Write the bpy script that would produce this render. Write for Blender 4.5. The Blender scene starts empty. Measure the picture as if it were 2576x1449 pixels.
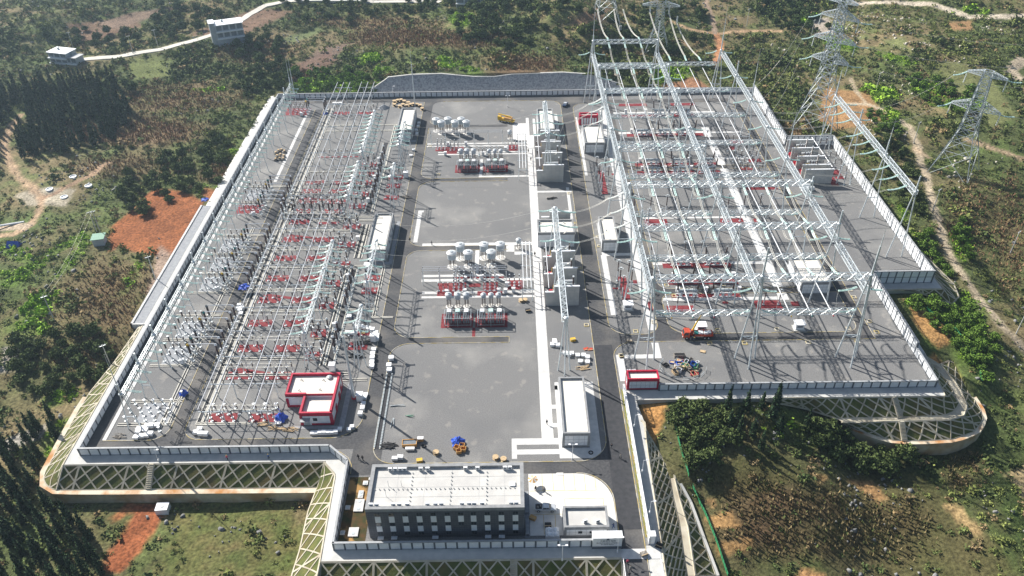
import bpy, math, random
import numpy as np
from mathutils import Vector, Matrix
SC = bpy.context.scene
HAZE = 0.00014
COL = SC.collection
R_ = math.radians
# ------------------------------------------------------------------ camera
FPX, CX, CY, CAMH = 2003.0, 1288.0, 724.5, 165.0
_Y = np.array([-19, 1497.5, FPX]); _Y /= np.linalg.norm(_Y)
_X = np.array([1, .0133, 0.0]); _X -= _X.dot(_Y) * _Y; _X /= np.linalg.norm(_X)
_Z = np.cross(_X, _Y)
if _Z[1] < 0: _Z = -_Z
ROT = np.array([_X, _Y, _Z])
cd = bpy.data.cameras.new('camera'); cam = bpy.data.objects.new('camera', cd); COL.objects.link(cam)
r_, u_, f_ = ROT[:, 0], ROT[:, 1], ROT[:, 2]
cam.matrix_world = Matrix(((r_[0], u_[0], -f_[0], 0), (r_[1], u_[1], -f_[1], 0), (r_[2], u_[2], -f_[2], CAMH), (0, 0, 0, 1)))
cd.sensor_width = 36; cd.lens = 36 * FPX / 2576; cd.clip_start = 1; cd.clip_end = 20000
SC.camera = cam
# ------------------------------------------------------------------ sky, sun, exposure
SUN_EL, SUN_DIR = 35.5, Vector((-6.3, 5.5, 0)).normalized()
w = bpy.data.worlds.new('World'); SC.world = w; w.use_nodes = True
nt = w.node_tree; bg = nt.nodes['Background']
sky = nt.nodes.new('ShaderNodeTexSky'); sky.sky_type = 'NISHITA'; sky.sun_disc = False
sky.sun_elevation = R_(SUN_EL); sky.sun_rotation = math.atan2(SUN_DIR.x, SUN_DIR.y)
sky.air_density = 1.0; sky.dust_density = 1.5
nt.links.new(sky.outputs[0], bg.inputs[0]); bg.inputs[1].default_value = 0.052
sl = bpy.data.lights.new('sun', 'SUN'); sl.energy = 5.0; sl.angle = R_(0.5); sl.color = (1, .955, .89)
so = bpy.data.objects.new('sun', sl); COL.objects.link(so)
sd = Vector((SUN_DIR.x * math.cos(R_(SUN_EL)), SUN_DIR.y * math.cos(R_(SUN_EL)), math.sin(R_(SUN_EL))))
so.rotation_euler = sd.to_track_quat('Z', 'Y').to_euler(); so.location = sd * 600
SC.view_settings.view_transform = 'Standard'; SC.view_settings.look = 'None'
SC.view_settings.exposure = 1.0; SC.view_settings.gamma = 1

# ------------------------------------------------------------------ survey helpers (photo point -> point on a level)
def G(x, y, z=0.0):
    d = ROT @ np.array([x - CX, CY - y, FPX]); t = (z - CAMH) / d[2]
    p = d * t; return (p[0], p[1], z)
def S(c, r, x, y, z=0.0):            # tile survey: column, row of 1000x750 tiles read at 1.932x
    return G((1000 * c + x / 1.932) * .644, (750 * r + y / 1.932) * .644, z)
def proj(P):
    Q = (P - np.array([0, 0, CAMH])) @ ROT
    return CX + Q[:, 0] / Q[:, 2] * FPX, CY - Q[:, 1] / Q[:, 2] * FPX
rng = random.Random(7); NR = np.random.default_rng(11)

# ------------------------------------------------------------------ materials
def mat(name, c, c2=None, scale=.3, rough=.8, metal=0, bump=0, bscale=None, detail=5, lo=.35, hi=.65, spec=.3, bdist=.1):
    m = bpy.data.materials.new(name); m.use_nodes = True; n = m.node_tree; b = n.nodes['Principled BSDF']
    b.inputs['Roughness'].default_value = rough; b.inputs['Metallic'].default_value = metal
    b.inputs['Specular IOR Level'].default_value = spec
    b.inputs['Base Color'].default_value = (*c, 1)
    g = n.nodes.new('ShaderNodeNewGeometry')
    if c2:
        t = n.nodes.new('ShaderNodeTexNoise'); t.inputs['Scale'].default_value = scale; t.inputs['Detail'].default_value = detail
        n.links.new(g.outputs['Position'], t.inputs['Vector'])
        r = n.nodes.new('ShaderNodeValToRGB'); r.color_ramp.elements[0].position = lo; r.color_ramp.elements[1].position = hi
        r.color_ramp.elements[0].color = (*c, 1); r.color_ramp.elements[1].color = (*c2, 1)
        n.links.new(t.outputs[0], r.inputs[0]); n.links.new(r.outputs[0], b.inputs['Base Color'])
    if bump:
        t = n.nodes.new('ShaderNodeTexNoise'); t.inputs['Scale'].default_value = bscale or scale * 8; t.inputs['Detail'].default_value = 4
        n.links.new(g.outputs['Position'], t.inputs['Vector'])
        k = n.nodes.new('ShaderNodeBump'); k.inputs['Strength'].default_value = bump; k.inputs['Distance'].default_value = bdist
        n.links.new(t.outputs[0], k.inputs['Height']); n.links.new(k.outputs[0], b.inputs['Normal'])
    return m
def mat_mix(m, c3, scale, lo, hi, fac=1.0, detail=4):     # a further layer of stains over a material
    n = m.node_tree; b = n.nodes['Principled BSDF']; g = n.nodes.new('ShaderNodeNewGeometry')
    t = n.nodes.new('ShaderNodeTexNoise'); t.inputs['Scale'].default_value = scale; t.inputs['Detail'].default_value = detail
    n.links.new(g.outputs['Position'], t.inputs['Vector'])
    mr = n.nodes.new('ShaderNodeMapRange'); mr.inputs[1].default_value = lo; mr.inputs[2].default_value = hi; mr.inputs[4].default_value = fac
    n.links.new(t.outputs[0], mr.inputs[0])
    x = n.nodes.new('ShaderNodeMix'); x.data_type = 'RGBA'; n.links.new(mr.outputs[0], x.inputs[0])
    bc = b.inputs['Base Color']
    if bc.is_linked: n.links.new(bc.links[0].from_socket, x.inputs[6])
    else: x.inputs[6].default_value = bc.default_value
    x.inputs[7].default_value = (*c3, 1); n.links.new(x.outputs[2], bc)
    return m
M = {}
M['gravel'] = mat_mix(mat_mix(mat_mix(mat('gravel', (.125, .125, .126), (.22, .217, .212), 3.5, .95, bump=.5, bscale=4, detail=6, lo=.3, hi=.7), (.31, .3, .28), .05, .54, .74, .7, 9), (.13, .132, .136), .03, .5, .66, .6, 8), (.31, .29, .26), .25, .6, .68, .45, 6)
M['asphalt'] = mat_mix(mat('asphalt', (.05, .051, .055), (.08, .08, .083), 1.6, .9, bump=.2, bscale=6), (.19, .175, .155), .07, .48, .7, .65, 8)
M['fresh_asphalt'] = mat('fresh_asphalt', (.032, .034, .038), (.05, .05, .055), .8, .85, bump=.15, bscale=6)
M['paving'] = mat_mix(mat('paving', (.5, .5, .49), (.62, .61, .59), .7, .85), (.42, .41, .4), .12, .5, .7, .5)
M['parking'] = mat_mix(mat('parking', (.62, .6, .56), (.7, .68, .64), .5, .85), (.5, .46, .4), .2, .5, .7, .4)
M['apron'] = mat_mix(mat('apron', (.46, .46, .44), (.55, .54, .51), .5, .85), (.36, .37, .37), .08, .5, .7, .6)
M['pale_pad'] = mat('pale_pad', (.24, .25, .27), (.32, .33, .34), 1., .9)
M['redpad'] = mat_mix(mat('redpad', (.15, .016, .022), (.22, .035, .04), 1.2, .85), (.3, .18, .17), .5, .55, .75, .5)
M['trench_side'] = mat('trench_side', (.48, .46, .41), (.58, .56, .5), .8, .85)
M['trench_dark'] = mat('trench_dark', (.012, .014, .018), (.03, .03, .035), 2, .7)
M['concrete'] = mat_mix(mat('concrete', (.42, .42, .4), (.52, .51, .48), .6, .85, bump=.15), (.33, .32, .29), .15, .5, .7, .6)
M['concrete_wall'] = mat_mix(mat('concrete_wall', (.4, .36, .25), (.5, .45, .34), .5, .9, bump=.2), (.32, .19, .07), .14, .45, .65, .8)
M['lattice'] = mat_mix(mat('lattice', (.4, .36, .27), (.5, .46, .37), .6, .9), (.22, .17, .11), .3, .5, .7, .6)
M['rusty_top'] = mat('rusty_top', (.6, .54, .42), (.42, .2, .07), .18, .9, lo=.42, hi=.62)
M['kerb_yellow'] = mat('kerb_yellow', (.42, .33, .13), (.5, .47, .4), .5, .8, lo=.4, hi=.6)
M['yellow'] = mat('yellow', (.6, .38, .03), (.65, .42, .05), 2, .5)
M['white'] = mat('white', (.75, .76, .77), (.82, .82, .82), .5, .5)
M['white_panel'] = mat('white_panel', (.66, .68, .7), (.76, .77, .78), .5, .5)
M['grey_frame'] = mat('grey_frame', (.1, .115, .135), (.14, .155, .175), 1, .6)
M['wall_cap'] = mat('wall_cap', (.3, .31, .32), (.38, .39, .4), 1, .6)
M['dark_clad'] = mat('dark_clad', (.085, .092, .11), (.11, .118, .135), .8, .55)
M['joint'] = mat('joint', (.03, .032, .038), rough=.7)
M['glass'] = mat('glass', (.015, .02, .025), (.05, .06, .07), .7, .08, spec=.6)
M['cream_roof'] = mat_mix(mat('cream_roof', (.62, .59, .53), (.7, .67, .61), .35, .9), (.52, .49, .43), .12, .5, .72, .6)
M['office_roof'] = mat_mix(mat('office_roof', (.46, .45, .43), (.54, .53, .5), .3, .9), (.46, .45, .43), .1, .5, .75, .6)
M['parapet'] = mat('parapet', (.22, .225, .23), (.29, .295, .3), .8, .7)
M['red_trim'] = mat('red_trim', (.36, .008, .035), (.44, .015, .05), 1, .5)
M['steel'] = mat('steel', (.56, .61, .63), (.68, .72, .73), 1.5, .42, .35)
M['steel_dull'] = mat('steel_dull', (.33, .37, .39), (.42, .46, .48), 1.5, .5, .3)
M['alu'] = mat('alu', (.74, .75, .76), (.8, .81, .82), 1, .35, .35)
M['green_glass'] = mat('green_glass', (.42, .6, .55), (.55, .7, .66), 2, .25)
M['white_glass'] = mat('white_glass', (.7, .72, .68), (.78, .8, .76), 2, .25)
M['brown_porcelain'] = mat('brown_porcelain', (.035, .018, .016), (.06, .03, .026), 2, .25, spec=.6)
M['equip'] = mat('equip', (.38, .42, .44), (.46, .5, .52), 1, .5)
M['equip_dark'] = mat('equip_dark', (.12, .14, .16), (.18, .2, .22), 1, .5)
M['wire'] = mat('wire', (.5, .49, .45), rough=.5, metal=.3)
M['wire_bright'] = mat('wire_bright', (.66, .64, .57), rough=.45, metal=.2)
M['red_flange'] = mat('red_flange', (.5, .03, .05), rough=.5)
M['teal'] = mat('teal', (.03, .22, .2), rough=.5)
M['drum'] = mat('drum', (.42, .47, .5), (.5, .55, .57), 1, .5)
M['black'] = mat('black', (.015, .015, .017), rough=.6)
M['tyre'] = mat('tyre', (.02, .02, .02), rough=.9)
M['blue_tarp'] = mat('blue_tarp', (.02, .06, .4), (.04, .12, .55), 1.5, .5)
M['truck_red'] = mat('truck_red', (.4, .05, .025), (.5, .08, .04), 2, .5)
M['wood'] = mat('wood', (.42, .3, .17), (.55, .42, .26), 3, .85)
M['orange_wood'] = mat('orange_wood', (.5, .26, .08), (.58, .34, .12), 3, .8)
M['silver_paint'] = mat('silver_paint', (.6, .62, .64), rough=.3, metal=.3)
M['navy'] = mat('navy', (.03, .05, .1), rough=.35)
M['skin'] = mat('skin', (.45, .28, .2), rough=.7)
M['cloth_dark'] = mat('cloth_dark', (.025, .03, .04), rough=.9)
M['cloth_blue'] = mat('cloth_blue', (.04, .1, .28), rough=.9)
M['cloth_grey'] = mat('cloth_grey', (.3, .29, .27), rough=.9)
M['cloth_pink'] = mat('cloth_pink', (.5, .08, .15), rough=.9)
M['hair'] = mat('hair', (.015, .012, .01), rough=.8)
M['green_net'] = mat('green_net', (.03, .2, .08), (.05, .28, .12), 1, .8)
M['turf'] = mat_mix(mat('turf', (.07, .09, .025), (.13, .13, .04), .5, 1, bump=.8, bscale=2.5), (.13, .09, .04), .18, .5, .68, .8)
M['verge'] = mat_mix(mat('verge', (.13, .14, .035), (.2, .18, .06), .6, 1, bump=.6, bscale=3), (.25, .15, .06), .3, .55, .7, .7)
M['garden'] = mat_mix(mat('garden', (.03, .04, .012), (.09, .05, .02), .5, 1), (.38, .22, .08), .22, .5, .6, .9)
M['cut_slope'] = mat('cut_slope', (.22, .22, .23), (.42, .42, .42), 1.2, .95, bump=.6, bscale=2)
M['village_road'] = mat('village_road', (.5, .47, .41), (.58, .55, .49), .3, .9)
M['house_wall'] = mat('house_wall', (.36, .39, .43), (.46, .48, .5), .6, .85)
M['green_roof'] = mat('green_roof', (.1, .24, .16), (.16, .3, .22), 2, .6)
M['cabinet'] = mat('cabinet', (.55, .57, .58), (.62, .64, .65), 1, .45)
M['yellow_paint'] = mat('yellow_paint', (.5, .38, .14), (.58, .48, .28), 1, .8)
M['debris'] = mat('debris', (.1, .09, .08), (.35, .32, .28), 3, .9)
M['gravel_pile'] = mat('gravel_pile', (.2, .21, .23), (.28, .29, .3), 3, .95, bump=.6)
M['bark'] = mat('bark', (.09, .065, .045), (.13, .1, .07), 3, .9)
M['rock'] = mat('rock', (.13, .135, .14), (.28, .275, .26), 1.2, .9, bump=.6, bscale=3)
M['rock_tan'] = mat('rock_tan', (.4, .36, .3), (.56, .52, .45), 1.2, .9, bump=.6, bscale=3)

# ------------------------------------------------------------------ mesh builder
KIDS = {}
class MB:
    def __init__(s): s.v = []; s.f = []; s.m = []; s.cur = 0
    def add(s, vs, fs):
        o = len(s.v); s.v.extend(vs); s.f.extend([tuple(i + o for i in f) for f in fs]); s.m.extend([s.cur] * len(fs)); return s
    def box(s, x0, y0, z0, x1, y1, z1, rz=0, piv=None):
        vs = [(x, y, z) for z in (z0, z1) for x, y in ((x0, y0), (x1, y0), (x1, y1), (x0, y1))]
        if rz:
            px, py = piv or ((x0 + x1) / 2, (y0 + y1) / 2); c, q = math.cos(rz), math.sin(rz)
            vs = [(px + (x - px) * c - (y - py) * q, py + (x - px) * q + (y - py) * c, z) for x, y, z in vs]
        return s.add(vs, [(0, 3, 2, 1), (4, 5, 6, 7), (0, 1, 5, 4), (1, 2, 6, 5), (2, 3, 7, 6), (3, 0, 4, 7)])
    def tube(s, a, b, r, r2=None, n=6, cap=True):
        r2 = r if r2 is None else r2
        a = Vector(a); b = Vector(b); d = (b - a)
        if d.length < 1e-6: return s
        d.normalize(); u = d.orthogonal().normalized(); v = d.cross(u)
        vs = []
        for p, q in ((a, r), (b, r2)):
            for i in range(n):
                t = 2 * math.pi * i / n; vs.append(tuple(p + u * (math.cos(t) * q) + v * (math.sin(t) * q)))
        fs = [(i, (i + 1) % n, n + (i + 1) % n, n + i) for i in range(n)]
        if cap: fs += [tuple(range(n - 1, -1, -1)), tuple(range(n, 2 * n))]
        return s.add(vs, fs)
    def path(s, pts, r, n=4):
        for a, b in zip(pts, pts[1:]): s.tube(a, b, r, n=n)
        return s
    def lathe(s, cx, cy, prof, n=12, axis=None):
        vs = []; fs = []
        for r, z in prof:
            for i in range(n):
                t = 2 * math.pi * i / n; vs.append((cx + math.cos(t) * r, cy + math.sin(t) * r, z))
        for k in range(len(prof) - 1):
            for i in range(n):
                j = (i + 1) % n; fs.append((k * n + i, k * n + j, (k + 1) * n + j, (k + 1) * n + i))
        fs.append(tuple(range(n - 1, -1, -1))); fs.append(tuple((len(prof) - 1) * n + i for i in range(n)))
        return s.add(vs, fs)
    def poly(s, pts, z0, z1=None):            # flat sheet, or a prism down to z1
        n = len(pts)
        if z1 is None: return s.add([(p[0], p[1], z0) for p in pts], [tuple(range(n))])
        return s.add([(p[0], p[1], z0) for p in pts] + [(p[0], p[1], z1) for p in pts],
                     [tuple(range(n)), tuple(range(2 * n - 1, n - 1, -1))] + [(i, n + i, n + (i + 1) % n, (i + 1) % n) for i in range(n)])
    def build(s, name, mats, parent=None, loc=(0, 0, 0), rz=0, smooth=False):
        me = bpy.data.meshes.new(name); me.from_pydata([tuple(v) for v in s.v], [], s.f)
        if not isinstance(mats, (list, tuple)): mats = [mats]
        for m in mats: me.materials.append(M[m] if isinstance(m, str) else m)
        if len(mats) > 1: me.polygons.foreach_set('material_index', s.m)
        if smooth: me.polygons.foreach_set('use_smooth', [True] * len(me.polygons))
        me.update(); o = bpy.data.objects.new(name, me); COL.objects.link(o)
        if parent: o.parent = parent; KIDS.setdefault(parent.name, []).append(o)
        o.location = loc; o.rotation_euler.z = rz; return o
def E(name, label, cat, loc=(0, 0, 0), rz=0, group=None):
    o = bpy.data.objects.new(name, None); COL.objects.link(o); o.location = loc; o.rotation_euler.z = rz
    o.empty_display_size = .1; return tag(o, label, cat, group)
def tag(o, label=None, cat=None, group=None, kind=None):
    if label: o['label'] = label
    if cat: o['category'] = cat
    if group: o['group'] = group
    if kind: o['kind'] = kind
    return o
def struct(o): o['kind'] = 'structure'; return o
def dup(root, loc, rz=0, label=None, group=None):
    def cp(o, par):
        c = o.copy(); COL.objects.link(c)
        if par: c.parent = par
        for ch in KIDS.get(o.name, ()): cp(ch, c)
        return c
    c = cp(root, None); c.location = loc; c.rotation_euler.z = rz
    if label: c['label'] = label
    if group: c['group'] = group
    return c
class Kit:                                     # first call places the original, later calls copy it
    def __init__(s, fn): s.fn = fn; s.p = None
    def __call__(s, loc, rz=0, label=None, group=None):
        if s.p is None:
            s.p = s.fn(); s.p.location = loc; s.p.rotation_euler.z = rz
            if label: s.p['label'] = label
            if group: s.p['group'] = group
            return s.p
        return dup(s.p, loc, rz, label, group)
ORD = ['first', 'second', 'third', 'fourth', 'fifth', 'sixth', 'seventh', 'eighth', 'ninth', 'tenth', 'eleventh', 'twelfth', 'thirteenth', 'fourteenth', 'fifteenth', 'sixteenth', 'seventeenth', 'eighteenth', 'nineteenth', 'twentieth', 'twenty-first', 'twenty-second', 'twenty-third', 'twenty-fourth', 'twenty-fifth', 'twenty-sixth', 'twenty-seventh', 'twenty-eighth', 'twenty-ninth', 'thirtieth']

def where(x, y):                               # words for a spot in the yard, by the landmarks round it
    d = 'front' if y < 170 else 'near' if y < 205 else 'middle' if y < 262 else 'far' if y < 320 else 'rearmost'
    if x < -105: s = 'beside the shaded left wall'
    elif x < -98: s = 'among the left bays'
    elif x < -90: s = 'by the narrow left road'
    elif x < -78: s = 'under the three left busbars'
    elif x < -66: s = 'under the three right busbars of the left yard'
    elif x < -53: s = 'by the open black cable trench'
    elif x < -37: s = 'by the left yard road'
    elif x < -14: s = 'on the gravel left of the capacitor banks'
    elif x < 8: s = 'on the gravel by the white walkway'
    elif x < 25: s = 'between walkway and main road'
    elif x < 37: s = 'along the main asphalt road'
    elif x < 56: s = 'under the left column row of the big gantries'
    elif x < 78: s = 'under the left half of the big gantries'
    elif x < 95: s = 'under the right half of the big gantries'
    elif x < 118: s = 'under the right column row of the big gantries'
    else: s = 'beside the right perimeter wall'
    s = s.replace('under the ', 'by ')
    return s.replace('of the left yard', '').replace('of the big gantries', '').strip() + ', ' + d + ' part'
# ------------------------------------------------------------------ the platform and its slopes
ROADF = [(25.3, 113), (25.6, 60), (34.6, 60), (34.6, 113)]
PLAT = [(-121.5, 387), (-121.5, 144), (-51, 144), (-47.3, 139.5), (-46.3, 113), (25.3, 113), (25.6, 60), (34.6, 60), (35.2, 113.5), (36.8, 156.6),
        (35.5, 165.6), (125.7, 165.6), (127.5, 184), (127.5, 217), (147.5, 217), (147.5, 328), (127, 328), (127, 387)]
def line_z(z, c, pts, r=None): return [S(c, r, x, y, z) for x, y in pts]
# slopes: (inner edge, outer edge) rows of points, inner at the apron, outer at the foot of the lattice
ZL = -4.3
SL_FL_in = [(-50.5, 144, 0), (-85, 144, 0), (-121.5, 144, 0), (-121.5, 175, 0), (-121.3, 203, 0)]
SL_FL_out = [S(1, 2, 440, 775, ZL), (-85, 138.8, ZL), None, None, (-122.2, 203, -.5)]
corner = [S(0, 2, x, y, ZL) for x, y in ((620, 803), (460, 800), (400, 795), (350, 765), (330, 720), (335, 680), (372, 610), (500, 370), (600, 190))]
PLATZ = -.05
def sdist(px, py, poly):                    # signed distance to a polygon, negative inside
    d = np.full(px.shape, 1e9); ins = np.zeros(px.shape, bool); n = len(poly)
    for i in range(n):
        x0, y0 = poly[i][:2]; x1, y1 = poly[(i + 1) % n][:2]
        dx, dy = x1 - x0, y1 - y0; L = dx * dx + dy * dy + 1e-12
        t = np.clip(((px - x0) * dx + (py - y0) * dy) / L, 0, 1)
        d = np.minimum(d, np.hypot(px - x0 - t * dx, py - y0 - t * dy))
        c = ((y0 > py) != (y1 > py)) & (px < (x1 - x0) * (py - y0) / (y1 - y0 + 1e-12) + x0); ins ^= c
    return np.where(ins, -d, d)
_NG = {}
def vnoise(x, y, sc, seed=0, octs=4):       # value noise, 0..1
    out = np.zeros(x.shape); amp = 1; tot = 0
    for o in range(octs):
        g = _NG.get((seed, o))
        if g is None: g = _NG[(seed, o)] = np.random.default_rng(seed * 31 + o).random((256, 256))
        u = x * sc * 2 ** o + 37.7 * o + 1000; v = y * sc * 2 ** o + 11.3 * o + 1000
        i = np.floor(u).astype(int); j = np.floor(v).astype(int); a = u - i; b = v - j
        a = a * a * (3 - 2 * a); b = b * b * (3 - 2 * b); i %= 256; j %= 256; i2 = (i + 1) % 256; j2 = (j + 1) % 256
        out += amp * (g[i, j] * (1 - a) * (1 - b) + g[i2, j] * a * (1 - b) + g[i, j2] * (1 - a) * b + g[i2, j2] * a * b)
        tot += amp; amp *= .5
    return out / tot
# ------------------------------------------------------------------ terrain heights
CP = np.array([(-135, 60, -12), (-200, 80, -13), (-170, 110, -11), (-140, 125, -9), (-105, 128, -7.8), (-70, 128, -7.8), (-60, 112, -8), (-60, 135, -7.8), (-70, 90, -10), (-20, 100, -9), (0, 60, -14), (-60, 60, -13),
    (50, 105, -9.5), (52, 130, -8), (44, 148, -3), (50, 163, -.8), (70, 163, -1), (62, 155, -3), (80, 152, -6), (60, 110, -11), (100, 148, -11.5), (125, 150, -12.5), (100, 115, -14), (60, 80, -15), (150, 130, -15), (150, 165, -11), (140, 185, -5),
    (132, 195, -1.5), (135, 212, -1.5), (150, 205, -5), (158, 225, -6), (175, 225, -8), (158, 270, -3), (158, 310, -2), (140, 345, -1), (131, 365, -.5), (131, 395, 0), (170, 180, -10), (200, 170, -12), (240, 200, -12), (200, 250, -8), (190, 300, -3), (180, 350, 1), (230, 350, 4), (240, 430, 10), (300, 300, 2),
    (0, 399, 8), (-40, 399, 8), (40, 399, 7.5), (62, 395, 3), (80, 394, 0), (-68, 394, 2.5), (-90, 395, 0), (-30, 430, 10), (0, 470, 12), (30, 440, 14), (30, 460, 22), (10, 455, 16), (70, 430, 3), (110, 420, 2), (80, 470, 6), (-110, 400, 0), (-140, 420, 0), (-100, 470, 2),
    (-127, 240, -.6), (-127, 300, -.4), (-126, 360, -.2), (-130, 210, -1.5), (-135, 180, -6), (-150, 165, -8), (-160, 240, -2), (-200, 200, -6), (-170, 300, -3), (-230, 260, -6), (-200, 350, -5), (-230, 400, 0), (-170, 400, -2), (-240, 450, 3), (-160, 470, 5), (-60, 520, 6), (-100, 560, 9), (-300, 500, 10),
    (0, 600, 22), (150, 600, 24), (300, 520, 20), (-200, 650, 22), (0, 900, 60), (-600, 900, 80), (600, 900, 90), (-900, 200, 20), (900, 200, 40), (0, -300, -40), (-500, -300, -30), (500, -300, -30), (2500, 2500, 200), (-2500, 2500, 200), (0, -2500, -60)], float)
SLOPE_OUT = []                               # filled with the foot polygons below
def terrain_z(x, y, detail=True):
    num = np.zeros(x.shape); den = np.zeros(x.shape)
    for a, b, c in CP:
        wt = 1 / ((x - a) ** 2 + (y - b) ** 2 + 40) ** 1.7; num += wt * c; den += wt
    z = num / den
    if detail:
        far = np.clip((np.minimum(np.abs(x + 121), np.abs(x - 130))) / 60, 0, 1)
        z = z + (vnoise(x, y, .012, 3, 5) - .5) * 7 * np.clip(sdist(x, y, PLAT) / 60, 0, 1) + (vnoise(x, y, .09, 5, 3) - .5) * 1.0 * np.clip(sdist(x, y, PLAT) / 6, 0, 1)
        # farmed terraces
        m = vnoise(x, y, .02, 9, 2); m = np.clip((m - .5) * 8, 0, 1) * np.clip((y - 180) / 60, 0, 1) * np.clip(sdist(x, y, PLAT) / 25, 0, 1)
        st = 1.6; q = z / st; fr = q - np.floor(q); z = z * (1 - m) + m * (np.floor(q) + np.clip((fr - .75) * 4, 0, 1)) * st
    return z
# foot of the slopes seen from the survey
FOOT_L = [(-50.5, 138, ZL)] + [(-85, 138.8, ZL)] + corner + [S(0, 2, 690, 50, -3.2), S(0, 1, 860, 1290, -1.8), (-122.6, 203, -.4)]
FOOT_M = [S(1, 2, 470, 762, ZL), S(1, 2, 395, 960, ZL), S(1, 2, 330, 1260, ZL), S(1, 2, 270, 1449, ZL), (-51.6, 100, ZL)]
FOOT_F = [(-51.6, 107.5, ZL), (25.2, 107.5, ZL)]
ZB = -4.0
RF_foot1 = [(72, 165, 0)] + [S(3, 2, x, y, ZB) for x, y in ((300, 190), (520, 262), (700, 258), (1000, 252), (1330, 240), (1410, 205), (1440, 150), (1400, 60), (1370, 0))] + [S(3, 1, x, y, -3.2) for x, y in ((1240, 1300),)] + [(127.5, 184, -.5)]
RF_berm = [S(3, 2, x, y, ZB) for x, y in ((560, 285), (700, 290), (1000, 282), (1380, 270), (1480, 240), (1505, 170), (1460, 60), (1410, -20))] + [S(3, 1, 1300, 1300, -3.4)]
ZC = -7.6
RF_foot2 = [S(3, 2, x, y, ZC) for x, y in ((560, 300), (700, 355), (820, 395), (950, 428), (1150, 432), (1400, 418), (1560, 360), (1625, 270), (1600, 180), (1510, 50))] + [S(3, 1, 1400, 1260, -5.5)]
R_in = [(36.8, 156.6, 0), (36.4, 150, 0), (35.9, 136, 0), (35.5, 122, 0), (35.2, 113.5, 0), (34.8, 100, 0)]
R_foot = [S(2, 2, 975, 275, 0), S(2, 2, 1060, 430, -2.2), S(2, 2, 1178, 640, -4), S(2, 2, 1215, 850, -4.6), S(2, 2, 1260, 1040, -4.8), S(2, 2, 1320, 1449, -5.2)]
R_berm = [S(2, 2, 1220, 672, -4), S(2, 2, 1262, 850, -4.6), S(2, 2, 1330, 1080, -4.8), S(2, 2, 1385, 1449, -5.2)]
R_foot2 = [S(2, 2, 1222, 690, -4.1), S(2, 2, 1330, 880, -6.5), S(2, 2, 1440, 1180, -8), S(2, 2, 1540, 1449, -9)]
AX_foot = [(128, 216.8, 0), S(3, 1, 1100, 742, -.5), S(3, 1, 1250, 800, -2.6), S(3, 1, 1390, 845, -3.6), S(3, 1, 1440, 790, -3.6), S(3, 1, 1400, 690, -3.2), (150.5, 250, -2.4), (149.5, 300, -1.5), (147.5, 328, -.3)]

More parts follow.
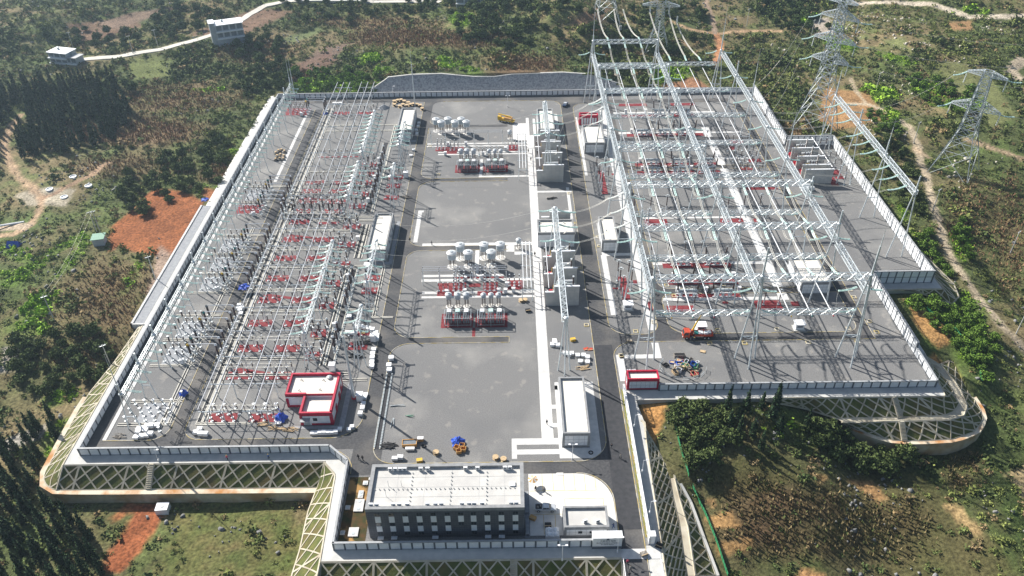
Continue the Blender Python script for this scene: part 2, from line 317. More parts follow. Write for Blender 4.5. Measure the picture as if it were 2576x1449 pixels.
def ribbon(name, A, B, m, n=1):
    b = MB(); k = len(A)
    b.add(A + B, [(i, i + 1, k + i + 1, k + i) for i in range(k - 1)])
    return b.build(name, m)
def resample(P, n):
    P = np.array(P, float); d = np.r_[0, np.cumsum(np.linalg.norm(np.diff(P, axis=0), axis=1))]; t = np.linspace(0, d[-1], n)
    return [tuple(np.interp(t, d, P[:, k]) for k in range(3)) for _ in (0,)][0] if False else [tuple(row) for row in np.stack([np.interp(t, d, P[:, k]) for k in range(3)], 1)]
def lattice(name, label, A, B, cell, width=.36, up=.14, every=3, edges=(1, 1), pad=.05):
    """concrete slope lattice: diagonal bars between an upper edge A and a lower edge B, a rib every few cells"""
    LA = sum(math.dist(a, b) for a, b in zip(A, A[1:])); LB = sum(math.dist(a, b) for a, b in zip(B, B[1:])); n = max(2, int(round(max(LA, LB) / cell)))
    A = resample(A, 4 * n + 1); B = resample(B, 4 * n + 1)
    bot = MB(); k = len(A); bot.add([tuple(Vector(p)) for p in A] + [tuple(Vector(p)) for p in B], [(i, i + 1, k + i + 1, k + i) for i in range(k - 1)])
    g = struct(bot.build('slope_ground', 'turf'))
    def at(u, v):
        i = min(max(u * 4 * n, 0), 4 * n); j = int(min(i, 4 * n - 1)); f = i - j
        a = Vector(A[j]).lerp(Vector(A[j + 1]), f); b = Vector(B[j]).lerp(Vector(B[j + 1]), f); return a.lerp(b, v)
    b = MB()
    def bar(u0, v0, u1, v1, wd, dz=0):
        steps = 5
        for s in range(steps):
            p = at(u0 + (u1 - u0) * s / steps, v0 + (v1 - v0) * s / steps); q = at(u0 + (u1 - u0) * (s + 1) / steps, v0 + (v1 - v0) * (s + 1) / steps)
            d = q - p
            if d.length < .05: continue
            e = at(min(u0 + .01, 1), .5) - at(max(u0 - .01, 0), .5); f = at(u0, 1) - at(u0, 0)
            nn = e.cross(f).normalized()
            if nn.z < 0: nn = -nn
            sd_ = d.cross(nn).normalized() * wd / 2; t = nn * (up + dz); dn = nn * -.3
            b.add([p - sd_ + dn, p + sd_ + dn, q + sd_ + dn, q - sd_ + dn, p - sd_ + t, p + sd_ + t, q + sd_ + t, q - sd_ + t], [(4, 5, 6, 7), (0, 1, 5, 4), (2, 3, 7, 6), (1, 2, 6, 5), (3, 0, 4, 7)])
    vd = sum((at(u, 1) - at(u, 0)).length for u in (.1, .3, .5, .7, .9)) / 5; rr = max(.5, round(2 * vd / cell * 1.0) / 2)
    for i in range(-int(math.ceil(rr)) , n + int(math.ceil(rr)) + 1):
        for sg, dz in ((1, 0), (-1, .004)):
            u0, v0, u1, v1 = i / n, 0.0, (i + sg * rr) / n, 1.0; k0 = (v1 - v0) / (u1 - u0)
            if u0 < 0 or u0 > 1: c0 = 0.0 if u0 < 0 else 1.0; v0 = v0 + (c0 - u0) * k0; u0 = c0
            if u1 < 0 or u1 > 1: c1 = 0.0 if u1 < 0 else 1.0; v1 = v0 + (c1 - u0) * k0; u1 = c1
            if 0 <= v0 < v1 <= 1.0001: bar(u0, v0, u1, v1, width, dz)
        if i % every == 0 and 0 <= i <= n: bar(i / n, 0, i / n, 1, width * 1.5, .01)
    bar(1, 0, 1, 1, width * 1.5, .01)
    for v, e in zip((0, 1), edges):
        if e:
            for i in range(2 * n): bar(i / (2 * n), v, (i + 1) / (2 * n), v, width * 1.3, .015)
    return tag(b.build(name, 'lattice'), label, 'slope lattice')
SL = 'concrete lattice beams over the grassy '
lattice('slope_lattice', SL + 'front slope left of the office block', [(-50.8, 143.8, -.1), (-121.3, 143.8, -.1)], [(-52.4, 138.6, ZL), (-110, 138.8, ZL), (-122.5, 138.9, ZL)], 4.3)
lattice('slope_lattice', SL + 'corner and the sunlit slope along the left wall', [(-121.4, 143.8, -.1), (-121.5, 148, -.1), (-121.5, 203, -.1)], [(-122.5, 138.9, ZL)] + corner[2:] + FOOT_L[-3:], 4.4, every=3)
lattice('slope_lattice', SL + 'sunlit slope between the office and the lower field', [(-51.2, 143.7, -.1), (-47.4, 139.4, -.1), (-46.6, 113, -.1), (-46.6, 100, -.1)], FOOT_M, 5, every=3)
lattice('slope_lattice', SL + 'shaded slope in front of the office wall', [(-46.4, 112.9, -.1), (25.2, 112.9, -.1)], [(-46.4, 107.2, ZL), (25.2, 107.2, ZL)], 4.3, every=3)
lattice('slope_lattice', SL + 'upper slope right of the entrance road', R_in, R_foot, 3.6, every=4)
lattice('slope_lattice', SL + 'narrow lower strip right of the concrete berm', R_berm, R_foot2, 3.6, every=4)
lattice('slope_lattice', SL + 'upper tier below the front right wall', [(72, 165.5, -.1), (125.6, 165.5, -.1), (127.2, 184, -.1)], RF_foot1, 4.4, every=3)
lattice('slope_lattice', SL + 'lower tier around the front right corner', RF_berm, RF_foot2, 4.6, every=3)
lattice('slope_lattice', SL + 'slope below the stepped-out right yard', [(128, 216.9, -.1), (147.5, 217, -.1), (147.5, 328, -.1)], AX_foot, 4.4, every=3)

b = MB(); b.poly(PLAT, -.02, -13); struct(b.build('platform', 'apron'))
b = MB(); b.poly([(-118, 385), (-118, 147.3), (-50, 147.3), (-44.3, 142), (-43.7, 116.3), (32.3, 116.3), (32.3, 169.5), (124, 169.5), (124, 220.7), (144.8, 220.7), (144.8, 325.5), (124, 325.5), (124, 385)], 0)
struct(b.build('gravel_yard', 'gravel'))
# berms and retaining walls
def offset_wall(name, label, P, w_, zbot, m=('concrete_wall', 'rusty_top'), capw=.0):
    P = resample(P, max(8, 2 * len(P))); b = MB(); k = len(P); out = []
    for i, p in enumerate(P):
        a = Vector(P[max(i - 1, 0)]); c = Vector(P[min(i + 1, k - 1)]); t = (c - a); t.z = 0; t.normalize(); nrm = Vector((t.y, -t.x, 0)); out.append(Vector(p) + nrm * w_)
    b.cur = 1; b.add([tuple(Vector(p) + Vector((0, 0, .06))) for p in P] + [tuple(o + Vector((0, 0, .06))) for o in out], [(i, i + 1, k + i + 1, k + i) for i in range(k - 1)])
    b.cur = 0; b.add([tuple(o + Vector((0, 0, .06))) for o in out] + [(o.x, o.y, zbot) for o in out], [(i, i + 1, k + i + 1, k + i) for i in range(k - 1)])
    b.add([tuple(Vector(p) + Vector((0, 0, .06))) for p in P] + [(p[0], p[1], zbot) for p in P], [(i, i + 1, k + i + 1, k + i) for i in range(k - 1)])
    return tag(b.build(name, list(m)), label, 'retaining wall')
offset_wall('retaining_wall', 'stained concrete retaining wall under the front left slope', ([(-52.6, 138.4, ZL), (-85, 138.6, ZL), (-108, 138.7, ZL)] + corner[1:] + [S(0, 2, 660, 100, -3.6)]), -1.5, -11)
offset_wall('retaining_wall', 'pale retaining wall beside the lower field left of the office', FOOT_M, -1.2, -11)
offset_wall('retaining_wall', 'curved concrete retaining wall under the front right slope', RF_foot2, 1.2, -16)
offset_wall('retaining_wall', 'low concrete kerb wall along the green net right of the entrance', R_foot2, -.9, -12, ('concrete_wall', 'concrete'))
k = ribbon('berm_path', resample(R_foot[2:], 12), resample(R_berm, 12), 'lattice'); struct(k)
k = ribbon('berm_path', resample(RF_foot1[2:], 24), resample(RF_berm, 24), 'lattice'); struct(k)

# ------------------------------------------------------------------ terrain sheet with land cover
def axis_steps(lo, hi, st, far):
    a = list(np.arange(lo, hi + st, st)); g = st
    while a[-1] < far: g *= 1.35; a.append(a[-1] + g)
    g = st
    while a[0] > -far: g *= 1.35; a.insert(0, a[0] - g)
    return np.array(a)
ax = axis_steps(-330, 330, 1.25, 4000); ay = axis_steps(70, 600, 1.25, 4000)
TX, TY = np.meshgrid(ax, ay); fx, fy = TX.ravel(), TY.ravel()
TZ = terrain_z(fx, fy)
TNAT = TZ.reshape(len(ay), len(ax)).copy(); dP = sdist(fx, fy, PLAT)
import bisect
_axl, _ayl = list(ax), list(ay)
def zq(x, y, Z=TNAT):
    i = min(max(bisect.bisect(_ayl, y) - 1, 0), len(_ayl) - 2); j = min(max(bisect.bisect(_axl, x) - 1, 0), len(_axl) - 2)
    a = (x - _axl[j]) / (_axl[j + 1] - _axl[j]); c = (y - _ayl[i]) / (_ayl[i + 1] - _ayl[i])
    return float(Z[i, j] * (1 - a) * (1 - c) + Z[i, j + 1] * a * (1 - c) + Z[i + 1, j] * (1 - a) * c + Z[i + 1, j + 1] * a * c)
TZ = np.where(dP < 0, np.minimum(TZ, -.25), TZ)
TZ = np.where((dP < 1.6) & (dP >= 0), np.minimum(TZ, np.where(fy > 200, -.05, TZ)), TZ)
TZ = np.where(dP < -1.7, -14, TZ)
def close_poly(A, B): return [p[:2] for p in A] + [p[:2] for p in B[::-1]]
for A, B, zz in (([(-50.8, 143.8), (-121.4, 143.8), (-121.5, 203)], [(-52.6, 138.4)] + [c for c in corner] + FOOT_L[-3:], -8.2), ([(-51.2, 143.7), (-47.4, 139.4), (-46.6, 113), (-46.6, 100)], FOOT_M, -8.5), ([(-46.4, 112.9), (25.2, 112.9)], [(-51.6, 107.2), (25.2, 107.2)], -8.8),
                 ([(72, 165.5), (125.6, 165.5), (127.2, 184)], RF_foot1, -9), (RF_foot1[2:], RF_berm, -9.5), (RF_berm, RF_foot2, -13), (R_in, R_foot, -9), (R_foot[2:], R_berm, -9), (R_berm, R_foot2, -12), ([(128, 216.9), (147.5, 217), (147.5, 328)], AX_foot, -7)):
    q = close_poly(A, B); d = sdist(fx, fy, q); TZ = np.where(d < -.9, np.minimum(TZ, zz), TZ)
q = close_poly([(-72.9, 390), (62.9, 390)], [(-72.9, 391), (-60, 396), (-20, 396.5), (30, 397), (50, 394), (62.9, 392)])
d = sdist(fx, fy, [(-72, 386), (-60, 393.5), (-20, 394), (30, 394.5), (50, 391.5), (62, 386)]); TZ = np.where(d < .2, -3, TZ)
VX, VY = proj(np.stack([fx, fy, np.maximum(TZ, -12)], 1))
wob = 16 * np.clip(300 / np.hypot(fx, fy), .3, 1)
WX = VX + (vnoise(fx, fy, .05, 21, 4) - .5) * wob * 2.2; WY = VY + (vnoise(fx, fy, .05, 22, 4) - .5) * wob * 1.3
n1 = vnoise(fx, fy, .03, 31, 5); n2 = vnoise(fx, fy, .11, 32, 4); n3 = vnoise(fx, fy, .35, 33, 3)
def mixc(a, b, t): return a * (1 - t[:, None]) + b * t[:, None]
C_ = lambda *c: np.array(c)
colr = mixc(C_(.07, .085, .032), C_(.17, .135, .07), np.clip((n1 - .4) * 4, 0, 1))
colr = mixc(colr, C_(.1, .14, .04)[None] * np.ones_like(colr), np.clip((n2 - .52) * 6, 0, 1) * .6)
cov = np.clip(.8 - (n1 - .5) * 2.0, .25, 1)        # how much scrub grows here
bright = np.zeros_like(n1); crop = np.zeros_like(n1); rock = np.clip((vnoise(fx, fy, .045, 41, 4) - .57) * 10, 0, 1) * .35
def blob(x, y, rx, ry, soft=.25, rot=0):
    c, s = math.cos(rot), math.sin(rot); dx, dy = WX - x, WY - y; u = (dx * c + dy * s) / rx; v = (-dx * s + dy * c) / ry
    return np.clip((1 - np.hypot(u, v)) / soft, 0, 1)
def pline(P, wdt, soft=.5):
    d = np.full(fx.shape, 1e9)
    P = np.array(P, float)
    for (x0, y0), (x1, y1) in zip(P[:, :2], P[1:, :2]):
        dx, dy = x1 - x0, y1 - y0; t = np.clip(((fx - x0) * dx + (fy - y0) * dy) / (dx * dx + dy * dy + 1e-9), 0, 1)
        d = np.minimum(d, np.hypot(fx - x0 - t * dx, fy - y0 - t * dy))
    d = d + (vnoise(fx, fy, .3, 51, 3) - .5) * 1.6
    return np.clip((wdt / 2 - d) / soft + .5, 0, 1)
def ppoly(P, soft=6):
    d = sdist(WX, WY, P); return np.clip(-d / soft + .5, 0, 1)
def ground_at(vx, vy):                       # follow the line of sight down to the terrain
    z = 0.0
    for _ in range(12):
        x, y, _z = G(vx, vy, z); z = zq(x, y)
    return (x, y, z)
# brown dry crops and stubble
for x, y, rx, ry, k in ((330, 330, 240, 45, .9), (560, 440, 70, 30, .9), (430, 250, 220, 45, .6), (330, 420, 200, 40, .5), (1010, 95, 190, 30, .9), (930, 60, 200, 18, .6), (1320, 175, 120, 45, 1), (1180, 100, 150, 30, .7), (760, 190, 60, 22, .8), (620, 130, 140, 40, .5),
                        (330, 760, 170, 110, .5), (250, 780, 140, 140, .35), (230, 900, 180, 60, .5), (2040, 1320, 260, 120, 1), (1900, 1290, 140, 120, .95), (2250, 1330, 120, 90, .8), (2420, 1180, 60, 80, .6), (2450, 560, 130, 130, .35), (2350, 250, 80, 25, .5), (1980, 340, 60, 30, .5), (2540, 600, 60, 200, .4), (1850, 1080, 140, 50, .4)):
    t = blob(x, y, rx, ry, .5) * k; crop = np.maximum(crop, t); colr = mixc(colr, mixc(C_(.19, .1, .065), C_(.12, .09, .05), n2), t * .75)
for P, c in (([(470, 90), (640, 20), (740, 30), (620, 90)], (.17, .1, .07)), ([(160, 60), (330, 40), (360, 70), (200, 110)], (.17, .1, .07)), ([(800, 120), (880, 110), (850, 140), (760, 150)], (.15, .1, .08)), ([(720, 165), (830, 130), (860, 150), (740, 210)], (.15, .09, .07)), ([(690, 240), (820, 165), (800, 190), (720, 240)], (.14, .11, .05)),
             ([(320, 150), (400, 140), (390, 170), (310, 180)], (.13, .15, .05)), ([(310, 160), (420, 150), (430, 190), (330, 200)], (.13, .15, .05)), ([(700, 100), (790, 70), (810, 80), (720, 120)], (.12, .15, .06)), ([(2180, 330), (2260, 350), (2240, 380), (2170, 350)], (.16, .12, .05)), ([(2220, 100), (2280, 95), (2290, 130), (2240, 120)], (.14, .16, .06)),
             ([(2340, 140), (2480, 180), (2560, 290), (2500, 320), (2400, 230)], (.14, .15, .06)), ([(2380, 55), (2440, 50), (2450, 75), (2390, 75)], (.28, .16, .08))):
    t = ppoly(P, 8); colr = mixc(colr, C_(*c)[None] * np.ones_like(colr), t * .85); cov *= 1 - .92 * t
# young bright growth
for x, y, rx, ry, k, ro in ((60, 690, 80, 14, 1, -.6), (120, 640, 110, 13, 1, -.5), (40, 640, 60, 16, 1, .3), (90, 780, 70, 30, 1, -.5), (60, 830, 60, 22, 1, 0), (175, 660, 80, 12, 1, -.8), (200, 600, 45, 20, .8, -.4), (10, 700, 60, 30, .9, 0), (150, 1000, 60, 24, 1, -.4), (175, 1080, 40, 30, .7, 0), (135, 1130, 30, 40, .6, 0),
                        (860, 215, 110, 22, 1, 0), (780, 220, 50, 20, .9, 0), (930, 150, 40, 12, 1, -.2), (1125, 162, 40, 14, 1, .1), (1190, 185, 40, 14, 1, .4), (1160, 50, 36, 26, .8, 0), (960, 175, 30, 12, .8, 0), (1690, 195, 60, 30, 1, 0), (2110, 110, 60, 18, 1, .3), (2060, 60, 80, 20, .6, .2), (2250, 150, 70, 14, .8, .3), (2330, 230, 60, 22, 1, .4), (2410, 265, 90, 14, 1, 0), (2440, 30, 60, 12, .8, 0),
                        (2210, 240, 60, 22, .8, .2), (2230, 290, 50, 22, .9, .2), (2310, 640, 26, 60, .8, -.3), (2420, 620, 34, 50, .9, -.3), (2270, 540, 22, 36, .8, 0), (2430, 800, 70, 80, .95, 0), (2440, 880, 60, 50, .9, 0), (2330, 770, 70, 30, .8, 0), (2340, 850, 24, 50, .7, -.5), (2220, 660, 30, 40, .6, 0), (520, 480, 40, 12, .5, 0), (330, 700, 60, 14, .5, -.9), (600, 380, 40, 14, .5, 0), (520, 225, 60, 8, .6, 0), (870, 1340, 300, 80, .0, 0), (1960, 1080, 80, 24, .4, 0)):
    if k: t = blob(x, y, rx, ry, .35, ro) * k; bright = np.maximum(bright, t); colr = mixc(colr, C_(.1, .16, .03)[None] * np.ones_like(colr), t * .7)
# grass field beside the red strip, bare soils, tracks
for P, c, k in (([(420, 1250), (740, 1260), (770, 1449), (380, 1449), (430, 1350)], (.075, .12, .03), .85), ([(240, 1280), (330, 1270), (330, 1360), (250, 1380)], (.07, .09, .03), .6), ([(1770, 1180), (1960, 1130), (2030, 1200), (1880, 1260)], (.12, .11, .045), .6), ([(2090, 1200), (2330, 1190), (2560, 1449), (2230, 1449)], (.15, .12, .055), .5)):
    t = ppoly(P, 14); colr = mixc(colr, mixc(C_(*c), C_(.12, .09, .04), n3), t * k); cov *= 1 - .5 * t
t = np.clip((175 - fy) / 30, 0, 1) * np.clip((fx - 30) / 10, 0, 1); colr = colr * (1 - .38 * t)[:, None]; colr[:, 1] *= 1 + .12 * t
SOILS = [([(276, 640), (280, 570), (315, 535), (350, 500), (390, 477), (460, 477), (513, 505), (505, 540), (478, 590), (447, 630), (415, 655), (360, 645), (300, 620)], (.25, .088, .036)),
         ([(326, 1270), (396, 1270), (416, 1300), (363, 1380), (300, 1449), (245, 1449), (275, 1390), (318, 1340), (340, 1300)], (.25, .08, .035)),
         ([(1600, 1005), (1665, 1015), (1670, 1060), (1640, 1130), (1605, 1060)], (.42, .22, .08)), ([(2285, 770), (2370, 800), (2400, 860), (2360, 880), (2310, 830)], (.36, .2, .08)), ([(2350, 890), (2420, 1000), (2370, 1010), (2330, 920)], (.38, .19, .07)),
         ([(2130, 1205), (2190, 1210), (2240, 1255), (2210, 1265)], (.34, .2, .09)), ([(1770, 1300), (1850, 1290), (1870, 1330), (1800, 1330)], (.32, .19, .08)), ([(1800, 1370), (1900, 1350), (1900, 1380), (1820, 1400)], (.32, .19, .08)), ([(1765, 1250), (1800, 1255), (1800, 1280)], (.32, .2, .09)), ([(2040, 1190), (2090, 1195), (2060, 1215)], (.3, .19, .08)), ([(2080, 215), (2180, 235), (2240, 300), (2080, 330), (2060, 300)], (.26, .15, .07)), ([(1650, 215), (1740, 195), (1780, 222), (1680, 240)], (.24, .12, .07)),
         ([(230, 60), (330, 30), (470, 10), (420, 30), (300, 70)], (.2, .14, .1)), ([(35, 490), (110, 470), (190, 475), (170, 520), (60, 520)], (.33, .29, .22)), ([(0, 870), (40, 880), (50, 930), (0, 940)], (.34, .31, .27)), ([(0, 1120), (60, 1090), (130, 1070), (110, 1110), (0, 1150)], (.28, .26, .23)), ([(2040, 50), (2090, 45), (2100, 80), (2050, 90)], (.35, .3, .25)),
         ([(2520, 1190), (2576, 1170), (2576, 1260)], (.34, .26, .14)), ([(2370, 1260), (2420, 1270), (2470, 1350), (2440, 1350)], (.3, .21, .1)), ([(2020, 1430), (2080, 1440), (2080, 1449), (2010, 1449)], (.36, .2, .09)), ([(520, 470), (570, 490), (530, 510), (505, 490)], (.28, .11, .05)), ([(1490, 20), (1530, 18), (1500, 90), (1440, 60)], (.24, .15, .09)), ([(400, 620), (430, 640), (405, 690), (385, 760), (358, 830), (370, 730)], (.3, .22, .17))]
red = np.zeros_like(n1)
for P, c in SOILS:
    t = ppoly(P, 5); colr = mixc(colr, C_(*c)[None] * (.78 + .44 * n2[:, None]) * (.9 + .2 * n3[:, None]), t * .93); cov *= 1 - t; bright *= 1 - t; crop *= 1 - t; rock *= 1 - t
TR = [([(-30, 600), (30, 590), (70, 570), (100, 530), (105, 500), (80, 470), (50, 450), (25, 410), (10, 370), (25, 320), (50, 290)], 3.4, (.36, .25, .16)), ([(105, 500), (140, 485), (230, 440), (270, 410)], 3, (.3, .2, .13)), ([(300, 1300), (330, 1270)], 3, (.3, .12, .05)),
      ([(2110, 262), (2180, 262), (2240, 285), (2290, 320), (2310, 370), (2330, 440), (2350, 530), (2375, 610), (2420, 690), (2470, 760), (2530, 830), (2600, 900)], 3.2, (.38, .31, .22)), ([(2180, 262), (2150, 225), (2140, 195)], 2, (.36, .29, .2)), ([(1690, 55), (1730, 73), (1800, 85), (1890, 78), (1960, 78)], 3.4, (.4, .27, .16)), ([(1800, 85), (1812, 110), (1806, 145), (1795, 160)], 4.5, (.42, .2, .1)), ([(1800, 85), (1790, 40), (1775, 0)], 3, (.3, .22, .16)),
      ([(2150, 8), (2240, 5), (2340, 8), (2450, 4), (2576, 18)], 5, (.5, .43, .34)), ([(2570, 150), (2540, 180), (2576, 205)], 6, (.45, .37, .27)), ([(2300, 372), (2340, 400)], 2, (.4, .3, .2)), ([(2430, 350), (2500, 375), (2576, 400)], 2.4, (.33, .24, .16)), ([(1710, 100), (1750, 130)], 2, (.3, .2, .13)), ([(60, 570), (0, 575)], 5, (.38, .3, .22))]
trk = np.zeros_like(n1)
for P, wd, c in TR:
    gp = [ground_at(*p) for p in P]; trk = np.maximum(trk, pline(gp, wd + 6, .8)); t = pline(gp, wd, .8); colr = mixc(colr, C_(*c)[None] * (.8 + .4 * n3[:, None]), t * .92); cov *= 1 - t; bright *= 1 - t; crop *= 1 - t; rock *= 1 - t
t = np.clip((.35 - cov) * 2, 0, 1)
colr = colr * (.72 + .56 * n3[:, None])
for x, y, rx, ry, k in ((1210, 30, 80, 40, 1), (1060, 175, 130, 25, .7), (1250, 60, 50, 40, .8), (2330, 130, 110, 45, 1), (2260, 60, 90, 30, .6), (2420, 160, 40, 60, .6), (80, 650, 130, 120, .5), (560, 1380, 200, 80, .8), (1800, 1180, 140, 100, .7), (2100, 1230, 300, 90, .6), (420, 1330, 60, 60, .8), (1960, 1100, 60, 30, .5), (2560, 900, 60, 50, .5), (2430, 420, 120, 60, .35), (400, 640, 20, 80, .6), (1740, 1240, 30, 140, .7), (2260, 80, 60, 30, .7), (110, 230, 40, 20, .5), (190, 900, 40, 20, .4), (2000, 1400, 120, 40, .4)):
    rock = np.maximum(rock, blob(x, y, rx, ry, .6) * k * np.clip((vnoise(fx, fy, .12, 42, 3) - .42) * 6, 0, 1))
n_ = TX.shape; idx = np.arange(fx.size).reshape(n_)
F = np.stack([idx[:-1, :-1].ravel(), idx[:-1, 1:].ravel(), idx[1:, 1:].ravel(), idx[1:, :-1].ravel()], 1)
def np_mesh(name, V, Fq, m, colors=None, sides=4):
    me = bpy.data.meshes.new(name); me.vertices.add(len(V)); me.vertices.foreach_set('co', V.astype(np.float32).ravel())
    me.loops.add(Fq.size); me.loops.foreach_set('vertex_index', Fq.astype(np.int32).ravel())
    me.polygons.add(len(Fq)); me.polygons.foreach_set('loop_start', np.arange(0, Fq.size, sides, dtype=np.int32)); me.polygons.foreach_set('loop_total', np.full(len(Fq), sides, np.int32))
    if colors is not None:
        a = me.color_attributes.new('land', 'FLOAT_COLOR', 'POINT'); a.data.foreach_set('color', np.c_[colors, np.ones(len(colors))].astype(np.float32).ravel())
    me.materials.append(M[m] if isinstance(m, str) else m); me.update(calc_edges=True); me.validate()
    o = bpy.data.objects.new(name, me); COL.objects.link(o); return o
def attr_mat(name, rough=1, vary=.5, scale=1.2, bump=.6, trans=0):
    m = bpy.data.materials.new(name); m.use_nodes = True; n = m.node_tree; b_ = n.nodes['Principled BSDF']; b_.inputs['Roughness'].default_value = rough; b_.inputs['Specular IOR Level'].default_value = .15
    a = n.nodes.new('ShaderNodeAttribute'); a.attribute_name = 'land'; g = n.nodes.new('ShaderNodeNewGeometry')
    t = n.nodes.new('ShaderNodeTexNoise'); t.inputs['Scale'].default_value = scale; t.inputs['Detail'].default_value = 6; n.links.new(g.outputs['Position'], t.inputs['Vector'])
    mr = n.nodes.new('ShaderNodeMapRange'); mr.inputs[1].default_value = .3; mr.inputs[2].default_value = .7; mr.inputs[3].default_value = 1 - vary; mr.inputs[4].default_value = 1 + vary; n.links.new(t.outputs[0], mr.inputs[0])
    vm = n.nodes.new('ShaderNodeVectorMath'); vm.operation = 'SCALE'; n.links.new(a.outputs['Color'], vm.inputs[0]); n.links.new(mr.outputs[0], vm.inputs['Scale']); n.links.new(vm.outputs[0], b_.inputs['Base Color'])
    if bump:
        k = n.nodes.new('ShaderNodeBump'); k.inputs['Strength'].default_value = bump; k.inputs['Distance'].default_value = .5; n.links.new(t.outputs[0], k.inputs['Height']); n.links.new(k.outputs[0], b_.inputs['Normal'])
    return m
M['land'] = attr_mat('land'); M['leaf'] = attr_mat('leaf', .9, .3, .8, 0)
ter = struct(np_mesh('ground', np.stack([fx, fy, TZ], 1), F, 'land', colr)); ter.data.polygons.foreach_set('use_smooth', [True] * len(ter.data.polygons))
def tz(x, y): 
    i = np.clip(np.searchsorted(ay, y) - 1, 0, len(ay) - 2); j = np.clip(np.searchsorted(ax, x) - 1, 0, len(ax) - 2)
    a = (x - ax[j]) / (ax[j + 1] - ax[j]); b_ = (y - ay[i]) / (ay[i + 1] - ay[i]); Z = TZ.reshape(n_)
    return Z[i, j] * (1 - a) * (1 - b_) + Z[i, j + 1] * a * (1 - b_) + Z[i + 1, j] * (1 - a) * b_ + Z[i + 1, j + 1] * a * b_
def tfield(Fd, x, y):
    i = np.clip(np.searchsorted(ay, y) - 1, 0, len(ay) - 1); j = np.clip(np.searchsorted(ax, x) - 1, 0, len(ax) - 1); return Fd.reshape(n_)[i, j]
# graded cut slope behind the back wall
CT = [(x, y - 2.1, z + .9) for x, y, z in [(-72.9, 390.4, .8), (-63.7, 395.2, 5.3), (-62.6, 395.9, 6.1), (-50.3, 396.8, 7), (-35.2, 397, 7.2), (-18.7, 395.8, 5.9), (-7.7, 395.7, 5.8), (1.3, 396.6, 6.6), (27.4, 396.9, 7.1), (39.7, 396.1, 6.4), (49.3, 394.1, 4.2), (62.9, 391, 1.2), (70, 390, .2)]]
b = MB(); k = len(CT); b.add([(x, 386.9, -.6) for x, y, z in CT] + CT, [(i, i + 1, k + i + 1, k + i) for i in range(k - 1)]); struct(b.build('cut_slope', 'cut_slope'))
b = MB()
for p, q in zip(CT, CT[1:]):
    b.add([(p[0], p[1] - .1, p[2] - .4), (q[0], q[1] - .1, q[2] - .4), (q[0], q[1] + .9, q[2] - .4), (p[0], p[1] + .9, p[2] - .4), (p[0], p[1] - .1, p[2] + .15), (q[0], q[1] - .1, q[2] + .15), (q[0], q[1] + .9, q[2] + .15), (p[0], p[1] + .9, p[2] + .15)], [(4, 5, 6, 7), (0, 1, 5, 4), (2, 3, 7, 6)])
tag(b.build('slope_coping', 'concrete'), 'pale concrete coping along the top of the grey cut slope', 'coping')
# concrete road through the village
vr = [ground_at(*p) for p in ((150, 150), (200, 152), (240, 147), (300, 143), (370, 130), (430, 118), (480, 105), (530, 90), (580, 68), (625, 38), (665, 15), (740, 2), (850, 0), (1000, 4), (1110, 5))]
vr = resample(vr, 90); b = MB(); A = []; B2 = []
for i, p in enumerate(vr):
    a_ = Vector(vr[max(0, i - 1)]); c_ = Vector(vr[min(len(vr) - 1, i + 1)]); t = c_ - a_; t.z = 0; t.normalize(); nn = Vector((-t.y, t.x, 0)) * 2.4
    for L, q in ((A, Vector(p) + nn), (B2, Vector(p) - nn)): L.append((q.x, q.y, float(max(tz(q.x, q.y), tz(p[0], p[1]))) + .25))
k = len(A); b.add(A + B2 + [(x, y, z - 1.5) for x, y, z in B2], [(i, i + 1, k + i + 1, k + i) for i in range(k - 1)] + [(k + i, k + i + 1, 2 * k + i + 1, 2 * k + i) for i in range(k - 1)]); struct(b.build('village_road', 'village_road'))

# ------------------------------------------------------------------ roads and paving in the yard
def sheet(name, rects, m, z):
    b = MB()
    for k, q in enumerate(rects):
        zz = z + .004 * (k % 2)
        b.poly([(q[0], q[1]), (q[2], q[1]), (q[2], q[3]), (q[0], q[3])] if len(q) == 4 and not hasattr(q[0], '__len__') else q, zz)
    return struct(b.build(name, m))
def fil(cx, cy, sx, sy, r, n=8):             # fillet between a corner (cx,cy) and two edges going sx, sy
    return [(cx, cy)] + [(cx + sx * r * (1 - math.sin(t)), cy + sy * r * (1 - math.cos(t))) for t in [math.pi / 2 * i / n for i in range(n + 1)]]
sheet('road', [(25.3, 60, 31.2, 385), (-43, 142, -38.5, 385)], 'asphalt', .008)
sheet('road', [(-115, 148.2, -43, 152.3), (-117.8, 148.2, -114.5, 384), (-36, 138.9, 25.3, 142.8), (-96.7, 152.3, -92.6, 371), (-118, 378.5, 25.3, 384), (31.2, 191.3, 114.7, 195), (47, 195, 50.5, 376), (-44, 139, -36, 148.2)], 'asphalt', .02)  # the rectangle along the left wall is a dark strip in asphalt colour
sheet('road', [(-38.5, 191.9, -1.2, 194.7), (-38.5, 244.4, -1.3, 247.3), (-38.5, 296.3, -1.4, 299), (-38.5, 348.6, -1.3, 351), (111, 195, 114.6, 371), (50.5, 216, 111, 219), (50.5, 304.6, 111, 307.6), (50.5, 332, 111, 335), (31.2, 374, 110, 378), (31.2, 378, 50, 384)], 'asphalt', .03)
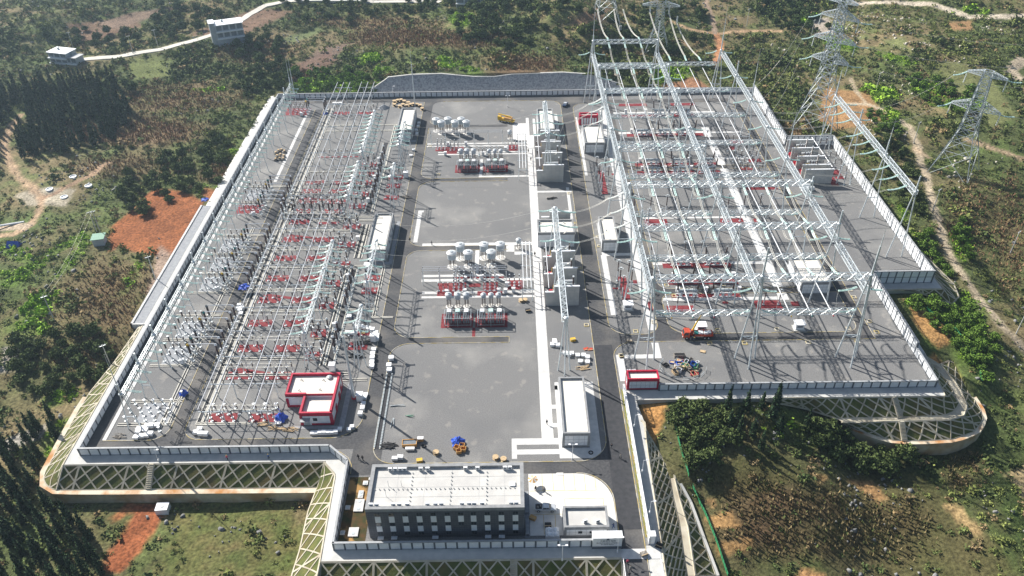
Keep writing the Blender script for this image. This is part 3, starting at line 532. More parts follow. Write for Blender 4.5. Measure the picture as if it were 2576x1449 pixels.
fl = [fil(31.2, 195, 1, 1, 6), fil(31.2, 191.3, 1, -1, 7), fil(47, 195, -1, 1, 5), fil(50.5, 195, 1, 1, 6), fil(-38.5, 194.7, 1, 1, 6), fil(-38.5, 191.9, 1, -1, 6), fil(-38.5, 247.3, 1, 1, 5), fil(-38.5, 244.4, 1, -1, 5), fil(-38.5, 299, 1, 1, 5), fil(-38.5, 296.3, 1, -1, 6), fil(-38.5, 351, 1, 1, 5), fil(-43, 152.3, -1, 1, 8),
      fil(25.3, 142.8, -1, 1, 8), fil(-38.5, 142.8, 1, 1, 6), fil(25.3, 138.9, -1, -1, 9), fil(111, 195, -1, 1, 4), fil(31.2, 374, 1, -1, 6), fil(-38.5, 378.5, 1, -1, 5), fil(25.3, 378.5, -1, -1, 7), fil(-96.7, 152.3, -1, 1, 5), fil(-92.6, 152.3, 1, 1, 5), fil(50.5, 219, 1, 1, 4), fil(50.5, 216, 1, -1, 4), fil(50.5, 332, 1, -1, 3)]
sheet('road', fl, 'asphalt', .044)
sheet('road', [(25.35, 121, 31.15, 190)], 'fresh_asphalt', .054)
def kerb(P, m='kerb_yellow', w_=.16, h=.11, b=None):
    bb = b or MB()
    for p, q in zip(P, P[1:]):
        d = Vector((q[0] - p[0], q[1] - p[1])); 
        if d.length < .01: continue
        d.normalize(); n = Vector((-d.y, d.x)) * w_ / 2; e = d * .02
        bb.add([(p[0] - n.x - e.x, p[1] - n.y - e.y, 0), (q[0] - n.x + e.x, q[1] - n.y + e.y, 0), (q[0] + n.x + e.x, q[1] + n.y + e.y, 0), (p[0] + n.x - e.x, p[1] + n.y - e.y, 0), (p[0] - n.x - e.x, p[1] - n.y - e.y, h), (q[0] - n.x + e.x, q[1] - n.y + e.y, h), (q[0] + n.x + e.x, q[1] + n.y + e.y, h), (p[0] + n.x - e.x, p[1] + n.y - e.y, h)], [(4, 5, 6, 7), (0, 1, 5, 4), (2, 3, 7, 6), (1, 2, 6, 5), (3, 0, 4, 7)])
    return bb
def arc(cx, cy, sx, sy, r, n=8): return fil(cx, cy, sx, sy, r, n)[1:]
K = MB(); kk = lambda P: kerb(P, b=K)
kk([(25.3, 60), (25.3, 129.9)] + arc(25.3, 138.9, -1, -1, 9)[::-1][:0] + arc(25.3, 138.9, -1, -1, 9)[::-1] + [(-36, 138.9)] if False else [(25.3, 118), (25.3, 129.9)])
for c in (arc(25.3, 138.9, -1, -1, 9), arc(25.3, 142.8, -1, 1, 8), arc(-38.5, 142.8, 1, 1, 6), arc(-43, 152.3, -1, 1, 8), arc(31.2, 195, 1, 1, 6), arc(31.2, 191.3, 1, -1, 7), arc(47, 195, -1, 1, 5), arc(50.5, 195, 1, 1, 6), arc(-38.5, 194.7, 1, 1, 6), arc(-38.5, 191.9, 1, -1, 6), arc(-38.5, 247.3, 1, 1, 5), arc(-38.5, 244.4, 1, -1, 5), arc(-38.5, 299, 1, 1, 5), arc(-38.5, 296.3, 1, -1, 6), arc(111, 195, -1, 1, 4), arc(31.2, 374, 1, -1, 6), arc(-38.5, 351, 1, 1, 5), arc(25.3, 378.5, -1, -1, 7), arc(-96.7, 152.3, -1, 1, 5), arc(-92.6, 152.3, 1, 1, 5), arc(50.5, 219, 1, 1, 4), arc(50.5, 216, 1, -1, 4)): kk(c)
for a_, b_, c_, d_ in ((25.3, 150.8, 25.3, 371.5), (31.2, 60, 31.2, 184.3), (31.2, 201, 31.2, 368), (37.2, 195, 42, 195), (38.2, 191.3, 114.7, 191.3), (47, 200, 47, 374), (50.5, 201, 50.5, 212), (50.5, 223, 50.5, 304), (56.5, 195, 107, 195), (54.5, 219, 108, 219), (54.5, 216, 111, 216), (111, 199, 111, 371), (114.7, 191.3, 114.7, 371),
    (-32.5, 194.7, -1.2, 194.7), (-32.5, 191.9, -1.2, 191.9), (-1.2, 191.9, -1.2, 194.7), (-38.5, 148.8, -38.5, 185.9), (-38.5, 200.7, -38.5, 239.4), (-38.5, 252.3, -38.5, 290), (-38.5, 304, -38.5, 348), (-43, 160.3, -43, 378), (-33.5, 244.4, -1.3, 244.4), (-33.5, 247.3, -1.3, 247.3), (-32, 296.3, -1.4, 296.3), (-33, 299, -1.4, 299), (-114, 152.3, -101.7, 152.3), (-87.6, 152.3, -51, 152.3),
    (-96.7, 157.3, -96.7, 371), (-92.6, 157.3, -92.6, 371), (-32, 142.8, 17.3, 142.8), (-33.5, 378.5, 18, 378.5), (50.5, 304.6, 111, 304.6), (50.5, 307.6, 111, 307.6)): kk([(a_, b_), (c_, d_)])
kk([(x, y) for x, y in arc(-46.5, 148.2, -1, -1, .1)][:0] or [(-50, 147.9), (-47.5, 147.2), (-44.8, 145), (-43.6, 142.5), (-43.4, 139.5)])
tag(K.build('kerb', 'kerb_yellow'), 'yellow painted kerbs edging the yard roads', 'kerb')
kb = kerb([(-113.8, 152.5), (-113.8, 371)], w_=1.1, h=.1); tag(kb.build('kerb', 'paving'), 'broad pale kerb strip along the dark strip by the left wall', 'kerb')
sheet('walkway', [(7.6, 151.2, 10.9, 339), (-.7, 148.9, 12.2, 151.2), (-.7, 143.9, .7, 148.9), (.7, 145.4, 12.2, 147.2), (12.2, 143.9, 23.6, 147.6), (12.2, 147.6, 13, 172), (20.6, 147.6, 23.6, 172), (12.2, 170.2, 23.6, 173.4), (10.9, 162.5, 12.2, 164), (10.9, 155.3, 12.2, 156.8)], 'paving', .024)
sheet('walkway', [(43.7, 197, 46.2, 345), (90, 212, 93.4, 345), (50.5, 233.3, 90, 234.9), (50.5, 212.2, 90, 213.9), (33, 183.5, 45.9, 185.3), (43.7, 185.3, 45.9, 190.8), (31.9, 173.5, 34.2, 185.3), (50.5, 264.5, 90, 265.7), (50.5, 339, 90, 341), (93.4, 339, 108, 340.4), (50.5, 361, 100, 363), (52, 291, 90, 292.3), (93.4, 313, 105, 315), (44, 345, 47, 366), (32.5, 205, 34.5, 240), (31.6, 345, 32.5, 358), (33, 240, 34.2, 262), (34.2, 239.5, 43.7, 241.2), (31.6, 300, 32.8, 345)], 'paving', .024)
sheet('walkway', [(-31, 215.4, 7.6, 216.5), (-31, 217.8, 7.6, 219.2), (-31.8, 224.9, 7.6, 226.4), (-31.8, 227.7, -3, 229), (-33.4, 247.4, 7.6, 249.2), (-13.4, 229, -11.9, 244.3), (-13.6, 299.6, 7.6, 300.9), (-13.6, 300.9, -12.2, 316), (-32.4, 320.4, 7.6, 321.4), (-32.4, 322.4, 7.6, 323.3), (-38, 328.4, 7.6, 329.4), (-38, 330.9, 7.6, 332), (-37, 250, -35.4, 272), (-37, 271.5, -34.8, 273), (10.9, 286, 25, 287.4), (22.9, 262, 24.1, 290), (1.2, 334, 7.6, 352), (7.6, 339, 9, 358), (10.9, 339, 12, 357), (21.5, 334, 23, 362), (1, 241, 7.6, 243), (-2, 243, 1, 248)], 'paving', .034)
sheet('walkway', [(-100.6, 298, -99.3, 366), (-100.4, 206, -99.6, 262)], 'paving', .024)
sheet('walkway', [(-66.5, 155.8, -49.4, 156.9), (-49.4, 155.8, -47.9, 174), (-53.4, 236, -43.4, 237.6), (-44.7, 237.6, -43.4, 265), (-53.4, 334, -43.4, 335.6)], 'pale_pad', .024)
sheet('parking_lot', [[(3.6, 119.5), (25.1, 119.5), (25.1, 129.9)] + arc(25.3, 138.9, -1, -1, 9)[::1] + [(3.6, 138.7)]] if False else [[(3.6, 119.5), (25.1, 119.5), (25.1, 129)] + [(25.1 - 9 * (1 - math.cos(t)), 129 + 9.7 * math.sin(t)) for t in [math.pi / 2 * i / 10 for i in range(1, 11)]] + [(3.6, 138.7)]], 'parking', .026)
b = MB()
for x in (7.1, 9.9, 12.7, 15.5, 18.2, 20.9): b.box(x, 133.2, .03, x + .15, 138.6, .034)
b.box(3.8, 133.0, .03, 21, 133.17, .0345)
for x in (7, 9.9): b.box(x, 119.8, .03, x + .15, 125.6, .034)
b.box(3.8, 125.7, .03, 13, 125.85, .0345); b.box(12.6, 126.5, .03, 12.75, 130.6, .034); b.box(22.4, 126.5, .03, 22.55, 130.6, .034); b.box(12.75, 130.45, .03, 22.4, 130.6, .034)
struct(b.build('parking_lines', 'yellow_paint'))
sheet('grass_verge', [[(31.6, 118.6), (32.6, 118.6), (32.7, 170), (31.6, 170)]], 'verge', .02)
sheet('garden_bed', [(-43.3, 118.6, -36.6, 138.4)], 'garden', .02)
red_rects = [(51.5, 206.5, 60.6, 209.6), (81.1, 206.8, 90, 211.8), (93.4, 208.5, 96, 211), (70.6, 210.3, 72.5, 211.5), (45.4, 207, 47, 212), (51.8, 259.8, 60.5, 264.2), (80.6, 260.5, 90, 264), (94, 261, 96.5, 263.6), (37.2, 213, 40, 226.5), (34.6, 219.2, 37.2, 220.1), (42.2, 222, 43.5, 224.3), (37.4, 284, 39.8, 304), (43, 300, 44, 301.5), (-25.8, 216.6, -20, 224), (-20.8, 219.5, -16, 224.3), (-15, 221.5, -11, 223.6), (-10, 219.5, -5, 224.3), (-1.7, 219.8, 3.8, 225.2), (-12, 216.5, -3.4, 219), (-20.6, 226.5, -3, 227.5), (-33.8, 324.2, -21, 328.3), (-29, 321.5, -24, 324.2), (-.8, 323.6, 3.6, 329.5),
   (-23.4, 199.4, -13, 206.8), (-12.2, 199.4, -1.7, 206.8), (-13.1, 194.8, -12.1, 199.4), (-24, 303.8, -13.3, 311), (-11.8, 303.8, -1.2, 311)]
for y in (223, 233, 302, 309, 338, 359): red_rects += [(54, y - 1.8, 66, y + 1.2), (66.8, y - 1.8, 78.5, y + 1.2)] + ([(79.5, y - 1.8, 89.5, y + 1.2)] if y > 240 else [])
red_rects += [(54, 213.8, 77.5, 216), (98, 303, 104, 305.5), (104, 310, 109.5, 313), (98, 322, 101, 325), (100, 328, 106, 331), (54, 370, 68, 373), (80, 370, 92, 373), (133, 288, 136, 300), (136.5, 294, 140, 302), (97, 286, 110, 288)]
BAYS = [188.2, 200.8, 213.4, 225.5, 237.8, 250.2, 262.6, 275, 287.4, 301, 368]
RB = [160.5, 178, 190.5, 203, 215.5, 228, 240.5, 253, 265.5, 273.5, 281, 289.5, 297, 320, 366]
for i, y in enumerate(RB):
    if y > 300 and y < 330: red_rects += [(-86, y - .5, -66, y + .5)]; continue
    red_rects += [(-86.8, y - 1.6, -79, y + 1.9), (-75.5, y - 1.9, -67.3, y + 1.5)]
    red_rects += [[(-86, y + 2.6), (-84, y + 3.6), (-70, y + .4), (-71, y - .6)]] if i % 3 == 1 else []
for y in (186.5, 197.5, 212, 224.5, 236, 249, 261.5, 277, 286.5, 296, 304.5, 312): red_rects.append((-65.2, y - 1.9, -58.6, y + 2.1))
for y in (191, 198, 220, 227.5, 283.5, 293, 300.5): red_rects.append((-52, y - 1.8, -46, y + 2))
red_rects.append((-110, 272.5, -100, 279)); red_rects.append((-111, 364.5, -99, 372.5))
sheet('red_paving', red_rects, 'redpad', .04)
# pale paved bay floors on the far left
q = []
for y in BAYS[:-1]:
    if y in (275,): continue
    if y in (213.4, 262.6, 301): continue
    q += [(-108.8, y - 4.8, -101.2, y + 3.8)]
q += [(-107.6, 158.9, -102.6, 167), (-101.8, 158.9, -97.6, 167)]
sheet('bay_paving', q, 'pale_pad', .024)
# cable trenches
b = MB(); c = MB(); rails = MB()
def trench(x0, y0, x1, y1, w_=1.0):
    hx = abs(x1 - x0) > abs(y1 - y0)
    for s in (-1, 1):
        if hx: b.box(x0, y0 + s * w_ / 2 - .14, 0, x1, y0 + s * w_ / 2 + .14, .2)
        else: b.box(x0 + s * w_ / 2 - .14, y0, 0, x0 + s * w_ / 2 + .14, y1, .2)
    if hx: c.box(x0, y0 - w_ / 2 + .15, .03, x1, y0 + w_ / 2 - .15, .06)
    else: c.box(x0 - w_ / 2 + .15, y0, .03, x0 + w_ / 2 - .15, y1, .06)
for x, y0, y1, w_ in ((-56.6, 182, 233, 2.2), (-59, 182, 233, 1.0), (-57, 240, 263, 1.4), (-55.4, 240, 263, 1.0), (-57, 272, 333, 2.4), (-55.2, 272, 333, .9), (-89.4, 158, 372, 1.3), (-87.9, 158, 372, .9), (-99.9, 157, 262, .8), (-37.5, 148, 178, 1.5), (-54.8, 300, 352, .8), (-46, 205, 235, .8), (-97.9, 159, 170, .6)): trench(x, y0, x, y1, w_)
for y, x0, x1, w_ in ((158.3, -112.2, -97.2, .8), (167.5, -112.1, -96.8, .8), (178.3, -87, -50, .9), (175.6, -66, -44, .8), (183, -112, -98, .7), (195.2, -112, -98, .7), (207.6, -112, -97, .7), (220.2, -112, -98, .7), (231.8, -112, -98, .7), (244, -112, -98, .7), (256.3, -112, -90, .7), (185.5, -87, -60, .9), (209.5, -87, -45, .7), (221, -87, -60, .9), (234.8, -87, -44, .9), (246, -87, -60, .7), (259, -87, -57, .9), (266, -79, -48, .9), (268.6, -79, -48, .8), (293, -87, -60, .8), (306, -87, -57, .8), (346, -88, -54, .8), (352, -88, -47, .7), (158.2, -90, -74, .6), (293.8, -112, -90, .6), (281, -112, -98, .6), (205.3, -47, -39.5, .6)): trench(x0, y, x1, y, w_)
tr = E('cable_trench', 'network of open cable trenches with pale concrete sides in the left yard', 'cable trench')
b.build('trench_wall', 'trench_side', tr); c.build('trench_bed', 'trench_dark', tr)
for x, y0, st in ((-58.2, 182, 1), (-55, 182, 1), (-38.3, 148.5, .57), (-36.7, 148.5, .57), (-58.4, 272, 1.17), (-55.3, 272, 1.17)):
    rails = MB().box(x - .05, y0, .12, x + .05, y0 + 52 * st, .22)
    for i in range(52): rails.box(x - .25, y0 + i * st, .2, x + .25, y0 + i * st + .3, .3)
    rails.build('cable_rack', 'steel_dull', tr)
def stairs(label, A, B, wd=1.3, n=14):
    A, B = Vector(A), Vector(B); b = MB(); d = (B - A); h = Vector((d.x, d.y, 0)).normalized(); s = Vector((-h.y, h.x, 0)) * wd / 2
    for i in range(n):
        p = A + d * (i / n); q = A + d * ((i + 1) / n); z = p.z + .22; lo = q.z - .3
        b.add([(p.x - s.x, p.y - s.y, lo), (q.x - s.x, q.y - s.y, lo), (q.x + s.x, q.y + s.y, lo), (p.x + s.x, p.y + s.y, lo), (p.x - s.x, p.y - s.y, z), (q.x - s.x, q.y - s.y, z), (q.x + s.x, q.y + s.y, z), (p.x + s.x, p.y + s.y, z)], [(4, 5, 6, 7), (1, 2, 6, 5), (0, 1, 5, 4), (2, 3, 7, 6)])
    t = E('stairs', label, 'stairs'); b.build('steps', 'lattice', t); c = MB()
    for k in (-1, 1): u, v = A + s * k * 1.15, B + s * k * 1.15; c.add([(u.x - s.x * .15, u.y - s.y * .15, u.z - .2), (v.x - s.x * .15, v.y - s.y * .15, v.z - .2), (v.x + s.x * .15, v.y + s.y * .15, v.z - .2), (u.x + s.x * .15, u.y + s.y * .15, u.z - .2), (u.x - s.x * .15, u.y - s.y * .15, u.z + .4), (v.x - s.x * .15, v.y - s.y * .15, v.z + .4), (v.x + s.x * .15, v.y + s.y * .15, v.z + .4), (u.x + s.x * .15, u.y + s.y * .15, u.z + .4)], [(4, 5, 6, 7), (0, 1, 5, 4), (2, 3, 7, 6)])
    c.build('stringer', 'lattice', t)
stairs('concrete stair flight down the front left slope', (-97.5, 143.8, 0), (-97.8, 138.7, ZL)); stairs('concrete stair flight down the slope before the office wall', (-.5, 112.9, 0), (-.5, 107.3, ZL))
stairs('upper concrete stair flight at the front right corner', (110.5, 165.4, 0), S(3, 2, 1000, 255, ZB)); stairs('lower concrete stair flight at the front right corner', S(3, 2, 1008, 285, ZB), S(3, 2, 1030, 432, ZC))
# gully frames in yellow
fr = Kit(lambda: (lambda o: tag(o, 'small yellow framed gully', 'drain cover'))((lambda bb: [bb.box(-.8, -.8, .05, .8, -.5, .16), bb.box(-.8, .5, .05, .8, .8, .16), bb.box(-.8, -.5, .05, -.5, .5, .16), bb.box(.5, -.5, .05, .8, .5, .16), bb][-1])(MB()).build('gully_frame', 'kerb_yellow')))
for i, (x, y) in enumerate([(66, 196.6), (85, 196.6), (62, 190), (73, 190), (93, 190), (108.5, 190), (24, 200), (24, 232), (24, 262), (24, 285), (32.6, 246), (32.6, 252), (33.5, 185), (46, 201), (108, 196.5), (116, 200), (116.3, 194.5), (115.5, 213), (115.5, 217), (-93, 222), (-94, 260), (-31, 302.5), (53.5, 221), (73, 221), (55, 215), (-28.5, 352.5), (-36.6, 329), (39.5, 196.5)]):
    fr((x, y, 0), 0, 'yellow-framed gully ' + where(x, y), 'yellow framed gullies beside the roads')
# ------------------------------------------------------------------ perimeter walls
panel_me = {}
def wall(label, P, h=2.4, rows=1, step=2.7, posts_out=True, panels=True, thick=.24):
    w_ = E('perimeter_wall', label, 'wall', (P[0][0], P[0][1], 0)); o = Vector((P[0][0], P[0][1], 0)); b = MB(); cnt = 0
    for p, q in zip(P, P[1:]):
        p = Vector((*p, 0)); q = Vector((*q, 0)); d = q - p; L = d.length; d.normalize(); n = Vector((-d.y, d.x, 0)); k = max(1, round(L / step)); st = L / k; rz = math.atan2(d.y, d.x)
        m = (p + q) / 2 - o
        b.cur = 0; b.box(m.x - L / 2, m.y - thick / 2, 0, m.x + L / 2, m.y + thick / 2, h, rz)
        b.cur = 1; b.box(m.x - L / 2 - .15, m.y - .27, h, m.x + L / 2 + .15, m.y + .27, h + .16, rz)
        b.cur = 0
        for i in range(k + 1):
            c_ = p + d * (st * i) - o; e = .1 if i % 3 else .2
            b.box(c_.x - e, c_.y - .22 - e * .3, 0, c_.x + e, c_.y + .22 + e * .3, h - .01, rz)
        for i in range(k):
            if not panels: break
            for r in range(rows):
                z0 = .22 + r * (h - .2) / rows; z1 = z0 + (h - .2) / rows - .24; key = (round(st, 2), round(z1 - z0, 2))
                if key not in panel_me:
                    mb = MB(); mb.box(-st / 2 + .22, -thick / 2 - .05, 0, st / 2 - .22, thick / 2 + .05, z1 - z0); ob = mb.build('white_panel', 'white_panel', w_)
                    panel_me[key] = ob.data
                else:
                    ob = bpy.data.objects.new('white_panel', panel_me[key]); COL.objects.link(ob); ob.parent = w_
                c_ = p + d * (st * (i + .5)) - o; ob.location = (c_.x, c_.y, z0); ob.rotation_euler.z = rz; cnt += 1
    b.build('wall_frame', ['grey_frame', 'wall_cap'], w_); return w_
wall('long white panelled wall along the left side of the yard', [(-118, 385), (-118, 147.3)])
wall('white panelled wall along the front edge of the left yard', [(-118, 147.3), (-50, 147.3)], 2.6)
wall('short slanting wall at the corner between left yard and office', [(-50, 147.3), (-44.3, 142)], 2.6)
wall('wall stepping down beside the garden bed left of the office', [(-44.3, 142), (-43.7, 116.3)], 2.6)
wall('white panelled wall in front of the dark office block', [(-43.7, 116.3), (18.3, 116.3)], 2.6)
wall('narrow white wall right of the entrance road and grass verge', [(32.3, 116.8), (32.3, 169.5)], 2.4, panels=False)
wall('white panelled wall along the front edge of the right yard', [(42.8, 169.5), (124, 169.5)], 2.4)
wall('low white wall at the front right corner of the right yard', [(124, 169.5), (124, 184)], 2.6)
wall('tall double-panelled white wall along the right yard', [(124, 184), (124, 220.7)], 4.6, 2)
wall('tall double-panelled grey-framed wall at the front of the stepped-out yard', [(124, 220.7), (144.8, 220.7)], 5, 2)
wall('tall double-panelled sunlit wall along the stepped-out yard', [(144.8, 220.7), (144.8, 325.5)], 4.6, 2)
wall('double-panelled wall at the back of the stepped-out yard', [(144.8, 325.5), (124, 325.5)], 4.6, 2)
wall('tall white wall behind the right end of the big gantries', [(124, 325.5), (124, 385)], 4.6, 2)
wall('long white panelled wall at the back of the yard below the grey slope', [(124, 385), (-118, 385)], 2.5)
# the white verge wall right of the entrance is plain and light
for o in bpy.data.objects:
    if o.get('label', '').startswith('narrow white wall'):
        KIDS[o.name][-1].data.materials[0] = M['white_panel']; KIDS[o.name][-1].data.materials[1] = M['white']
# gate house wall with lettering
g_ = E('gate_sign_wall', 'white gate wall carrying dark lettering beside the entrance', 'gate wall', (18.4, 115.6, 0))
MB().box(0, 0, 0, 7, 1.9, 4).build('wall', 'white_panel', g_); MB().box(-.12, -.12, 4, 7.12, 2.02, 4.2).build('cap', 'white', g_); MB().box(-.05, -.06, 0, 7.05, -.01, .9).build('plinth', 'grey_frame', g_)
fc = bpy.data.curves.new('lettering', 'FONT')
def text(body, size, loc, rx, m, parent, name='lettering', ex=.01, rz=0):
    c = bpy.data.curves.new(name, 'FONT'); c.body = body; c.size = size; c.extrude = ex; c.align_x = 'CENTER'; c.resolution_u = 3; c.materials.append(M[m])
    o = bpy.data.objects.new(name, c); COL.objects.link(o); o.parent = parent; KIDS.setdefault(parent.name, []).append(o); o.location = loc; o.rotation_euler = (rx, 0, rz); return o
text('中国南方电网', .62, (3.6, -.02, 2.75), R_(90), 'navy', g_); text('贵州电网有限责任公司变电站', .42, (3.6, -.02, 2.05), R_(90), 'navy', g_); text('施工项目部 安全生产', .34, (3.6, -.02, 1.5), R_(90), 'navy', g_)
e = MB(); e.lathe(0, 0, [(.34, 0), (.34, .03)], 16); eo = e.build('emblem', 'navy', g_, (3.6, -.01, 3.65)); eo.rotation_euler = (R_(90), 0, 0)
gp = E('gate_pillar', 'short white gate pillar on the right of the entrance road', 'gate pillar', (32.1, 116.6, 0)); MB().box(0, 0, 0, 1.4, 1.4, 3.2).build('pillar', 'white_panel', gp); MB().box(-.1, -.1, 3.2, 1.5, 1.5, 3.35).build('cap', 'white', gp)
tag((MB().box(25.2, 112.6, .02, 34.6, 115.4, .06)).build('gate_threshold', 'paving'), kind='structure')
for (x, lab) in ((25.4, 'left'), (34.2, 'right')):
    rl = MB()
    for i in range(10): rl.tube((0, -i * 2.2, 0), (0, -i * 2.2, 1.1), .06, n=5)
    for z in (.55, 1.1): rl.tube((0, 0, z), (0, -20, z), .05, n=5)
    t = tag(rl.build('road_railing', 'white', loc=(x, 112, 0)), 'white pipe railing on the %s edge of the entrance ramp' % lab, 'railing')

# ------------------------------------------------------------------ buildings
ac_kit = Kit(lambda: (lambda r: [MB().box(-.5, -.22, .25, .5, .22, 1.15).build('casing', 'white', r), MB().box(-.42, -.16, 0, .42, .16, .25).build('feet', 'steel_dull', r),
    (lambda m: m.build('fan_grille', 'equip_dark', r))(MB().tube((0, -.235, .7), (0, -.222, .7), .36, n=12)), r][-1])(E('air_conditioner', 'x', 'air conditioner')))
def frame_building(name, label, cat, x0, y0, x1, y1, h, wallm='white_panel', trim='parapet', roof='cream_roof', wd=.55, ph=.7, doors=(), wins=(), band=1):
    b0 = E(name, label, cat, (x0, y0, 0)); X, Y = x1 - x0, y1 - y0; zr = h - ph
    MB().box(.02, .02, 0, X - .02, Y - .02, zr - .02).build('wall', wallm, b0)
    MB().box(wd, wd, zr, X - wd, Y - wd, zr + .06).build('roof', roof, b0)
    t = MB()
    t.box(0, 0, h - ph - .35, X, wd, h); t.box(0, Y - wd, h - ph - .35, X, Y, h); t.box(0, wd, h - ph - .35, wd, Y - wd, h); t.box(X - wd, wd, h - ph - .35, X, Y - wd, h)
    t.build('parapet', trim, b0)
    if band:
        t = MB()
        for ex, ey in ((-.05, -.05), (X - .6, -.05), (-.05, Y - .6), (X - .6, Y - .6)): t.box(ex, ey, 0, ex + .65, ey + .65, h - ph - .36)
        t.box(.6, -.04, 0, X - .6, .02, .5); t.box(X - .02, .6, 0, X + .04, Y - .6, .5); t.box(-.04, .6, 0, .02, Y - .6, .5)
        t.build('trim', trim, b0)
        j = MB(); n = max(2, int(X / 1.25))
        for i in range(1, n): j.box(X * i / n - .03, -.012, .5, X * i / n + .03, .02, h - ph - .4)
        for z in (1.7, 2.9): 
            if z < h - 1.2: j.box(.6, -.014, z - .03, X - .6, .02, z + .03); j.box(X - .02, .6, z - .03, X + .014, Y - .6, z + .03)
        n = max(2, int(Y / 1.25))
        for i in range(1, n): j.box(X - .02, Y * i / n - .03, .5, X + .012, Y * i / n + .03, h - ph - .4)
        j.build('panel_joints', 'joint' if wallm == 'dark_clad' else 'wall_cap', b0)
    for side, u, w_, z, hh, m in doors + tuple(wins):
        nm = 'door' if z < .2 else 'window'
        t = MB()
        if side == 'f': t.box(u, -.09, z, u + w_, -.03, z + hh)
        if side == 'r': t.box(X + .03, u, z, X + .09, u + w_, z + hh)
        if side == 'l': t.box(-.09, u, z, -.03, u + w_, z + hh)
        t.build(nm, m, b0)
    return b0
def drains(b0, X, Y, z, pts):
    for i, (x, y) in enumerate(pts): (lambda t: t.build('roof_vent', 'steel_dull', b0))(MB().lathe(x, y, [(.16, z), (.16, z + .5), (.28, z + .5), (.28, z + .62)], 8))
hb = frame_building('relay_house', 'long relay house with cream roof beside the left yard road, nearer one', 'relay house', -52.4, 237.8, -45.3, 263.3, 5.1, doors=(('r', 3, 1.2, .1, 2.3, 'grey_frame'), ('r', 18, 1.2, .1, 2.3, 'grey_frame')), wins=(('r', 9, 1.4, 1.6, 1, 'glass'), ('r', 13, 1.4, 1.6, 1, 'glass'))); drains(hb, 7, 25, 4.4, [(1, 24.2), (6, 24.2), (1, 1), (6, 1)])
hb = frame_building('relay_house', 'cream-roofed relay house beside the left yard road, far one by the cable drums', 'relay house', -52.2, 335.8, -45.3, 360.2, 5.1, doors=(('r', 3, 1.2, .1, 2.3, 'grey_frame'),), wins=(('r', 9, 1.4, 1.6, 1, 'glass'),)); drains(hb, 7, 25, 4.4, [(1, 1), (6, 23.5)])
hb = frame_building('relay_house', 'relay house with cream roof right of the main road behind the slim walkway', 'relay house', 33, 320.2, 42, 338.8, 5.2, doors=(('l', 3, 1.2, .1, 2.3, 'grey_frame'),)); drains(hb, 8, 18, 4.5, [(1.1, 17.8), (1.3, 1.2)])
hb = frame_building('relay_house', 'small relay house with cream roof right of the main road opposite the firewalls', 'relay house', 33, 242.2, 39, 258.8, 5, doors=(('l', 3, 1.2, .1, 2.3, 'grey_frame'),)); drains(hb, 6, 16, 4.3, [(1.1, 15.3), (2.3, 7.2), (3, 1)])
hb = frame_building('relay_house', 'pale relay house with recessed roof in the right yard beside the cross road', 'relay house', 97.6, 215, 107.6, 230, 5, doors=(('l', 3, 1.2, .1, 2.3, 'grey_frame'),)); drains(hb, 10, 15, 4.3, [(2, 1), (9, 1)])
hb = frame_building('control_building', 'long white-roofed building between walkway and main road in the foreground', 'control building', 13.1, 148, 20.5, 170.1, 5.3, doors=(('r', 4, 1.4, .1, 2.4, 'grey_frame'),), wins=(('r', 9, 5, 2, 1.2, 'glass'),))
hb = frame_building('control_building', 'narrow pale building behind the far firewalls beside the main road', 'control building', 12.8, 334, 20.4, 356, 5.6)
hb = frame_building('control_building', 'wide grey-rimmed building behind the near transformer bays', 'control building', 9.6, 246, 23.2, 255.3, 6.2, band=0); drains(hb, 13, 9, 5.5, [(3, 1), (1, 8), (10, 7.5)])
hb = frame_building('guard_house', 'small flat-roofed guard house by the parking lot and gate', 'guard house', 11.8, 119.1, 22.7, 125.4, 3.7, trim='parapet', roof='office_roof', wins=(('f', 3.4, 1, 1.3, .8, 'glass'), ('f', 6.2, 1, 1.3, .8, 'glass')))
for x in (5.2, 8.2): ac_kit((11.8 + x, 119.1 + 1.7, 3.1), .3, 'white fan unit on the guard house roof, %s one' % ('left' if x < 6 else 'right'), 'fan units on the guard house roof')
frame_building('pump_house', 'small red-rimmed pump house at the front wall of the right yard', 'pump house', 33.4, 169.9, 42.7, 173.8, 4.2, trim='red_trim', wd=.45)
h5 = frame_building('pump_house', 'red building with white grilles beside the far end of the main road', 'pump house', 32.8, 349.2, 41.6, 352.6, 5, wallm='red_trim', trim='red_trim', roof='cream_roof', wd=.5)
for i in range(6): MB().box(1 + i * 1.25, -.1, .6, 1.9 + i * 1.25, -.05, 3.6).build('grille', 'white_panel', h5)
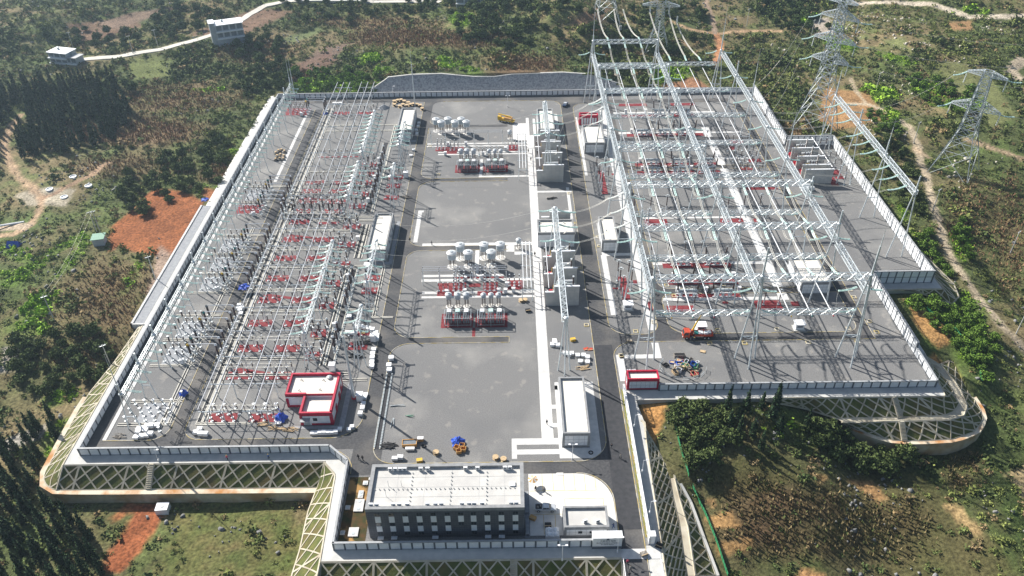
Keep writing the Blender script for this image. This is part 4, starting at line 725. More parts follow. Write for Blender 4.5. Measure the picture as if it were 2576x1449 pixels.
# red and white building, L-shaped
rb = E('red_white_building', 'L-shaped white building with red frames and cream roof at the end of the left yard', 'building', (-65.5, 157.2, 0))
def at_(x, y): return (x + 65.5, y - 157.2)
w1 = MB(); x0, y0 = at_(-65.4, 164.5); x1, y1 = at_(-50.9, 173.4); w1.box(x0, y0, 0, x1, y1, 4.3); xa, ya = at_(-60, 157.3); w1.box(xa, ya, 0, x1 - .002, y0 + .01, 3.6); w1.build('wall', 'white_panel', rb)
MB().box(x0 + .6, y0 + .6, 4.3, x1 - .6, y1 - .6, 4.36).build('roof', 'cream_roof', rb); MB().box(xa + .6, ya + .6, 3.6, x1 - .6, y0 - .02, 3.67).build('roof', 'cream_roof', rb); 
t = MB(); ph = 5.2
t.box(x0, y0, 4, xa + .6, y0 + .6, ph); t.box(x0, y1 - .6, 4, x1, y1, ph); t.box(x0, y0 + .6, 4, x0 + .6, y1 - .6, ph); t.box(x1 - .6, ya + .6, 4, x1, y1 - .6, ph); t.box(xa, ya, 3.5, x1, ya + .6, 4.8); t.box(xa, ya + .6, 3.5, xa + .6, y0, 4.8); t.box(xa + .6, y0 + .1, 4.36, x1 - .6, y0 + .3, 5)
for cx_, cy_ in ((x0 - .06, y0 - .06), (xa - .3, y0 - .06), (xa - .06, ya - .06), (x1 - .75, ya - .06), (x0 - .06, y1 - .75), (x1 - .75, y1 - .75)): t.box(cx_, cy_, 0, cx_ + .8, cy_ + .8, 3.48)
t.box(x0 + .7, y0 - .05, 0, xa - .3, y0 + .03, .8); t.box(xa + 3, ya - .05, 0, x1 - .75, ya + .03, .7); t.box(x1 - .03, ya + .8, 0, x1 + .05, y1 - .8, .7); t.build('red_frame', 'red_trim', rb)
MB().box(xa + 3.6, ya - .1, 1.7, xa + 4.8, ya - .04, 2.8).build('window', 'glass', rb); MB().box(xa + .8, ya - .1, .05, xa + 2.6, ya - .04, 2.6).build('door', 'steel_dull', rb); MB().box(xa + .3, ya - 1.6, 2.7, xa + 2.9, ya - .08, 2.85).build('canopy', 'wall_cap', rb)
for y in (4.5, 9.5, 12.5): MB().box(x1 + .02, ya + y, .05, x1 + .14, ya + y + 1.6, 2.5).build('shutter', 'red_trim', rb)
for y in (5, 10): MB().tube((x1 + .3, ya + y, 0), (x1 + .3, ya + y, 3), .1, n=6).build('pipe', 'red_trim', rb)
t = MB(); t.lathe(x1 - 3.1, y1 - 1.5, [(.75, 4.4), (.75, 4.9), (.2, 5.1)], 12); t.build('roof_vent', 'steel_dull', rb)
for dx, dy in ((3, 6.6), (9.5, 6.4), (3.2, 2.2), (9.2, 2.4)): MB().path([(x0 + dx, y0 + dy, 4.4), (x0 + dx + .5, y0 + dy, 4.9), (x0 + dx + .9, y0 + dy - .5, 4.45)], .09).build('roof_pipe', 'equip_dark', rb)
# office block
of = E('office_block', 'three-storey dark grey office block with pale flat roof', 'office block', (-35.5, 119.5, 0)); OX, OY, OH = 37.7, 13.7, 11.0
MB().box(0, 0, 0, OX, OY, 10.2).build('wall', 'dark_clad', of); MB().box(.9, .9, 10.2, OX - .9, OY - .9, 10.27).build('roof', 'office_roof', of)
t = MB(); t.box(-.02, -.02, 10.0, OX + .02, .9, OH); t.box(-.02, OY - .9, 10.0, OX + .02, OY + .02, OH); t.box(-.02, .9, 10.0, .9, OY - .9, OH); t.box(OX - .9, .9, 10.0, OX + .02, OY - .9, OH); t.build('parapet', 'parapet', of)
t = MB()
for i in range(1, 62): t.box(i * .61 - .012, -.014, 0, i * .61 + .012, .0, 9.98)
for i in range(1, 14): t.box(0, -.016, i * .72 - .012, OX, .0, i * .72 + .012)
t.build('cladding_joints', 'joint', of)
for k, x in enumerate((-32.8, -29.5, -26.2, -22.85, -19.5, -16.15, -12.95, -9.95, -6.65, -3.3, 0.05)):
    u = x + 35.5 - .65
    for z0, z1, m in ((8.25, 9.55, 'glass'), (5.95, 8.2, 'white_panel'), (4.6, 5.9, 'glass'), (2.5, 4.55, 'white_panel'), (1.15, 2.45, 'glass')):
        if k == 6 and z0 in (2.5, 1.15): continue
        if m == 'glass':
            wn = MB().box(u, -.06, z0, u + 1.3, -.02, z1).build('window', 'grey_frame', of); gl = MB().box(u + .06, -.09, z0 + .06, u + .62, -.065, z1 - .06).box(u + .68, -.09, z0 + .06, u + 1.24, -.065, z1 - .06).build('pane', 'glass', wn)
        else: MB().box(u - .02, -.1, z0, u + 1.32, -.02, z1).build('white_panel', m, of)
    if k in (0, 1, 4, 8, 9): MB().box(u - .1, -1.0, .55, u + 1.4, -.05, .65).build('canopy', 'white_panel', of)
t = MB()
for x, y in [(1.5 + i * 1.13, 6.3) for i in range(31)] + [(xx, 1.6 + j * 1.2) for xx in (10.3, 20, 28.7) for j in range(9)]: t.lathe(x, y, [(.1, 10.27), (.1, 10.45), (.17, 10.46), (.17, 10.5)], 6)
t.build('roof_vent', 'equip_dark', of)
t = MB()
for x in (6.8, 13.5, 20, 26.8, 33): t.box(x, .92, 10.27, x + .05, OY - .92, 10.285)
for y in (4, 6.9, 10): t.box(.92, y, 10.288, OX - .92, y + .04, 10.3)
t.build('roof_seams', 'wall_cap', of)
for x, y in ((4.7, 7.3), (7.9, 7.3), (4.5, 4.2)): MB().tube((x, y, 10.2), (x, y, 12.4), .05, n=5).build('roof_mast', 'steel_dull', of)
MB().box(34.3, 6.8, 10.27, 35.6, 8.1, 10.6).build('roof_hatch', 'white', of)
for i, x in enumerate((4.6, 5.9, 7.1, 8.2, 12.2, 13.9, 23.3, 26.3, 33.1, 34.3)): ac_kit((-35.5 + x, 119.5 + OY - 1.6, 10.27), math.pi * 0, 'white fan unit at the rear parapet of the office roof, %s from the left' % ORD[i], 'fan units along the rear office parapet')
for i, x in enumerate((1.3, 2.6, 6.6, 8, 9.9, 14.7, 16.6, 18, 22.9, 24.6, 25.8, 27.7, 34.6, 35.8)): ac_kit((-35.5 + x, 119.5 + 1.35, 10.27), math.pi, 'white fan unit at the front parapet of the office roof, %s from the left' % ORD[i], 'fan units along the front office parapet')
tag(MB().box(2.3, 119, 0, 3.5, 133, .05).box(2.5, 119.3, .05, 3.4, 124, 1).box(2.5, 126, .05, 3.4, 128, .6).build('light_well', 'pale_pad'), 'pale light well strip with low hatches along the right end of the office', 'light well')
# garden boxes left of the office
for i, (x, y, w_, d_, m) in enumerate(((-38.3, 137.2, 1.6, .8, 'paving'), (-39.6, 135.6, 1.3, 1.3, 'paving'), (-40.3, 131.4, 1.3, 2.4, 'paving'), (-40.8, 127.2, 2.4, 3.8, 'paving'), (-43, 127.9, 1.2, 1.2, 'paving'), (-41, 119.8, 2.4, 2.6, 'paving'), (-43, 120.4, 1.1, 1.1, 'paving'))):
    t = E('manhole_pit', 'concrete pit cover %s on the garden bed left of the office' % ('by the gate end' if i == 0 else 'of pale concrete, number %s from the rear' % ORD[i]), 'pit cover', (x, y, 0)); t['group'] = 'pit covers on the garden bed'
    MB().box(0, 0, 0, w_, d_, .35).build('slab', m, t); MB().lathe(w_ / 2, min(d_ / 2, .8), [(.42, .35), (.42, .4)], 14).build('lid', 'steel_dull', t)
    if i == 3 or i == 2: MB().lathe(w_ / 2, d_ - .7, [(.42, .35), (.42, .4)], 14).build('lid', 'steel_dull', t)
# village houses on the hills
def vhouse(label, vx, vy, rz, W, D, H, floors, bays, roof=('white', .9), stair=True, up=.0):
    x, y, z = ground_at(vx, vy); h0 = E('village_house', label, 'house', (x, y, z - 1.5), rz)
    MB().box(0, 0, 0, W, D, H + 1.5).build('wall', 'house_wall', h0); MB().box(-.5, -.5, H + 1.5, W + .5, D + .5, H + 1.8).build('roof', roof[0], h0)
    if stair: MB().box(-3, 1, 0, -.01, D - 1, H + 2.6).build('stair_tower', 'house_wall', h0); MB().box(-3.3, .7, H + 2.6, .1, D - .7, H + 2.9).build('roof', 'white_panel', h0)
    fh = H / floors
    for f in range(floors):
        MB().box(0, -1.1, 1.5 + f * fh - .1, W, -.02, 1.5 + f * fh + .45).build('balcony', 'white', h0)
        for b_ in range(bays):
            if f == 0 and floors > 2: continue
            MB().box(W * (b_ + .12) / bays, -.08, 1.5 + f * fh + .9, W * (b_ + .88) / bays, -.02, 1.5 + (f + 1) * fh - .35).build('window', 'equip_dark', h0)
    MB().lathe(W * .3, D * .6, [(.6, H + 1.8), (.6, H + 3), (.1, H + 3.2)], 10).build('water_tank', 'steel_dull', h0); return h0
vhouse('three-storey concrete house with open bays beside the village road', 552, 116, R_(22), 15, 9, 11.5, 3, 4)
vhouse('small white-roofed house above the dark conifer wood', 128, 158, R_(-16), 12, 8, 6, 2, 3, stair=False)
t = vhouse('low annex with terrace joined behind the white-roofed house', 168, 160, R_(-16), 7, 6, 3.5, 1, 2, ('wall_cap', 1), False)
vhouse('grey flat-roofed house at the top edge where the village road ends', 1148, 24, R_(-8), 16, 9, 7, 2, 3, ('wall_cap', 1), False)
x, y, z = ground_at(253, 612); sh = E('pump_hut', 'green-roofed grey hut at the edge of the red field', 'hut', (x, y, z - .3), R_(12)); MB().box(-2, -2, 0, 2, 2, 3.2).build('wall', 'house_wall', sh); MB().box(-2.4, -2.4, 3.2, 2.4, 2.4, 3.45).build('roof', 'green_roof', sh)
x, y, z = ground_at(36, 618); tp = E('blue_tent', 'blue tarpaulin tent among the bright shrubs at the left edge', 'tarp tent', (x, y, z)); MB().add([(-2.5, -1.8, 0), (2.5, -1.8, 0), (2.5, 1.8, 0), (-2.5, 1.8, 0), (-2, 0, 2.2), (2, 0, 2)], [(0, 1, 5, 4), (2, 3, 4, 5), (1, 2, 5), (3, 0, 4)]).build('cover', 'blue_tarp', tp)
x, y, z = ground_at(412, 1285); pb = E('valve_box', 'white concrete box at the foot of the front retaining wall', 'valve box', (x, y, z - .5), R_(4)); MB().box(-1.6, -1.3, 0, 1.6, 1.3, 2.4).build('chamber', 'white_panel', pb); MB().lathe(0, 0, [(.45, 2.4), (.45, 2.5)], 14).build('lid', 'paving', pb)
# ------------------------------------------------------------------ steel structures
def truss(L, w_=1.7, h=1.6, n=None, r=.1, rd=.055, tri=False):
    light = w_ < 1.1
    """lattice beam along +x from 0 to L, centred on y, chords from z=-h to 0"""
    b = MB(); n = n or max(3, round(L / (1.9 if w_ < 1.1 else 1.7))); s = L / n
    if tri: ch = [(-w_ / 2, -h), (w_ / 2, -h), (0, 0)]
    else: ch = [(-w_ / 2, 0), (w_ / 2, 0), (w_ / 2, -h), (-w_ / 2, -h)]
    for y, z in ch: b.tube((0, y, z), (L, y, z), r, n=5)
    k = len(ch)
    for i in range(n):
        for a in range(k):
            p, q = ch[a], ch[(a + 1) % k]
            if i % 2: p, q = q, p
            b.tube((i * s, *p), ((i + 1) * s, *q), rd, n=4, cap=False)
            if not light and (not tri or a < 2): b.tube((i * s, *ch[a]), (i * s, *ch[(a + 1) % k]), rd * .9, n=4, cap=False)
    return b
truss_me = {}
def beam(label, p, q, w_=1.7, h=1.6, r=.1, group=None, name='lattice_beam', tri=False, m='steel'):
    p = Vector(p); q = Vector(q); d = q - p; key = (round(d.length, 1), w_, h, r, tri, m)
    if key not in truss_me: o = truss(d.length, w_, h, r=r, rd=r * .62, tri=tri).build(name, m); truss_me[key] = o.data
    else: o = bpy.data.objects.new(name, truss_me[key]); COL.objects.link(o)
    o.location = p; o.rotation_euler.z = math.atan2(d.y, d.x); return tag(o, label, 'lattice beam', group)
def column_fn(z, sp, r0, dirx=True, brace=9, third=0, pole=0, rod=0, pr=.26):
    def fn():
        t = E('gantry_column', 'x', 'gantry column'); a = (1, 0) if dirx else (0, 1)
        for s in (-1, 1): MB().tube((a[0] * s * sp, a[1] * s * sp, 0), (a[0] * s * .25, a[1] * s * .25, z), r0, r0 * .85, 8).build('leg', 'steel', t)
        f = brace / z; xx = sp * (1 - f) + .25 * f
        b = MB(); b.tube((-a[0] * xx, -a[1] * xx, brace), (a[0] * xx, a[1] * xx, brace), r0 * .6, n=6)
        if third: b.tube((0, 0, brace - 3 * f), (-a[0] * xx, -a[1] * xx, brace), r0 * .35, n=5); b.tube((0, 0, brace - 3 * f), (a[0] * xx, a[1] * xx, brace), r0 * .35, n=5)
        b.build('cross_brace', 'steel', t)
        if third: MB().tube((0, third, 0), (0, 0, z), r0, r0 * .85, 8).build('leg', 'steel', t)
        MB().lathe(0, 0, [(.5, z - .5), (.62, z - .3), (.62, z + .1), (.3, z + .3)], 8).build('column_head', 'steel', t)
        if pole: MB().tube((0, 0, z), (0, 0, pole), pr * 1.25, pr, 8).build('pole', 'steel', t)
        if rod:
            z0 = pole or z; MB().tube((0, 0, z0), (0, 0, z0 + (rod - z0) * .55), pr * .55, pr * .4, 6).tube((0, 0, z0 + (rod - z0) * .55), (0, 0, rod), pr * .25, pr * .12, 5).build('lightning_rod', 'steel', t)
        return t
    return fn
RX = (40.3, 71.3, 102.3); RY = (183, 210.2, 237.2, 264.2, 291, 317, 344, 375.5)
RYN = ('front row', 'second row', 'third row', 'fourth row', 'fifth row', 'sixth row', 'seventh row', 'rearmost row'); RXN = ('left', 'middle', 'right')
POLE = {(0, 0): (35, 45.5), (0, 1): (37, 46.5), (0, 3): (36, 45), (0, 5): (34, 42), (0, 7): (34, 47), (1, 0): (41, 0), (1, 7): (40, 0), (2, 0): (41, 48), (2, 1): (36, 0), (2, 2): (33, 0), (2, 3): (36, 46), (2, 5): (34, 48), (2, 6): (32.5, 0), (2, 7): (33, 48)}
kits = {}
for i, x in enumerate(RX):
    for j, y in enumerate(RY):
        po, ro = POLE.get((i, j), (0, 0)); th = -4.9 if j == 0 else (3.4 if j == 7 else 0)
        top = 31.3 if (j in (0, 1, 2) or (i < 2 and j in (3, 5, 6, 7))) else 26
        key = (top, th, po, ro)
        if key not in kits: kits[key] = Kit(column_fn(top, 3.1, .27, True, 8.8, th, po, ro))
        kits[key]((x, y, 0), 0, 'splayed steel column, %s line, %s of the big gantries' % (RXN[i], RYN[j]), 'splayed steel columns of the big right gantries')
SPN = ('left', 'right')
for j, y in enumerate(RY):
    for s in (0, 1):
        x0, x1 = RX[s] + .4, RX[s + 1] - .4
        if (s == 0 and j != 4) or j in (0, 1, 2): beam('high lattice beam of the %s bay, %s of the big gantries' % (SPN[s], RYN[j]), (x0, y, 31.5), (x1, y, 31.5), group='high cross beams of the big gantries')
        z = 19.2 if j == 0 else 20.2; o = 1.4
        beam('lower lattice beam of the %s bay, %s of the big gantries' % (SPN[s], RYN[j]), (x0 + o, y - .6, z), (x1 - o, y - .6, z), 1.4, 1.3, .085, group='lower cross beams of the big gantries')
for i, x in enumerate(RX):
    for j in range(7):
        beam('long lattice beam running back along the %s column line, %s to next' % (RXN[i], RYN[j]), (x + (.7 if i == 2 else .2), RY[j] + .6, 25.3), (x + (.7 if i == 2 else .2), RY[j + 1] - .6, 25.3), 1.5, 1.4, .13, group='lengthways beams of the big gantries')
# stepped-out yard gantry
AXY = (236.5, 263.5, 290.5, 318); k1 = Kit(column_fn(27, 2.8, .25, True, 9, 0, 33, 0)); k2 = Kit(column_fn(27, 2.8, .25, True, 9, 0, 33, 42))
for j, y in enumerate(AXY): (k2 if j in (1, 3) else k1)((138.2, y, 0), 0, 'splayed column of the outer right gantry, %s from the front' % ORD[j], 'columns of the outer right gantry')
for j in range(3): beam('lattice beam of the outer right gantry above the perimeter wall, %s bay from the front' % ORD[j], (138.6, AXY[j] + .5, 27), (138.6, AXY[j + 1] - .5, 27), 1.6, 1.5, .14, group='beams of the outer right gantry')
# transformer gantry over the firewalls
k3 = Kit(column_fn(20.5, 1.8, .22, True, 7, -2.6, 0, 0, .2)); 
for j, y in enumerate((178.6, 213.5, 240)): k3((15.4, y, 0), 0, 'splayed column carrying the long beam over the near transformers, %s from the front' % ORD[j], 'columns of the near transformer gantry')
beam('long tapering lattice beam over the near transformers and firewalls', (15.2, 178.6, 20.5), (15.2, 213, 20.5), 1.7, 1.6, .13); beam('lattice beam over the wide transformer building', (15.2, 213.9, 20.5), (15.2, 240, 20.5), 1.7, 1.6, .13)
for j, y in enumerate((299, 330)): k3((15.6, y, 0), 0, 'splayed column of the far transformer gantry, %s one' % ('front' if j == 0 else 'rear'), 'columns of the far transformer gantry')
beam('lattice beam over the far transformers', (15.4, 299, 20.5), (15.4, 330, 20.5), 1.7, 1.6, .13)
# left yard gantries
k4 = Kit(column_fn(13.8, 1.9, .17, True, 5, 0)); k5 = Kit(column_fn(13.8, 1.9, .17, True, 5, 0, 17.3)); k6 = Kit(column_fn(13.8, 1.9, .17, True, 5, 0, 17.3, 28)); k7 = Kit(column_fn(13.8, 1.9, .17, True, 5, -2, 17.3, 0))
WYS = [156.6 + 12.55 * i for i in range(18)]
for j, y in enumerate(WYS): (k6 if j in (0, 17) else k5)((-106.6, y, 0), 0, 'slim splayed column of the left wall gantry, %s from the front' % ORD[j], 'columns of the left wall gantry')
for j in range(17): beam('lattice beam of the left wall gantry, %s bay from the front' % ORD[j], (-106.6, WYS[j] + .2, 13.6), (-106.6, WYS[j + 1] - .2, 13.6), .9, .8, .065, group='beams of the left wall gantry')
G1 = ((-62, 181.5, 231, (181.5, 198, 214.5, 231)), (-61.6, 262, 289, (262, 275.5, 289)), (-61.4, 298, 338, (298, 311, 324.5, 338)), (-46.8, 181.5, 194.4, (181.5, 194.4)), (-46.8, 206.5, 231, (206.5, 218.7, 231)), (-46.8, 276.8, 287, (276.8, 287)), (-46.6, 304, 326, (304, 315, 326)))
G1N = ('cable trench gantry in front', 'cable trench gantry in the middle', 'cable trench gantry at the far end', 'left road gantry in front', 'left road gantry near the relay house', 'left road gantry behind the near relay house', 'left road gantry by the far relay house')
for (x, y0, y1, cols), nm in zip(G1, G1N):
    for j, y in enumerate(cols): (k7 if j == 0 else k4)((x, y, 0), 0, 'splayed column of the %s, %s from the front' % (nm, ORD[j]), 'columns of the short left yard gantries')
    for j in range(len(cols) - 1): beam('lattice beam of the %s, %s bay' % (nm, ORD[j]), (x, cols[j] + .2, 13.7), (x, cols[j + 1] - .2, 13.7), 1.0, .9, .07, group='beams of the short left yard gantries')
# lighting and lightning masts
def mast_fn(h, r=.16, flood=False):
    def fn():
        t = E('lightning_mast', 'x', 'mast'); MB().tube((0, 0, 0), (0, 0, h * .72), r * 1.5, r, 8).build('pole', 'steel', t); MB().tube((0, 0, h * .72), (0, 0, h), r * .5, r * .2, 6).build('tip', 'steel', t)
        MB().lathe(0, 0, [(r * 2.4, 0), (r * 2.4, .6)], 8).build('base', 'red_flange' if flood else 'steel', t); return t
    return fn
Kit(mast_fn(30, .2))((-47.4, 373.7, 0), 0, 'tall thin lightning mast beside the far relay house roof')
Kit(mast_fn(33, .3, True))((-46.7, 167.7, 0), 0, 'tall grey pole with red foot beside the red and white building')
Kit(mast_fn(21, .2))((-110, 386, 0), 0, 'lightning mast at the far left corner of the yard')

# ------------------------------------------------------------------ insulator strings and conductors
def string_mesh(L, m, pair=True, sag=.35, dia=.13):
    b = MB(); n = 10
    for s in ((-.22, .22) if pair else (0,)):
        pts = [(L * i / n, s, -sag * (1 - (2 * i / n - 1) ** 2)) for i in range(n + 1)]
        for i in range(n): b.tube(pts[i], pts[i + 1], dia * (1.05 if i % 2 else .8), n=6)
    if pair: b.tube((L, -.3, 0), (L, .3, 0), .07, n=5); b.tube((0, -.3, 0), (0, .3, 0), .07, n=5)
    return b
smesh = {}
def istring(p, q, label, m='green_glass', pair=True, sag=.35, dia=.13, group='insulator strings', name='insulator_string'):
    p = Vector(p); d = Vector(q) - p; L = d.length; key = (round(L, 1), m, pair, sag, dia)
    if key not in smesh: o = string_mesh(L, m, pair, sag, dia).build(name, m); smesh[key] = o.data
    else: o = bpy.data.objects.new(name, smesh[key]); COL.objects.link(o)
    o.location = p; o.rotation_euler = (0, -math.asin(d.z / L), math.atan2(d.y, d.x)); return tag(o, label, 'insulator string' if name == 'insulator_string' else 'suspension insulator', group)
def cable(pts_list, r, label, m='wire', group='overhead conductors', name='conductor', n=4):
    b = MB()
    for P in pts_list: b.path(P, r, n)
    return tag(b.build(name, m), label, 'conductor', group)
def sagline(p, q, sag, n=10, off=(0, 0, 0)):
    p = Vector(p) + Vector(off); q = Vector(q) + Vector(off)
    return [tuple(p.lerp(q, i / n) - Vector((0, 0, sag * (1 - (2 * i / n - 1) ** 2)))) for i in range(n + 1)]
PH = {0: (47.6, 55.1, 62.7), 1: (78.7, 86.2, 93.3)}
PN = ('left', 'middle', 'right')
def span(s, j0, j1):
    for k, x in enumerate(PH[s]):
        y0, y1 = RY[j0] + .9, RY[j1] - .9; z = 31.2 if True else 0
        nm = '%s phase, %s bay, %s to %s' % (PN[k], SPN[s], RYN[j0], RYN[j1])
        L = 5.0
        istring((x, y1, z - .4), (x + .2, y1 - L, z - 1.6), 'green string, far end, ' + nm, sag=.3, dia=.17)
        istring((x + .2, y0, z - .4), (x, y0 + L, z - 1.6), 'green string, near end, ' + nm, sag=.3, dia=.17)
        A = (x + .2, y1 - L, z - 1.6); B = (x, y0 + L, z - 1.6)
        cable([sagline(A, B, 1.0, 10, (o, 0, 0)) for o in (-.22, .22)], .075, 'twin conductor, ' + nm, 'wire_bright')
        if j0 > 0: cable([sagline((x + o, y0 + L, z - 1.6), (x + o, y0 - 1.8 - L, z - 1.6), 2.6, 8) for o in (-.2, .2)], .07, 'jumper loop under high beam, %s phase, %s bay, %s' % (PN[k], SPN[s], RYN[j0]), 'wire_bright')
for j0, j1 in ((0, 1), (1, 2), (2, 3), (3, 5), (5, 6), (6, 7)): span(0, j0, j1)
for j0, j1 in ((0, 1), (1, 2)): span(1, j0, j1)
# tubular busbars hung below the lower beams
for s, xs in ((0, (46.5, 52.7, 58.9)), (1, (81.5, 87.6, 93.8))):
    for k, x in enumerate(xs):
        t = E('tubular_busbar', 'long silver tubular busbar, %s of three in the %s bay of the big gantries' % (PN[k], SPN[s]), 'busbar', (x, 181, 18.1), group='long tubular busbars under the big gantries')
        MB().tube((0, 0, 0), (0, 192, 0), .16, n=8).build('tube', 'alu', t); MB().tube((0, -.35, 0), (0, .02, 0), .2, n=8).build('end_cap', ('yellow', 'teal', 'red_flange')[k], t)
        for j, y in enumerate(RY[:-1]):
            for o in (-1.2, 1.2): istring((x + o, y - .6, 19), (x, y - .6 + .01, 18.25), 'short insulator, %s side of the %s busbar, %s bay, %s' % (PN[0] if o < 0 else PN[2], PN[k], SPN[s], RYN[j]), pair=False, sag=.02, dia=.11, group='suspension insulators of the busbars', name='suspension_insulator')
# strings reaching sideways from the column lines with droppers
for i, x in enumerate(RX):
    for j, y in enumerate(RY):
        for sgn in (-1, 1):
            if i == 1 and j % 2: continue
            if i == 0 and sgn < 0 and j in (2, 4, 6): continue
            p = (x + sgn * 1.2, y + 3.5, 24.3); q = (x + sgn * 6.4, y + 3.2, 23.2)
            istring(p, q, 'green sideways string, %s side of the %s column line, %s' % ('left' if sgn < 0 else 'right', RXN[i], RYN[j]), dia=.16, sag=.4)
            if (i, sgn) in ((0, 1), (1, 1), (2, -1)): cable([[q, (q[0] + sgn * .4, q[1] - 1, 21), (q[0] + sgn * .3, q[1] - 2.2, 18.2)]], .05, 'dropper from the sideways string on the %s column line, %s' % (RXN[i], RYN[j]), 'wire')
    for j, y in enumerate(RY):
        if i < 2:
            istring((RX[i] + 1.8, y - .6, 19.4), (RX[i] + 6.6, y - .9, 18.7), 'green string along lower beam, left end, %s bay, %s' % (SPN[i], RYN[j]), dia=.15, sag=.5)
            istring((RX[i + 1] - 1.8, y - .6, 19.4), (RX[i + 1] - 6.6, y - .9, 18.7), 'green string along lower beam, right end, %s bay, %s' % (SPN[i], RYN[j]), dia=.15, sag=.5)
            cable([sagline((RX[i] + 6.6, y - .9, 18.7), (RX[i + 1] - 6.6, y - .9, 18.7), .7, 8, (0, 0, 0))], .055, 'cross conductor below the lower beam, %s bay, %s' % (SPN[i], RYN[j]), 'wire')
# strings of the outer right gantry
for j in range(3):
    for k in range(3):
        y = AXY[j] + 5.5 + k * 7.4; nm = 'outer right gantry, %s bay, %s phase' % (ORD[j], ORD[k])
        istring((137.6, y, 26.4), (131.4, y - .3, 24.8), 'green string pointing left from the ' + nm, dia=.17, sag=.5)
        if j > 1: istring((139.6, y, 26.4), (145, y + .3, 25.6), 'green string pointing right from the ' + nm, dia=.17, sag=.4)
        cable([sagline((131.4, y - .3, 24.8), (103.4, y, 24.6), 2.5, 12, (0, 0, o)) for o in (0, .35)], .05, 'thin conductor running left from the ' + nm)
# transformer gantry strings across the main road
for j, y in enumerate((226.2, 235.6, 245.3, 306, 317, 325.5)):
    yy = y - 5; nm = 'over the main road, %s from the front' % ORD[j]
    istring((14.4, yy, 19.6), (9.6, yy + .2, 18.8), 'pale green string on the left of the transformer gantry, %s' % ORD[j], dia=.16, sag=.4)
    istring((16, yy, 19.6), (22.6, yy - .3, 18.4), 'pale green string on the right of the transformer gantry, %s' % ORD[j], dia=.18, sag=.5)
    cable([sagline((22.6, yy - .3, 18.4), (34, yy + 1.5, 22.6), .9, 8, (0, 0, o)) for o in (0, .4)], .06, 'twin conductor ' + nm)
    istring((39.3, yy + 2.6, 24.6), (34, yy + 1.5, 22.6), 'white string at the gantry end of the conductor ' + nm, 'white_glass', dia=.2, sag=.4)
    cable([sagline((22.6, yy - .3, 18.2), (18.6, yy - 1.2, 10.2), 1.6, 6)], .07, 'pale drooping jumper down to the transformer, %s from the front' % ORD[j], 'wire_bright')
    cable([sagline((9.6, yy + .2, 18.8), (-46, yy + 2, 13.4), 3.2, 14)], .035, 'thin overhead wire across the gravel, %s from the front' % ORD[j], 'wire')
# left yard strings
for (x, y0, y1, cols), nm in zip(G1, G1N):
    n = int((y1 - y0) / 3.55)
    for i in range(n):
        y = y0 + 1.8 + i * (y1 - y0 - 3) / max(1, n - 1)
        istring((x - .6, y, 13), (x - 4.4, y - .4, 12.2), 'pale green string pointing left, %s of the %s' % (ORD[i], nm), dia=.13, sag=.3)
        if x < -55 and (y > 262 or y > 200): istring((x + .6, y, 13), (x + 4, y, 12.4), 'pale green string pointing right, %s of the %s' % (ORD[i], nm), dia=.11, sag=.25)
        if x > -55: istring((x + .6, y, 13), (x + 3.6, y, 12.3), 'pale green string pointing right, %s of the %s' % (ORD[i], nm), dia=.15, sag=.25)
        if x < -55 and i % 2 == 0: cable([sagline((x - 4.4, y - .4, 12.2), (-106, y, 13), 2.2, 14)], .03, 'fine wire leaving string %s of the %s' % (ORD[i], nm))
        if i % 3 == 0: istring((x - .5, y + .8, 12.7), (x - .2, y + .8, 9.6), 'hanging insulator %s under the %s' % (ORD[i], nm), pair=False, dia=.13, sag=.02)
for j in range(17):
    for k in range(3):
        y = WYS[j] + 2.4 + k * 3.9; nm = 'bay %s, %s phase' % (ORD[j], ORD[k])
        istring((-106, y, 13), (-102.2, y - .3, 12.4), 'pale green string, left wall gantry, ' + nm, dia=.11, sag=.25)
        istring((-105.9, y - 1.6, 12.7), (-105.4, y - 2.2, 9.9), 'white hanging string, left wall gantry, ' + nm, 'white_glass', dia=.12, sag=.02)
